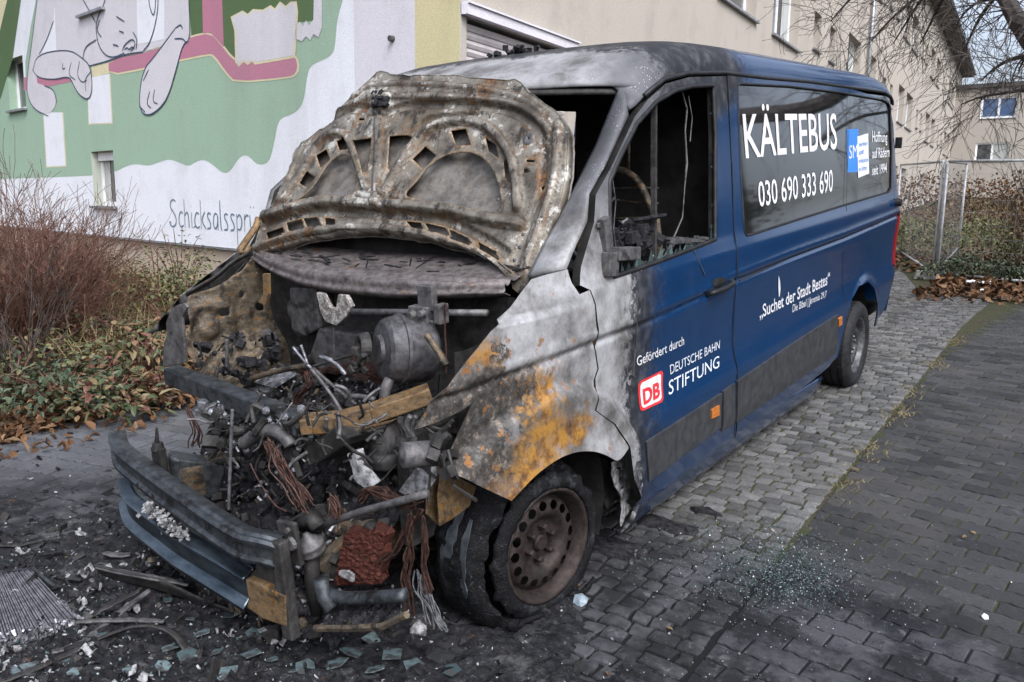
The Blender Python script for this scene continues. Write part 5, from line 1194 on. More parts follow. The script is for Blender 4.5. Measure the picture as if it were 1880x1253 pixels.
for k in range(30):
    x, y = random.uniform(300, 760), random.uniform(790, 1000); p = E3(x, y, 1, .17+random.uniform(-.04, .1)); mb.lathe([(0, .015), (.011, .013), (.015, .0), (0, -.012)], p, (random.uniform(-1, 1), -1, random.uniform(-.5, .5)), 8)
    if k % 2: mb.tube([p, p+Vector((random.uniform(-.06, .06), 0, random.uniform(-.05, .05)))], .005, 5)
tag(mb.build('melted_connectors', ALU, van), kind='stuff')
mb = MB(); 
for k in range(26):
    x, y = random.uniform(1130, 1420), random.uniform(830, 1080); p = E3(x, y, 1, .22+random.uniform(-.05, .1)); t = random.random()
    if t < .6: mb.box(p, [random.uniform(.012, .05) for _ in range(3)], rrot())
    else: mb.tube([p, p+Vector((random.uniform(-.08, .08), random.uniform(-.03, .03), random.uniform(-.08, .05))), p+Vector((random.uniform(-.1, .1), random.uniform(-.03, .03), random.uniform(-.12, .05)))], .006, 5)
tag(mb.build('burnt_fittings', DARKM, van, bevel=.003), kind='stuff')
mb = MB(); mb.prism([E3(x, y, 1, .2) for x, y in ((905, 1000), (945, 990), (960, 1060), (1000, 1110), (1025, 1140), (985, 1150), (940, 1120), (925, 1050))], (.01, .03, .01)); mb.build('ash_scrap', ASH, van, bevel=.004)
mb = MB(); mb.prism([E4(x, y, 1, .26) for x, y in ((1400, 365), (1490, 250), (1535, 300), (1535, 370), (1440, 385))], (.0, .05, .03)); mb.build('ash_scrap', ASH, van, bevel=.004)
# ------------------------------------------------------------------ bumper beams
def sweep(top, ys, prof, name, m, thick=.004):
    P = chaikin([hb(*p, 1, y) for p, y in zip(top, ys)], 2, False); mb = MB(); n = len(P); k = len(prof)
    vs = []
    for i, p in enumerate(P):
        d = (P[min(i+1, n-1)]-P[max(i-1, 0)]); d.z = 0; d.normalize(); nr = Vector((d.y, -d.x, 0))
        if nr.y > 0: nr = -nr
        for a, h in prof: vs.append(p+nr*a+Vector((0, 0, h)))
    mb.add(vs, [(i*k+j, i*k+j+1, (i+1)*k+j+1, (i+1)*k+j) for i in range(n-1) for j in range(k-1)])
    return mb.build(name, m, van, thick=thick, auto=40)
o = sweep([(203, 796), (207, 822), (232, 842), (285, 882), (345, 924), (400, 962), (440, 985), (475, 990), (508, 1000)], [.16, .10, .04, -.03, -.07, -.09, -.10, -.085, -.06], [(-.06, .004), (-.02, .008), (-.012, .0), (.004, .004), (.012, -.006), (.008, -.020), (-.004, -.026), (-.006, -.045), (-.004, -.066), (.010, -.074), (.010, -.086)], 'bumper_beam', BUMPS); o['label'] = 'upper dark steel bumper beam'
lowt = [e4(*p) for p in ((105, 330), (125, 420), (180, 470), (250, 520), (340, 590), (440, 650), (560, 720), (690, 800))]
o = sweep(lowt, [.10, .03, 0, -.03, -.06, -.08, -.09, -.08], [(-.05, .05), (-.03, .045), (-.012, .03), (.0, .03), (.010, .024), (.006, .012), (-.012, .002), (-.008, -.055), (.010, -.068), (.020, -.078), (.016, -.094)], 'bumper_beam', BLUES); o['label'] = 'lower blue grey steel bumper beam'
mb = MB()
for (x, y) in ((270, 378), (640, 585), (200, 330), (520, 520)): mb.lathe([(0, .0012), (.013, .0012), (.014, -.002)], E4(x, y, 1, -.075)+Vector((.0, -.012, 0)), (-.25, -1, .1), 12)
mb.build('hole_discs', BLACK, van)  # flat black discs stand in for the darkness inside holes
mb = MB(); mb.prism([E4(x, y, 1, -.08) for x, y in ((684, 770), (735, 790), (870, 852), (882, 998), (770, 960), (690, 905), (700, 860))], (.0, .035, 0)); mb.build('beam_end_plate', RUSTM, van, bevel=.006)
mb = MB(); mb.prism([E4(x, y, 1, -.05) for x, y in ((690, 755), (800, 690), (850, 720), (870, 850))], (.0, .05, .0)); mb.build('beam_bracket', DARKM, van, bevel=.004)
mb = MB(); mb.beam(E4(845, 590, 1, -.05), E4(905, 1045, 1, -.06), .05, .04, Vector((0, 1, 0))); mb.beam(E4(880, 500, 1, .0), E4(915, 700, 1, .0), .09, .02, Vector((0, 1, 0))); mb.build('beam_post', DARKM, van, bevel=.006)
mb = MB(); mb.lathe([(0, .0), (.01, .0), (.01, -.01)], E4(878, 548, 1, -.02), (0, -1, 0), 8); mb.lathe([(0, .012), (.02, .012), (.024, 0), (.018, -.0)], E4(905, 605, 1, -.02), (0, -1, 0), 10); mb.build('bolt', GREYM, van)
pc = E4(990, 610, 1, .06); mb = MB(); mb.lathe([(0, .045), (.010, .045), (.012, .035), (.018, .033), (.02, .022), (.03, .02), (.034, .01), (.046, .006), (.047, -.004), (.042, -.012), (.047, -.02), (.045, -.03), (0, -.03)], pc, (-.1, -.3, 1), 28); mb.build('pulley', GREYM, van, smooth=True)
mb = MB(); q = [pc+Vector((0, 0, -.02)), E4(1000, 780, 1, .06), E4(1020, 930, 1, .06)]; mb.tube(q, [.028, .026, .022], 10); mb.tube([E4(960, 520, 1, .1), E4(1000, 480, 1, .1), E4(1030, 530, 1, .1)], .03, 8); mb.build('shaft', DARKM, van, smooth=True)
mb = MB(); P = [E4(x, y, 1, .12) for x, y in ((1030, 530), (1130, 490), (1250, 450), (1400, 410), (1535, 372))]; mb.tube(P, .0125, 8); mb.build('stay_rod', GREYM, van, smooth=True)
# rust red heater core
c0, c1, c2, c3 = [E4(x, y, 1, .14) for x, y in ((1150, 558), (1338, 552), (1320, 795), (1103, 797))]
mb = MB(); mb.grid(lambda a, b: c0.lerp(c1, a).lerp(c3.lerp(c2, a), b)+Vector((0, -.012*abs(fbm((a*7, b*9, 1.))), .0)), 26, 32); o = mb.build('heater_core', BRICK, van, thick=.045); o['label'] = 'rust red finned heater core'
mb = MB(); p = E4(1165, 745, 1, .12); mb.prism([p+Vector((x, -.01, z)) for x, z in ((-.035, -.012), (.03, -.018), (.036, .008), (.01, .016), (-.03, .004))], (0, .01, 0)); mb.lathe([(0, .004), (.008, .004), (.009, 0)], p+Vector((.012, -.012, .0)), (0, -1, 0), 8); mb.build('core_clip', ASH, o)
mb = MB(); mb.tube(chaikin([E4(x, y, 1, .02) for x, y in ((1030, 820), (1075, 840), (1130, 862), (1300, 856), (1430, 846))], 1, False), .022, 8, flat=.7); mb.tube([E4(x, y, 1, .0) for x, y in ((1040, 770), (1050, 850), (1095, 910))], .025, 7); mb.build('lower_bracket', BUMPS, van, smooth=True)
mb = MB(); mb.tube([E4(x, y, 1, -.02) for x, y in ((1015, 1000), (1180, 1000), (1330, 992), (1440, 938))], .012, 6); mb.build('lower_rail', INNER, van)
mb = MB()
def lp(a, b): p = E4(1050+360*a, 870+115*b, 1, .06-.08*b); return p+Vector((0, 0, .02*fbm((p.x*25, p.y*25, b*4))))
mb.grid(lp, 50, 22); mb.build('charred_tray', CHAR, van)
mb = MB(); mb.prism([E4(x, y, 0, .46) for x, y in ((1010, 720), (1300, 470), (1540, 400), (1560, 520), (1350, 660), (1140, 800))], (-.05, 0, 0)); mb.build('rail_end', INNER, van, bevel=.01)
mb = MB()
def flap(ps, x): mb.prism([E5(u, v, 0, x) for u, v in ps], (-.006, 0, 0))
flap([(138, 588), (265, 655), (240, 725), (180, 770), (132, 797), (125, 690)], .80); flap([(85, 560), (138, 588), (130, 795), (84, 752)], .76); mb.build('wing_liner', RUSTM, van, bevel=.004)
mb = MB(); LB = [(735, 565), (775, 548), (800, 560), (806, 620), (822, 690), (828, 712), (790, 765), (770, 792), (780, 730), (775, 690), (750, 640)]
tri = [[(760, 585), (775, 578), (775, 600)], [(766, 625), (785, 605), (787, 630)], [(772, 655), (788, 640), (792, 665)], [(780, 682), (795, 670), (797, 690)]]
pl = lambda ps: [(q.y, q.z) for q in (E5(u, v, 0, .93) for u, v in ps)]
fill2d(pl(LB), [pl(t) for t in tri], .015, lambda y, z: Vector((.945-.02*fbm((y*9, z*9, 0)), y, z)), mb); o = mb.build('arch_bracket', ASH, van, thick=.006); o['label'] = 'pale perforated bracket behind the front wheel'
mb = MB(); mb.prism([E5(u, v, 0, .86) for u, v in ((690, 540), (740, 560), (760, 690), (740, 740), (712, 690))], (-.02, 0, 0)); mb.build('arch_liner', DARKM, van, bevel=.008)
# dark box put in for the shade of the empty lamp housing on the right
mb = MB(); mb.box((.62, .62, .60), (.05, .5, .4)); mb.build('lamp_void_box', DARKM, van)

# ------------------------------------------------------------------ wheels
def disc(mb, c, R_, holes, hr, hn, prof, step=.014, a0=0.):
    O = [(R_*math.cos(t), R_*math.sin(t)) for t in np.linspace(0, 2*math.pi, 64)[:-1]]
    Hs = [[(hr*math.cos(a0+2*math.pi*k/hn)+holes*(1.15*math.cos(t)*-math.sin(a0+2*math.pi*k/hn)+math.sin(t)*math.cos(a0+2*math.pi*k/hn)), hr*math.sin(a0+2*math.pi*k/hn)+holes*(1.15*math.cos(t)*math.cos(a0+2*math.pi*k/hn)+math.sin(t)*math.sin(a0+2*math.pi*k/hn))) for t in np.linspace(0, 2*math.pi, 13)[:-1]] for k in range(hn)]
    fill2d(O, Hs, step, lambda a, b: c(a, b, float(np.interp(math.hypot(a, b), [p[0] for p in prof], [p[1] for p in prof]))), mb)
def wheel(c, steer, sg, rimm, tyrem, burnt, name_label):
    axv = Vector((sg*math.cos(steer), -math.sin(steer)*1.0, 0)); fwv = Vector((0, 0, 1)).cross(axv).normalized(); upv = Vector((0, 0, 1))
    e = bpy.data.objects.new('wheel', None); COL.objects.link(e); e.parent = van; e['label'] = name_label
    P = lambda a, b, h: c+fwv*a+upv*b+axv*h
    mb = MB(); mb.lathe([(.150, -.17), (.185, -.15), (.180, -.06), (.196, -.03), (.204, -.004), (.214, .006), (.222, .002), (.222, -.006), (.205, -.03), (.19, -.055)], c, axv, 56)
    disc(mb, P, .188, .0175, .150, 16, [(0, -.050), (.03, -.050), (.034, -.056), (.085, -.058), (.108, -.030), (.125, -.022), (.165, -.030), (.188, -.062)])
    rim = mb.build('rim', rimm, e, smooth=True)
    mb = MB(); mb.lathe([(0, .0), (.026, .0), (.032, -.008), (.034, -.05)], c-axv*.035, axv, 20)
    for k in range(6): q = c+fwv*.062*math.cos(k*math.pi/3+.3)+upv*.062*math.sin(k*math.pi/3+.3); mb.lathe([(0, -.022), (.010, -.022), (.014, -.03), (.014, -.06)], q, axv, 6)
    mb.build('wheel_nuts', rimm, rim)
    mb = MB(); mb.lathe([(.03, -.19), (.14, -.19), (.145, -.20), (.03, -.22)], c, axv, 30); mb.lathe([(0, -.10), (.05, -.10), (.05, -.2)], c, axv, 20); mb.build('brake_disc', DARKM, e)
    return e, P, axv, fwv, upv
e, P, axv, fwv, upv = wheel(WC+Vector((.0, 0, 0)), R(9), 1, RIMB, TYREB, True, 'bare brown rim with a burnt collapsed tyre')
gzB = lambda y: .078-.043*y
# collapsed tyre: ragged outer sidewall and the sunken tread band
mb = MB(); N = 120; prof = [(.222, .000), (.226, .008), (.245, .012), (.262, .006), (.276, -.004), (.283, -.016)]
vs = []
for k in range(N):
    t = 2*math.pi*k/N; rag = 1+.035*fbm((math.cos(t)*7, math.sin(t)*7, 1.))+.02*fbm((math.cos(t)*30, math.sin(t)*30, 1.))
    for i, (r, h) in enumerate(prof):
        rr = r*(1+(rag-1)*i/3.); q = P(rr*math.cos(t), rr*math.sin(t), h+.006*fbm((math.cos(t)*9, math.sin(t)*9, i*.4))); q.z = max(q.z, gzB(q.y)+.008); vs.append(q)
k6 = len(prof); mb.add(vs, [(i*k6+j, i*k6+j+1, ((i+1) % N)*k6+j+1, ((i+1) % N)*k6+j) for i in range(N) for j in range(k6-1)])
mb.build('sidewall', TYREB, e, smooth=True, thick=.012)
mb = MB(); vs = []; prof = [(.285, -.03), (.30, -.045), (.325, -.055), (.338, -.075), (.342, -.12), (.342, -.18), (.336, -.235), (.31, -.255), (.24, -.26)]; k6 = len(prof)
for k in range(N):
    t = 2*math.pi*k/N; sag = max(0, -math.sin(t)); 
    for i, (r, h) in enumerate(prof):
        rr = r*(1+.02*fbm((math.cos(t)*4, math.sin(t)*4, i*.5)))*(1+.03*math.exp(-((t-R(165))/.5)**2))
        rr *= 1+.016*fbm((math.cos(t)*14, math.sin(t)*14, i*.9)); q = P(rr*math.cos(t)-.012, rr*math.sin(t)-.022, h+.03*sag*(1 if i < 3 else 0)+.020*fbm((math.cos(t)*4, math.sin(t)*4, 4.+i*.2)))
        g_ = gzB(q.y)+.006+.004*i
        if q.z < g_: 
            ov = g_-q.z; q.z = g_; q += axv*(.05*ov/.05 if i < 3 else 0)*.4
        vs.append(q)
mb.add(vs, [(i*k6+j, i*k6+j+1, ((i+1) % N)*k6+j+1, ((i+1) % N)*k6+j) for i in range(N) for j in range(k6-1)])
mb.build('tyre_carcass', TYREB, e, smooth=True, thick=.014)
mb = MB()
for k in range(7):
    t = R(180+random.uniform(-50, 40)); r = .356; h = random.uniform(-.24, -.06); L = random.uniform(.4, .9)
    vs = []
    for j in range(9):
        tt = t+L*j/8; w_ = (.012+.010*fbm((j*.9, k, 0)))*(1 if 0 < j < 8 else .3)
        for s_ in (-1, 1):
            q = P(r*math.cos(tt), r*math.sin(tt), h+s_*w_*1.2+.006*fbm((tt*9, s_, k))); q.z = max(q.z, gzB(q.y)+.01); vs.append(q)
    mb.add(vs, [(2*i, 2*i+1, 2*i+3, 2*i+2) for i in range(8)])
mb.build('tread_flakes', m_plain('grey_tread_flake', (.03, .034, .039), (.065, .074, .083), .6, 30, bump=.4), e, thick=.004)
mb = MB(); q = [P(.30*math.cos(t), .30*math.sin(t), .0-.03*math.sin(t*3)) for t in np.linspace(R(215), R(320), 26)]
for p in q: p.z = max(p.z-.02, gzB(p.y)+.015)
mb.tube(q, [.008+.014*abs(math.sin(i*.9)) for i in range(26)], 7, flat=.6); mb.build('melted_rubber', TYREB, e, smooth=True)
def sound_wheel(c, sg, lab):
    e, P, axv, fwv, upv = wheel(c, 0, sg, RIMG, TYRE, False, lab)
    mb = MB(); N = 72
    prof = [(.212, .004), (.222, .012), (.24, .020), (.28, .022), (.305, .014), (.322, -.004), (.333, -.018), (.333, -.05), (.324, -.052), (.324, -.06), (.335, -.062), (.337, -.10), (.327, -.102), (.327, -.112), (.337, -.114), (.335, -.155), (.325, -.157), (.325, -.166), (.333, -.168), (.33, -.2), (.30, -.225), (.21, -.21)]
    vs = []
    for k in range(N):
        t = 2*math.pi*k/N
        for i, (r, h) in enumerate(prof): vs.append(P(r*math.cos(t), r*math.sin(t), h))
    kk = len(prof); mb.add(vs, [(i*kk+j, i*kk+j+1, ((i+1) % N)*kk+j+1, ((i+1) % N)*kk+j) for i in range(N) for j in range(kk-1)])
    for k in range(60):
        t = 2*math.pi*k/60
        for h0, h1 in ((-.02, -.048), (-.17, -.198)):
            a = P(.334*math.cos(t), .334*math.sin(t), h0); b = P(.334*math.cos(t+.03), .334*math.sin(t+.03), h1); mb.beam(a, b, .012, .006, (a-c).normalized())
    mb.build('tyre', TYRE, e, auto=35)
wheel(Vector((-WC.x, WC.y, WC.z)), R(9), -1, RIMB, TYREB, True, 'far front wheel rim')
sound_wheel(RWC, 1, 'intact rear wheel with silver rim'); sound_wheel(Vector((-RWC.x, RWC.y, RWC.z)), -1, 'far rear wheel')
# ------------------------------------------------------------------ vegetation, fence, trees
LEAFG = m_leaf('shrub_leaf', [(0, (.035, .055, .022)), (.25, (.06, .085, .035)), (.42, (.10, .115, .05)), (.55, (.20, .165, .08)), (.7, (.24, .15, .075)), (.82, (.14, .065, .035)), (1, (.13, .045, .045))])
LEAFD = m_leaf('dark_green_leaf', [(0, (.022, .04, .022)), (.5, (.04, .07, .035)), (.85, (.08, .105, .05)), (1, (.17, .16, .08))])
LEAFB = m_leaf('dry_leaf', [(0, (.035, .018, .010)), (.3, (.08, .038, .018)), (.6, (.135, .065, .031)), (.85, (.19, .10, .05)), (1, (.26, .16, .09))], .7, .2)
LEAFT = m_leaf('tan_leaf', [(0, (.06, .038, .02)), (.4, (.125, .08, .042)), (.8, (.20, .135, .07)), (1, (.26, .19, .10))], .7, .2)
LEAFO = m_leaf('olive_leaf', [(0, (.05, .065, .025)), (.5, (.11, .125, .045)), (.85, (.19, .18, .075)), (1, (.25, .20, .10))])
GRASSM = m_leaf('dry_grass', [(0, (.10, .10, .04)), (.5, (.24, .19, .09)), (1, (.36, .28, .15))], .8, .2)
TWIG = m_plain('red_brown_twig', (.065, .030, .021), (.155, .082, .058), .7, 20)
TWIGD = m_plain('dark_twig', (.025, .020, .018), (.075, .062, .055), .8, 14)
BARK = m_plain('grey_bark', (.045, .038, .033), (.13, .115, .10), .9, 18, bump=.8, bd=.02, vec=(4, 4, .8))
def leaf(mb, p, d, n, L, w, curl=.15):
    d = d.normalized(); s = d.cross(n); s = s.normalized() if s.length > 1e-4 else d.orthogonal().normalized(); n = s.cross(d)
    mb.add([p, p+d*L*.35+s*w*.5+n*L*curl*.3, p+d*L*.75+s*w*.36-n*L*curl*.2, p+d*L-n*L*curl, p+d*L*.75-s*w*.36-n*L*curl*.2, p+d*L*.35-s*w*.5+n*L*curl*.3, p+d*L*.4-n*L*.06, p+d*L*.72-n*L*.1],
           [(0, 1, 6), (1, 2, 7, 6), (2, 3, 7), (0, 6, 5), (6, 7, 4, 5), (7, 3, 4)])
def rv(z=0.0): return Vector((random.uniform(-1, 1), random.uniform(-1, 1), random.uniform(-1, 1)+z))
# planting bed
mb = MB()
def wall_y(x): return CORNER.y+(x-CORNER.x)*DG.y/DG.x+.06
def bed_h(x, y): return .02+.07*sm((-2.97-x)/.5)+.03*fbm((x*1.5, y*1.5, 0))*sm((-2.9-x)/.3)
def bed(a, b):
    x = -2.96+.05*math.sin(b*40)-(14.0*a*a+.02*a); y = -4+b*(wall_y(x)+4); return gp(x, y, bed_h(x, y))
mb.grid(bed, 60, 90); tag(mb.build('planting_bed', BEDM, smooth=True), kind='structure')
def bp_(u, v): p = G(u, v, .06); return gp(p.x, p.y, bed_h(p.x, p.y))
# leaf litter along the edge of the bed and between the plants
mb = MB()
for k in range(6500):
    if random.random() < .55: x = -2.9-abs(random.gauss(0, .35)); y = random.uniform(-2.0, 4.4)
    else: x = -3.0-random.random()**1.3*7; y = random.uniform(-1, wall_y(x)-.1)
    if random.random() < .06: x = random.uniform(-2.9, -2.4)
    p = gp(x, y, (bed_h(x, y) if x < -2.95 else .01)+random.uniform(.004, .05)); leaf(mb, p, rv(.1), rv(1.6), random.uniform(.04, .09), random.uniform(.025, .055), random.uniform(.05, .5))
tag(mb.build('leaf_litter', LEAFB), kind='stuff')
mb = MB()
for k in range(3800):
    x = -3.6-random.random()*6.5; y = random.uniform(1.6, wall_y(x)-.1); p = gp(x, y, bed_h(x, y)); h = random.uniform(.12, .38); d = rv()*.5
    a = random.random()*6.28; s = Vector((math.cos(a), math.sin(a), 0))*.004; e = p+Vector((d.x*h, d.y*h, h)); m = (p+e)/2+Vector((0, 0, h*.12)); mb.add([p-s, p+s, m+s*.8, m-s*.8, e], [(0, 1, 2, 3), (3, 2, 4)])
tag(mb.build('dry_grass', GRASSM), kind='stuff')
def leafy(base, r, h, n, m, L, label, name='leafy_shrub', group='leafy shrubs in the bed', flat=.5, stems=14):
    t = thing(name, label, 'shrub', base, group)
    mb = MB(); st = MB()
    for k in range(stems):
        a = random.random()*6.28; q = Vector((math.cos(a)*r*random.random(), math.sin(a)*r*random.random(), h*random.uniform(.5, .95))); st.tube([(q.x*.2, q.y*.2, -.03), q*.5+Vector((0, 0, h*.1)), q], [.008, .006, .003], 5)
    for k in range(n):
        a = random.random()*6.28; rr = r*math.sqrt(random.random()); z = h*(.12+.85*random.random()**.7)*(1-.55*(rr/r)**2)*(.8+.4*fbm((math.cos(a)*2, math.sin(a)*2, base[0])))
        p = Vector((math.cos(a)*rr, math.sin(a)*rr, z)); d = Vector((p.x, p.y, 0)).normalized()+rv()*.8+Vector((0, 0, random.uniform(-.3, .3))); leaf(mb, p, d, Vector((0, 0, 1))+rv()*flat, L*random.uniform(.6, 1.25), L*random.uniform(.35, .6), random.uniform(.05, .3))
    mb.build('foliage', m, t); st.build('stem', TWIG, t); return t
random.seed(21)
LS = [((262, 690), .46, .42, 520, LEAFG, .085, 'bushy plant with large brown and green leaves nearest the van'), ((205, 745), .40, .30, 420, LEAFG, .08, 'low brown leaved plant at the edge of the paving'), ((330, 640), .40, .45, 380, LEAFG, .085, 'tan and olive leaved plant beside the bent wing'), ((110, 745), .45, .30, 460, LEAFD, .06, 'dark green ivy like plant at the path edge'), ((30, 735), .50, .34, 460, LEAFD, .06, 'dark green plant at the left edge of the picture'), ((170, 650), .45, .42, 380, LEAFG, .08, 'mixed green and russet plant below the twiggy shrubs'), ((295, 590), .60, .95, 860, LEAFO, .06, 'pale green bush against the beige plinth'), ((235, 575), .5, .5, 360, LEAFT, .06, 'straw coloured bush behind the leafy plants'), ((380, 600), .5, .35, 380, LEAFB, .07, 'rust brown withered plant by the plinth'), ((60, 690), .5, .4, 360, LEAFO, .06, 'yellow green plant under the bare shrubs'), ((335, 575), .60, 1.0, 860, LEAFO, .055, 'upright green bush close to the plinth and the bent wing'), ((190, 560), .6, .7, 520, LEAFT, .05, 'tall straw and green bush under the gable window'), ((300, 720), .35, .26, 300, LEAFB, .08, 'withered brown plant on the kerb line by the bumper')]
for (u, v), r, h, n, m, L, lab in LS: leafy(bp_(u, v), r, h, n, m, L, lab)
def twigs(mb, p, d, L, r, depth, spread=.5, droop=0.0, kids=(2, 4), minr=.0021, gnarl=.18):
    n = 4; pts = [p]; rs = [r]; q = p.copy(); dd = d.normalized()
    for i in range(n):
        dd = (dd+rv()*gnarl+Vector((0, 0, -droop))).normalized(); q = q+dd*L/n; pts.append(q.copy()); rs.append(max(minr, r*(1-.55*(i+1)/n)))
    mb.tube(pts, rs, 5 if r > .02 else (4 if r > .006 else 3), cap=False)
    if depth > 0:
        for k in range(random.randint(*kids)):
            i = random.randint(1, n); nd = (dd+rv()*spread*1.5).normalized(); twigs(mb, pts[i], nd, L*random.uniform(.5, .85), max(minr, rs[i]*.62), depth-1, spread, droop, kids, minr, gnarl)
def bare(base, h, r, n, label, m=TWIG, name='bare_shrub', group='bare twiggy shrubs', lm=None):
    t = thing(name, label, 'shrub', base, group); mb = MB()
    for k in range(n):
        a = random.random()*6.28; rr = random.random()*r*.35; d = Vector((math.cos(a)*random.uniform(.1, .75), math.sin(a)*random.uniform(.1, .75), 1)); twigs(mb, Vector((math.cos(a)*rr, math.sin(a)*rr, -.05)), d, h*random.uniform(.45, .8), random.uniform(.006, .011), 3, .42, -.02, (2, 3))
    mb.build('stems', m, t)
    if lm:
        lf = MB()
        for k in range(120): p = rv(); p = Vector((p.x*r, p.y*r, h*random.uniform(.4, 1.0))); leaf(lf, p, rv(-.5), rv(1), .05, .02, .2)
        lf.build('withered_leaves', lm, t)
    return t
random.seed(5)
bare(bp_(95, 640), .82, .5, 95, 'bare red brown shrub in front of the white wall, the nearest to the window', lm=None)
bare(bp_(20, 660), 1.05, .6, 130, 'tall dense bare shrub at the left edge of the picture', lm=LEAFB)
bare(bp_(130, 610), 1.0, .4, 80, 'smaller bare shrub between the tall shrub and the grass')
bare(bp_(45, 700), .9, .35, 9, 'thin dark arching stems at the front of the bed', m=TWIGD)
# --- fence of loose site panels
def upright(u, v, u2, v2):
    b = G(u, v); c, d = ray(u2, v2); k = math.hypot(b.x-c.x, b.y-c.y)/math.hypot(d.x, d.y); return b, (c+d*k).z
P1, z1 = upright(1717, 513, 1733, 297); P2, z2 = upright(1757, 482, 1770, 300); PL_, zl_ = upright(1640, 463, 1650, 306)
PR_ = G(1905, 532); HF = z1-P1.z
def fence(a, b, label, brace=False, h=HF, lift=.10):
    t = thing('site_fence', label, 'fence', a, 'site fence panels'); mb = MB(); d = b-a; d2 = Vector((0, 0, 1)); L = d.length
    A = Vector((0, 0, lift)); B = d+Vector((0, 0, lift)); H = Vector((0, 0, h-lift))
    for p, q in ((A-Vector((0, 0, lift)), A+H), (B-Vector((0, 0, lift)), B+H)): mb.tube([p, q], .019, 8)
    for p, q in ((A, B), (A+H, B+H)): mb.tube([p, q], .019, 8)
    if brace: mb.tube([A+Vector((0, 0, .02)), B+Vector((0, 0, .18))], .014, 6)
    mb.build('frame', GALV, t, smooth=True); mb = MB(); n = int(L/(.16 if brace else .12))
    for k in range(1, n): p = A.lerp(B, k/n); mb.tube([p, p+H], .0016, 3, cap=False)
    for k in range(1, 9): mb.tube([A+H*k/9, B+H*k/9], .0020, 3, cap=False)
    mb.build('wire_mesh', GALV, t); return t
GALV = m_plain('galvanised_tube', (.26, .27, .28), (.38, .39, .40), .5, 10, metal=.15)
fence(PL_, P1-Vector((.05, -.02, 0)), 'galvanised fence panel running behind the van'); fence(P1, P2, 'short braced fence panel turned away from the path', True); fence(P1+Vector((.03, -.05, 0)), PR_, 'galvanised fence panel at the right edge before the bush')
for p, lab in ((P1, 'concrete fence foot beside the cobbles'), (P2, 'concrete fence foot under the rear post')):
    t = MB(); t.box((0, 0, .06), (.62, .22, .13), Matrix.Rotation(.25, 3, 'Z'), .88); o = t.build('concrete_block', m_plain('concrete', (.16, .155, .15), (.28, .275, .26), .9, 20, bump=.4), bevel=.01); o.location = gp(p.x, p.y, .0); tag(o, lab, 'fence foot')
    break
mb = MB(); mb.box((0, 0, .0), (.05, .05, .06)); o = mb.build('cable_tie_tag', WHITEP); o.location = P1.lerp(P2, .35)+Vector((0, 0, .12)); tag(o, 'small white tag hanging low on the braced fence panel', 'tag')
# --- planting beyond the fence
def far_pt(u, v, h=0): p = G(u, v); return gp(p.x, p.y, h)
random.seed(31)
def hedge(base, sx, sy, h, n, m, L, label, cat='hedge', name='hedge', stems=None, group=None, bot=0.05):
    t = thing(name, label, cat, base, group); mb = MB()
    for k in range(n):
        x = random.uniform(-sx, sx); y = random.uniform(-sy, sy); hh = h*(.80+.22*fbm((x*1.3+base.x, y*1.3, 0))+.12*fbm((x*4+base.x, y*4, 3)))*(1-.35*max(abs(x)/sx, abs(y)/sy)**4); z = hh*(bot+(1-bot)*random.random()**.6)
        leaf(mb, Vector((x, y, z)), rv(.1), rv(.8), L*random.uniform(.6, 1.3), L*random.uniform(.4, .6), .2)
    mb.build('foliage', m, t)
    st = MB()
    for k in range(stems or 20): p = Vector((random.uniform(-sx, sx)*.9, random.uniform(-sy, sy)*.9, -.05)); twigs(st, p, Vector((random.uniform(-.3, .3), random.uniform(-.3, .3), 1)), h*.6, .012, 2, .5, 0, (2, 3))
    st.build('stems', TWIGD, t); return t
q = G(1690, 440); hedge(gp(-3.0, 24, 0), 3.2, .9, 2.0, 4200, LEAFB, .10, 'russet brown beech hedge below the long facade', bot=.1)
hedge(gp(-.5, 16.6, 0), 1.7, .9, .95, 3600, LEAFO, .075, 'pale green low shrub behind the fence panel', 'shrub', 'shrub'); hedge(gp(-2.6, 17.6, 0), 1.4, 1.0, 1.0, 2600, LEAFO, .075, 'green shrub half hidden behind the rear of the van', 'shrub', 'shrub')
hedge(gp(.65, 12.9, 0), .7, .45, .42, 1100, LEAFD, .07, 'dark green ground plant at the foot of the fence', 'shrub', 'shrub'); hedge(gp(1.9, 13.0, 0), .8, .5, .45, 1300, LEAFD, .07, 'dark green ground plant at the right edge', 'shrub', 'shrub')
hedge(gp(2.6, 15.8, 0), 2.0, 1.0, 1.0, 3400, LEAFO, .08, 'olive undergrowth behind the tan bush', 'shrub', 'shrub'); hedge(gp(1.1, 20.5, 0), 2.6, .8, 1.5, 3000, LEAFT, .09, 'reddish brown hedge beyond the braced fence panel')
hedge(gp(4.2, 19.5, 0), 2.4, .8, 1.9, 3600, LEAFT, .09, 'tan hedge at the right edge of the picture')
def bush_tree(base, label):
    t = thing('bush', label, 'bush', base); st = MB(); lf = MB()
    for k in range(13):
        a = random.random()*6.28; d = Vector((math.cos(a)*.45, math.sin(a)*.45, 1)); twigs(st, Vector((math.cos(a)*.15, math.sin(a)*.15, -.05)), d, random.uniform(.9, 1.5), random.uniform(.018, .04), 3, .55, -.01, (2, 4), .003)
    for k in range(1500):
        a = random.random()*6.28; r = 1.0*math.sqrt(random.random()); p = Vector((math.cos(a)*r, math.sin(a)*r, random.uniform(.75, 2.0)*(1-.2*r))); leaf(lf, p, rv(-.7), rv(.5), random.uniform(.05, .11), random.uniform(.02, .045), .3)
    st.build('stems', TWIGD, t); lf.build('foliage', LEAFT, t)
bush_tree(gp(1.75, 13.9, 0), 'bush of dark stems hung with withered tan leaves behind the fence'); bush_tree(gp(3.3, 14.2, 0), 'tan leaved bush partly cut by the right edge')
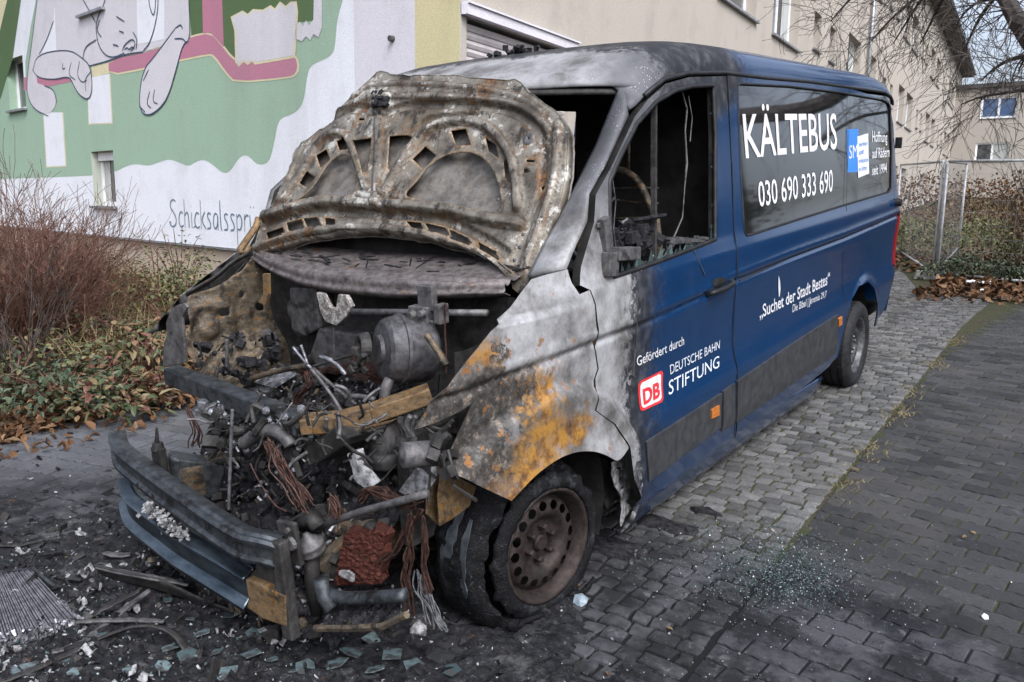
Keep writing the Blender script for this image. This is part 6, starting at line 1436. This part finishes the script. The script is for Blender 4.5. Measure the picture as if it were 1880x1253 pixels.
mb = MB()
for k in range(3800):
    t = random.random()
    if t < .6: p = G(random.uniform(1660, 2050), 505+random.random()**1.1*48); p = Vector((p.x, p.y+random.uniform(-.5, .8), 0))
    else: p = Vector((random.uniform(-2.5, 4), random.uniform(11.6, 17), 0))
    if p.x < .25 and p.y < 13.5: continue
    if p.y < 9.6+1.0*random.random(): continue
    leaf(mb, gp(p.x, p.y, random.uniform(.01, .07)), rv(.1), rv(1.6), random.uniform(.07, .15), random.uniform(.05, .09), random.uniform(.05, .4))
tag(mb.build('leaf_litter', LEAFB), kind='stuff')
mb = MB(); mb.add([gp(x, y, .012+.03*fbm((x, y, 0))) for y in np.linspace(10.9, 40, 50) for x in np.linspace(.1 if False else -9, 14, 40)], [(j*40+i, j*40+i+1, (j+1)*40+i+1, (j+1)*40+i) for j in range(49) for i in range(39) if not (-1.7 < -9+23*(i+.5)/39 < .45 and j < 9)]); tag(mb.build('verge', BEDM, smooth=True), kind='structure')
for (u, v), L in (((1795, 530), .3), ((1808, 541), .12)):
    mb = MB(); p = far_pt(u, v, .03)
    mb.grid(lambda a, b: Vector(((a-.5)*L, (b-.5)*L*.5, .05*L/.3*(1+fbm((a*3+L*9, b*3, 1)))+.01)), 12, 8); o = mb.build('paper_litter', WHITEP, thick=.003); o.location = p; tag(o, 'crumpled white %s lying on the leaves by the fence' % ('plastic bag' if L > .2 else 'paper scrap'), 'litter')
# --- the tree that reaches in at the top right, and two more that the side windows mirror
def pt(u, v, dist): c, d = ray(u, v); return c+d*dist
random.seed(77)
def tree(base, limbs, label, trunk_h, tr, nsub=7, depth=4, group=None, seed=1, drp=.05):
    random.seed(seed); t = thing('tree', label, 'tree', base, group); mb = MB(); top = Vector((0, 0, trunk_h)); mb.tube([(0, 0, -.1), (.02, 0, trunk_h*.3), (-.03, .02, trunk_h*.7), top], [tr*1.3, tr, tr*.85, tr*.7], 12); mb.build('trunk', BARK, t, smooth=True)
    cr = MB()
    for L, r in limbs:
        P = [Vector(p)-Vector(base) for p in L]; P = chaikin(P, 2, False); n = len(P); rs = [r*(1-.75*i/(n-1)) for i in range(n)]; cr.tube(P, rs, 7)
        for k in range(nsub*n//3):
            i = random.randint(1, n-1); d = (P[i]-P[i-1]).normalized(); twigs(cr, P[i], d*.5+rv(-.05)*1.0, random.uniform(.35, .8), min(.010, max(.004, rs[i]*.38)), depth-1, .45, drp, (2, 3), .0026, .22)
    cr.build('crown', TWIGD, t); return t
TB = gp(3.9, 10.2)
lim = [([TB+Vector((0, 0, 3.2)), pt(1930, 130, 9.5), pt(1868, 40, 9.8), pt(1838, -20, 10), pt(1790, -90, 10.3), pt(1700, -130, 10.6)], .12), ([pt(1868, 40, 9.8), pt(1935, 60, 9.2), pt(2000, -30, 9)], .09),
       ([pt(1990, 200, 9.4), pt(1900, 162, 9.7), pt(1840, 172, 10), pt(1800, 178, 10.4), pt(1765, 192, 10.8)], .024), ([pt(1790, -90, 10.3), pt(1730, -50, 10.6), pt(1690, -10, 10.8), pt(1640, 30, 11), pt(1600, 75, 11.2)], .03), ([pt(1800, -100, 10.3), pt(1740, -20, 10.7), pt(1725, 10, 11), pt(1710, 40, 11.2), pt(1690, 80, 11.5)], .03),
       ([pt(1760, -80, 10.5), pt(1660, -60, 10.7), pt(1590, -30, 10.8), pt(1550, 10, 10.9), pt(1525, 40, 11)], .025), ([pt(1838, -20, 10), pt(1800, 30, 10.8), pt(1780, 70, 11.4), pt(1760, 120, 12)], .025), ([pt(1900, 100, 9.7), pt(1850, 110, 11), pt(1820, 130, 12.5), pt(1800, 150, 14)], .03), ([pt(1940, 30, 9.7), pt(1890, 90, 11), pt(1870, 130, 12.5)], .03), ([pt(1870, 20, 9.9), pt(1820, -10, 10.6), pt(1770, 20, 11.4), pt(1750, 60, 12)], .025), ([pt(1740, -60, 10.4), pt(1690, 0, 10.9), pt(1665, 40, 11.2), pt(1640, 80, 11.5)], .022)]
tree(TB, lim, 'bare tree reaching in at the top right with drooping twigs', 4.2, .17, 3, 3, None, 3)
def plain_tree(base, h, label, seed):
    random.seed(seed); L = []
    for k in range(11):
        a = random.random()*6.28; s = base+Vector((0, 0, h*random.uniform(.3, .6))); e = s+Vector((math.cos(a)*random.uniform(1.2, 2.8), math.sin(a)*random.uniform(1.2, 2.8), random.uniform(1.0, 3.2))); L.append(([s, s.lerp(e, .4)+Vector((0, 0, .3)), e, e+rv(.2)*.8], .055))
    tree(base, L, label, h*.6, .16, 9, 3, 'bare trees mirrored in the side windows', seed)
plain_tree(gp(5.6, 11.5), 6.0, 'bare tree right of the van, seen mirrored in its side window', 11); plain_tree(gp(8.0, 15.5), 7.5, 'taller bare tree further back, mirrored in the side window', 12); plain_tree(gp(7.0, 12.0), 6.5, 'broad bare tree between two others, mirrored in the side window', 13)
hedge(gp(7.4, 13.0), .9, 11.0, 3.5, 13000, LEAFD, .19, 'dark evergreen hedge right of the path, mirrored in the blue side')
# far trees above the roofs
for k, (u, v) in enumerate(((1840, 152), (1790, 150))):
    b = Vector((1.0-5*k, 92+4*k, gz(0, 75))); plain_tree_h = 13
    random.seed(50+k); t = thing('tree', ('distant bare tree above the far block at the right edge', 'distant bare tree above the far block next to the eaves')[k], 'tree', b, 'distant bare trees'); mb = MB(); mb.tube([(0, 0, 0), (0, 0, 7)], [.3, .2], 8); mb.build('trunk', BARK, t); cr = MB()
    for j in range(26): a = random.random()*6.28; twigs(cr, Vector((0, 0, random.uniform(4, 8))), Vector((math.cos(a), math.sin(a), random.uniform(.5, 1.6))), random.uniform(3, 5), .07, 4, .5, 0, (2, 3), .018)
    cr.build('crown', TWIGD, t)
# ------------------------------------------------------------------ burnt debris on the ground
random.seed(99)
def gpx(u, v, h=0): return G(u, v, h)
def m_debris():
    M = Mat('burnt_debris'); n = M.noise(7, 7, .72); n2 = M.noise(24, 7, .75); n3 = M.noise(70, 5, .7)
    c = M.mix(M.sstep(n2, .35, .65), (.007, .007, .008), (.032, .032, .036)); c = M.mix(M.mul(M.sstep(n, .56, .66), .6), c, (.10, .098, .10))
    c = M.mix(M.mul(M.sstep(M.add(M.mul(n2, .5), M.mul(n3, .5)), .58, .64), .9), c, (.22, .218, .228)); c = M.mix(M.mul(M.sstep(M.noise(11, 5, .7), .64, .70), .6), c, (.12, .055, .025))
    return M.done(c, M.add(.5, M.mul(n2, .35)), 0, M.bump(M.add(n2, n3), .9, .012), .15)
DEB = m_debris()
ax0, ay0 = .3, -.2
mb = MB(); N = 280
def deb_h(x, y):
    d = math.hypot((x-ax0)/2.5, (y-ay0)/1.42)+.34*fbm((x*1.8, y*1.8, 5.))+.12*fbm((x*7, y*7, 2.)); f = sm((1.0-d)/.35)
    return -.03+f*(.040+.020*fbm((x*6, y*6, 1))+.022*abs(fbm((x*17, y*17, 2)))+.010*fbm((x*45, y*45, 3)))
mb.add([gp(x, y, deb_h(x, y)) for y in np.linspace(-1.9, 1.9, N) for x in np.linspace(-2.6, 3.3, N)], [(j*N+i, j*N+i+1, (j+1)*N+i+1, (j+1)*N+i) for j in range(N-1) for i in range(N-1)])
tag(mb.build('burnt_debris', DEB, smooth=True), kind='stuff')
def flat_h(x, y): return max(.008, deb_h(x, y))
# loose fragments: ash flakes, charred bits
def spread(name, m, n, cx, cy, sx, sy, s0, s1, flat=.4, kind='stuff', shape='box'):
    mb = MB()
    for k in range(n):
        x = random.gauss(cx, sx); y = random.gauss(cy, sy); p = gp(x, y, flat_h(x, y)+.003); s = random.uniform(s0, s1)*(.4+random.random()**2)
        if shape == 'box': mb.box(p, (s, s*random.uniform(.3, 1), s*flat*random.uniform(.3, 1)), rrot(), random.uniform(.5, 1))
        else:
            q = [p+Vector((s*math.cos(a)*random.uniform(.4, 1), s*math.sin(a)*random.uniform(.4, 1), random.uniform(0, s*.5))) for a in np.linspace(0, 6.28, 7)[:-1]]; mb.prism(q, (0, 0, .002))
    return tag(mb.build(name, m), kind=kind)
spread('charred_rubble', CHAR, 1500, -.15, -.35, .85, .55, .02, .07)
spread('grey_rubble', DARKM, 420, -.15, -.3, .8, .5, .015, .06)
spread('ash_crumbs', ASH, 1100, -.35, -.35, .75, .45, .004, .024, .4)
spread('ash_flecks', ASH, 900, .5, .1, 1.2, .8, .003, .009, .6)
mb = MB()
for k in range(60):
    x, y = random.gauss(-.35, .6), random.gauss(-.4, .35); p = gp(x, y, flat_h(x, y)+.01); d = rv(); d.z = .15; d.normalize(); L = random.uniform(.02, .07); s = d.cross(UP)*random.uniform(.008, .02)
    N_ = 6; vs = []
    for j in range(N_+1): q = p+d*L*j/N_+Vector((0, 0, .012*math.sin(j*1.3+k))); w_ = s*(.5+.5*random.random()); vs += [q-w_, q+w_+Vector((0, 0, .006))]
    mb.add(vs, [(2*j, 2*j+1, 2*j+3, 2*j+2) for j in range(N_)])
tag(mb.build('ash_curls', ASH, thick=.003), kind='stuff')
# glass crumbs beside the door
mb = MB()
for k in range(5200):
    t = random.random()
    if t < .62: p = gpx(random.gauss(1450, 62), random.gauss(1050, 38))
    elif t < .85: p = gpx(random.gauss(1330, 80), random.gauss(1030, 45))
    else: p = gpx(random.gauss(1500, 150), random.gauss(1090, 80))
    s = random.uniform(.0018, .005); mb.box(gp(p.x, p.y, .009+random.uniform(-.002, .006)), (s, s*random.uniform(.5, 1), s*random.uniform(.4, .9)), rrot())
for k in range(1500):
    x, y = random.gauss(-.1, .7), random.gauss(-.55, .3); s = random.uniform(.003, .010)
    mb.box(gp(x, y, flat_h(x, y)+.004), (s, s*random.uniform(.5, 1), s*random.uniform(.3, .8)), rrot())
tag(mb.build('glass_crumbs', CRUMB), kind='stuff')
# larger shards
SH = [(720, 0), (735, 1150), (705, 1165)]
spots = [(462, 1215, 44), (500, 1225, 36), (560, 1235, 40), (620, 1235, 46), (645, 1215, 36), (400, 1205, 40), (350, 1215, 40), (372, 1170, 34), (315, 1195, 38), (185, 1180, 36), (240, 1240, 44), (60, 1235, 54), (115, 1220, 40), (30, 1190, 34), (160, 1105, 34), (285, 1095, 30), (310, 1120, 34), (330, 1080, 26), (430, 1140, 40), (470, 1170, 34), (520, 1160, 40), (600, 1165, 34), (680, 1190, 36), (720, 1215, 36), (415, 1030, 32), (440, 1045, 40), (470, 1040, 34), (490, 1075, 36), (395, 1010, 26), (365, 1040, 30), (450, 1090, 28), (505, 1060, 24), (560, 1190, 30), (690, 1240, 40), (760, 1230, 34), (830, 1240, 30), (300, 1235, 40), (140, 1245, 40), (20, 1245, 40), (420, 1245, 40), (180, 1140, 26), (130, 1160, 24), (350, 1145, 26), (540, 1240, 30)]
where = ['on the charred ground by the lower edge', 'before the bumper', 'near the burnt radiator', 'under the bumper beam']
for i, (u, v, s) in enumerate(spots):
    p = gpx(u, v); p = gp(p.x, p.y, flat_h(p.x, p.y)+.006); r = s/470*random.choice((.35, .45, .6))
    n = random.randint(4, 6); a0 = random.random()*6; q = [Vector((r*math.cos(a0+6.283*k/n)*random.uniform(.55, 1.1), r*math.sin(a0+6.283*k/n)*random.uniform(.55, 1.1), 0)) for k in range(n)]
    mb = MB(); mb.prism(q, (0, 0, .004)); o = mb.build('glass_shard', SHARD); o.location = p; o.rotation_euler = (random.uniform(-.35, .35), random.uniform(-.35, .35), 0)
    tag(o, 'pale green windscreen shard lying among the charred debris', 'glass shard', 'windscreen shards in front of the van')
# radiator core lying at the lower left
rc = [gpx(*p) for p in ((-70, 1085), (62, 1070), (146, 1158), (-70, 1215))]
t = thing('radiator', 'fallen grey radiator with fine fins and a melted edge at the lower left', 'radiator', rc[2])
mb = MB(); N = 40; lift = GN*.05
def rp(a, b): return rc[0].lerp(rc[3], b).lerp(rc[1].lerp(rc[2], b), a)
for k in range(N):
    b0 = k/N; b1 = (k+.6)/N; h = .055+.004*math.sin(k*2.1)
    e_ = 1+.03*fbm((k*.7, 0, 0)); A0, A1, B0, B1 = rp(b0, 0), rp(b0, e_), rp(b1, 0), rp(b1, e_)
    mb.add([A0, A1, B1, B0, A0+GN*h, A1+GN*h*.9, B1+GN*h*.9, B0+GN*h], [(4, 5, 6, 7), (0, 1, 5, 4), (3, 2, 6, 7), (1, 2, 6, 5)])
wpart(mb, 'fins', m_plain('grey_fins', (.10, .10, .108), (.22, .22, .235), .5, 40, metal=.5), t)
mb = MB(); mb.add([rp(a, b)+GN*.040 for a, b in ((0, 0), (1, 0), (1, 1), (0, 1))], [(0, 1, 2, 3)]); wpart(mb, 'tubes', DARKM, t)
mb = MB()
for k in range(150):
    e = random.random(); p = rp(random.uniform(.0, 1), 1) if e < .72 else rp(1, random.uniform(.55, 1)); p = p+GN*random.uniform(.0, .055); mb.box(p, (random.uniform(.006, .014), random.uniform(.006, .016), random.uniform(.015, .04)), rrot(), .6)
wpart(mb, 'melted_edge', ALU, t)
mb = MB(); mb.beam(rp(0, -.01)+GN*.055, rp(1, -.01)+GN*.05, .02, .02); mb.beam(rp(1.0, -.02)+GN*.06, rp(1.10, .30)+GN*.03, .012, .014); wpart(mb, 'frame_bar', BUMPS, t)
# strips of burnt trim
def ribbon(name, label, pts, w, m, cat='trim strip', up=.0, group='burnt trim strips on the ground', thick=.008, ridge=0):
    P = chaikin([gpx(u, v, h) for u, v, h in pts], 2, False); n = len(P); mb = MB(); K = 5; vs = []
    for i, p in enumerate(P):
        d = (P[min(i+1, n-1)]-P[max(i-1, 0)]).normalized(); s = d.cross(GN).normalized()*math.cos(up)+GN*math.sin(up); ww = w*(.65+.35*math.sin(math.pi*(i+.5)/n))*(1+.12*fbm((i*.6, w*90, 0)))
        for k in range(K): f = k/(K-1)-.5; vs.append(p+s*ww*f+GN*(ridge*math.cos(f*math.pi*3)+.004*fbm((i*.7, k, w*50)))-P[0])
    mb.add(vs, [(i*K+k, i*K+k+1, (i+1)*K+k+1, (i+1)*K+k) for i in range(n-1) for k in range(K-1)])
    o = mb.build(name, m, thick=thick, smooth=True); o.location = P[0]; return tag(o, label, cat, group)
ribbon('trim_strip', 'broad dark burnt grille panel curling before the lower bumper beam', [(178, 1048, .10), (240, 1065, .10), (310, 1080, .07), (370, 1110, .03), (430, 1130, .02)], .10, DARKM, up=1.0, ridge=.004)
ribbon('trim_strip', 'pale edged strip lying along the top of the dark grille panel', [(178, 1043, .12), (240, 1056, .125), (300, 1066, .11), (345, 1076, .08)], .028, GREYM)
ribbon('trim_strip', 'long grey strip running from the panel down to the radiator', [(275, 1085, .07), (235, 1115, .05), (190, 1150, .03), (150, 1185, .02), (95, 1200, .02)], .03, GREYM, ridge=.003)
ribbon('trim_strip', 'narrow burnt strip beside the long grey strip', [(262, 1082, .07), (215, 1108, .05), (170, 1130, .03), (140, 1160, .02)], .022, DARKM, ridge=.003)
ribbon('trim_strip', 'bowed strip with its dark end turned down', [(180, 1172, .03), (230, 1152, .06), (280, 1145, .08), (325, 1160, .07), (350, 1200, .02)], .04, DARKM, up=.5, ridge=.004)
ribbon('trim_strip', 'flat grey strip crossing beside the radiator corner', [(140, 1140, .05), (200, 1137, .05), (255, 1137, .05), (300, 1140, .05)], .022, GREYM)
ribbon('trim_strip', 'thin strip pointing to the lower left corner', [(150, 1190, .03), (100, 1215, .02), (40, 1240, .02), (-20, 1262, .02)], .03, DARKM, ridge=.003)
ribbon('trim_strip', 'short pale strip under the radiator', [(145, 1195, .02), (115, 1210, .02), (80, 1225, .02)], .016, GREYM)
ribbon('trim_strip', 'thin dark rod lying on the pavers above the radiator', [(-20, 1000, .02), (30, 1003, .02), (80, 990, .02)], .014, DARKM)
ribbon('trim_strip', 'ash crusted strip hanging over the lower bumper beam', [(275, 965, .20), (295, 985, .17), (318, 1020, .10), (345, 1060, .05)], .035, ASH)
ribbon('trim_strip', 'pale warped strip lying left of the bumper', [(192, 1017, .02), (215, 1022, .025), (240, 1020, .02)], .035, GREYM)
# ash on the bumper
mb = MB()
for k in range(260):
    t = random.random(); u, v = (268+70*t, 930+55*t) if k < 260 else (355+50*t, 978+30*t); p = hb(u+random.gauss(0, 7), v+random.gauss(0, 6), 1, -.06+random.uniform(-.03, .05)); mb.box(p, [random.uniform(.003, .016) for _ in range(3)], rrot(), .7)
tag(mb.build('ash_crust', ASH, van), kind='stuff')
# charred slabs of tar and rubber beside the wheel
mb = MB()
for (u0, v0), rx, ry in (((1215, 965), .22, .10), ((1130, 1010), .20, .13), ((1300, 945), .12, .03)):
    c = gpx(u0, v0); n = 22; ring_ = []
    for k in range(n): a = 6.283*k/n; f = .75+.35*fbm((math.cos(a)*1.6, math.sin(a)*1.6, u0))+.15*fbm((math.cos(a)*6, math.sin(a)*6, u0)); ring_.append(gp(c.x+rx*f*math.cos(a), c.y+ry*f*math.sin(a), .0))
    h = .018; mb.add([p-GN*.01 for p in ring_]+[c+(p-c)*.92+GN*(h+.01*fbm((p.x*9, p.y*9, 0))) for p in ring_]+[c+(p-c)*.5+GN*(h+.01+.012*fbm((p.x*14, p.y*14, 2))) for p in ring_]+[c+GN*(h+.008)], [(i, (i+1) % n, n+(i+1) % n, n+i) for i in range(n)]+[(n+i, n+(i+1) % n, 2*n+(i+1) % n, 2*n+i) for i in range(n)]+[(2*n+i, 2*n+(i+1) % n, 3*n) for i in range(n)])
tag(mb.build('melted_residue', CHAR, smooth=True), kind='stuff')
# small single things
def chunk(u, v, s, m, name, label, cat, flat=.6, sub=1):
    p = gpx(u, v); bm = bmesh.new(); bmesh.ops.create_icosphere(bm, subdivisions=sub, radius=s)
    for w_ in bm.verts: w_.co *= 1+.35*fbm(tuple(w_.co*(1.5/s)+Vector((u, v, 0)))); w_.co.z *= flat
    me = bpy.data.meshes.new(name); bm.to_mesh(me); bm.free(); me.materials.append(m); o = bpy.data.objects.new(name, me); COL.objects.link(o); o.location = gp(p.x, p.y, s*flat*.8); o.rotation_euler = (random.random(), random.random()*.4, random.random()*6); return tag(o, label, cat)
chunk(1068, 1110, .032, m_plain('blue_grey_lump', (.14, .18, .21), (.26, .31, .35), .5, 20), 'glass_lump', 'bluish lump lying just right of the flat tyre', 'lump', .7)
chunk(1808, 1136, .013, WHITEP, 'pebble', 'white pebble on the pavers near the right edge', 'pebble')
chunk(820, 0+1, .001, WHITEP, 'pebble', 'x', 'x') if False else None
chunk(1786, 980, .012, LEAFT, 'pebble', 'tan pebble on the upper right pavers', 'pebble'); chunk(1418, 977, .014, m_plain('buff_stone', (.22, .18, .14), (.36, .3, .25), .8, 30), 'pebble', 'buff pebble among the glass crumbs', 'pebble')
chunk(770, 1168, .030, ASH, 'melted_lump', 'pale melted lump below the hanging wires', 'lump', 1.0, 2); chunk(150, 985, .03, ASH, 'melted_lump', 'small whitish lump on the pavers left of the bumper', 'lump', .4, 2); chunk(268, 965, .03, ASH, 'melted_lump', 'pale lump beside the left end of the lower beam', 'lump', 1.0, 2)
for i, (u, v, s, lab) in enumerate(((1222, 1158, .03, 'yellow leaf on the scorched pavers'), (1116, 1248, .03, 'orange leaf at the lower edge of the picture'), (1066, 1080, .06, 'brown dry leaf beside the flat tyre'), (970, 1130, .035, 'tan leaf under the wheel rim'), (120, 1031, .022, 'orange scrap of leaf left of the bumper'), (1775, 990, .03, 'tan leaf on the pavers at the right'), (1560, 865, .05, 'buff leaf lying on the cobble edge'), (1505, 800, .05, 'pale leaf on the cobbles by the sill'), (40, 812, .12, 'large pale leaf at the edge of the bed'))):
    mb = MB(); leaf(mb, Vector((0, 0, 0)), Vector((math.cos(i*2.1), math.sin(i*2.1), .1)), Vector((.2, .1, 1)), s, s*.6, .25); p = gpx(u, v); o = mb.build('fallen_leaf', LEAFT if i not in (1, 4) else RUSTM); o.location = gp(p.x, p.y, .015); tag(o, lab, 'leaf', 'single fallen leaves on the paving')
# tufts growing along the joint between cobbles and pavers
mb = MB()
for k in range(900):
    t = random.random(); y = random.choice((4.4, 4.6, 5.2, 3.5, 6.3, 7.5, 2.9))+random.gauss(0, .13); x = bound(y)+random.gauss(.03, .05); p = gp(x, y, .0); h = random.uniform(.015, .055); d = rv(); a = random.random()*6.28; s = Vector((math.cos(a), math.sin(a), 0))*.003; mb.add([p-s, p+s, p+Vector((d.x*h, d.y*h, h*.6))], [(0, 1, 2)])
tag(mb.build('dry_grass', GRASSM), kind='stuff')
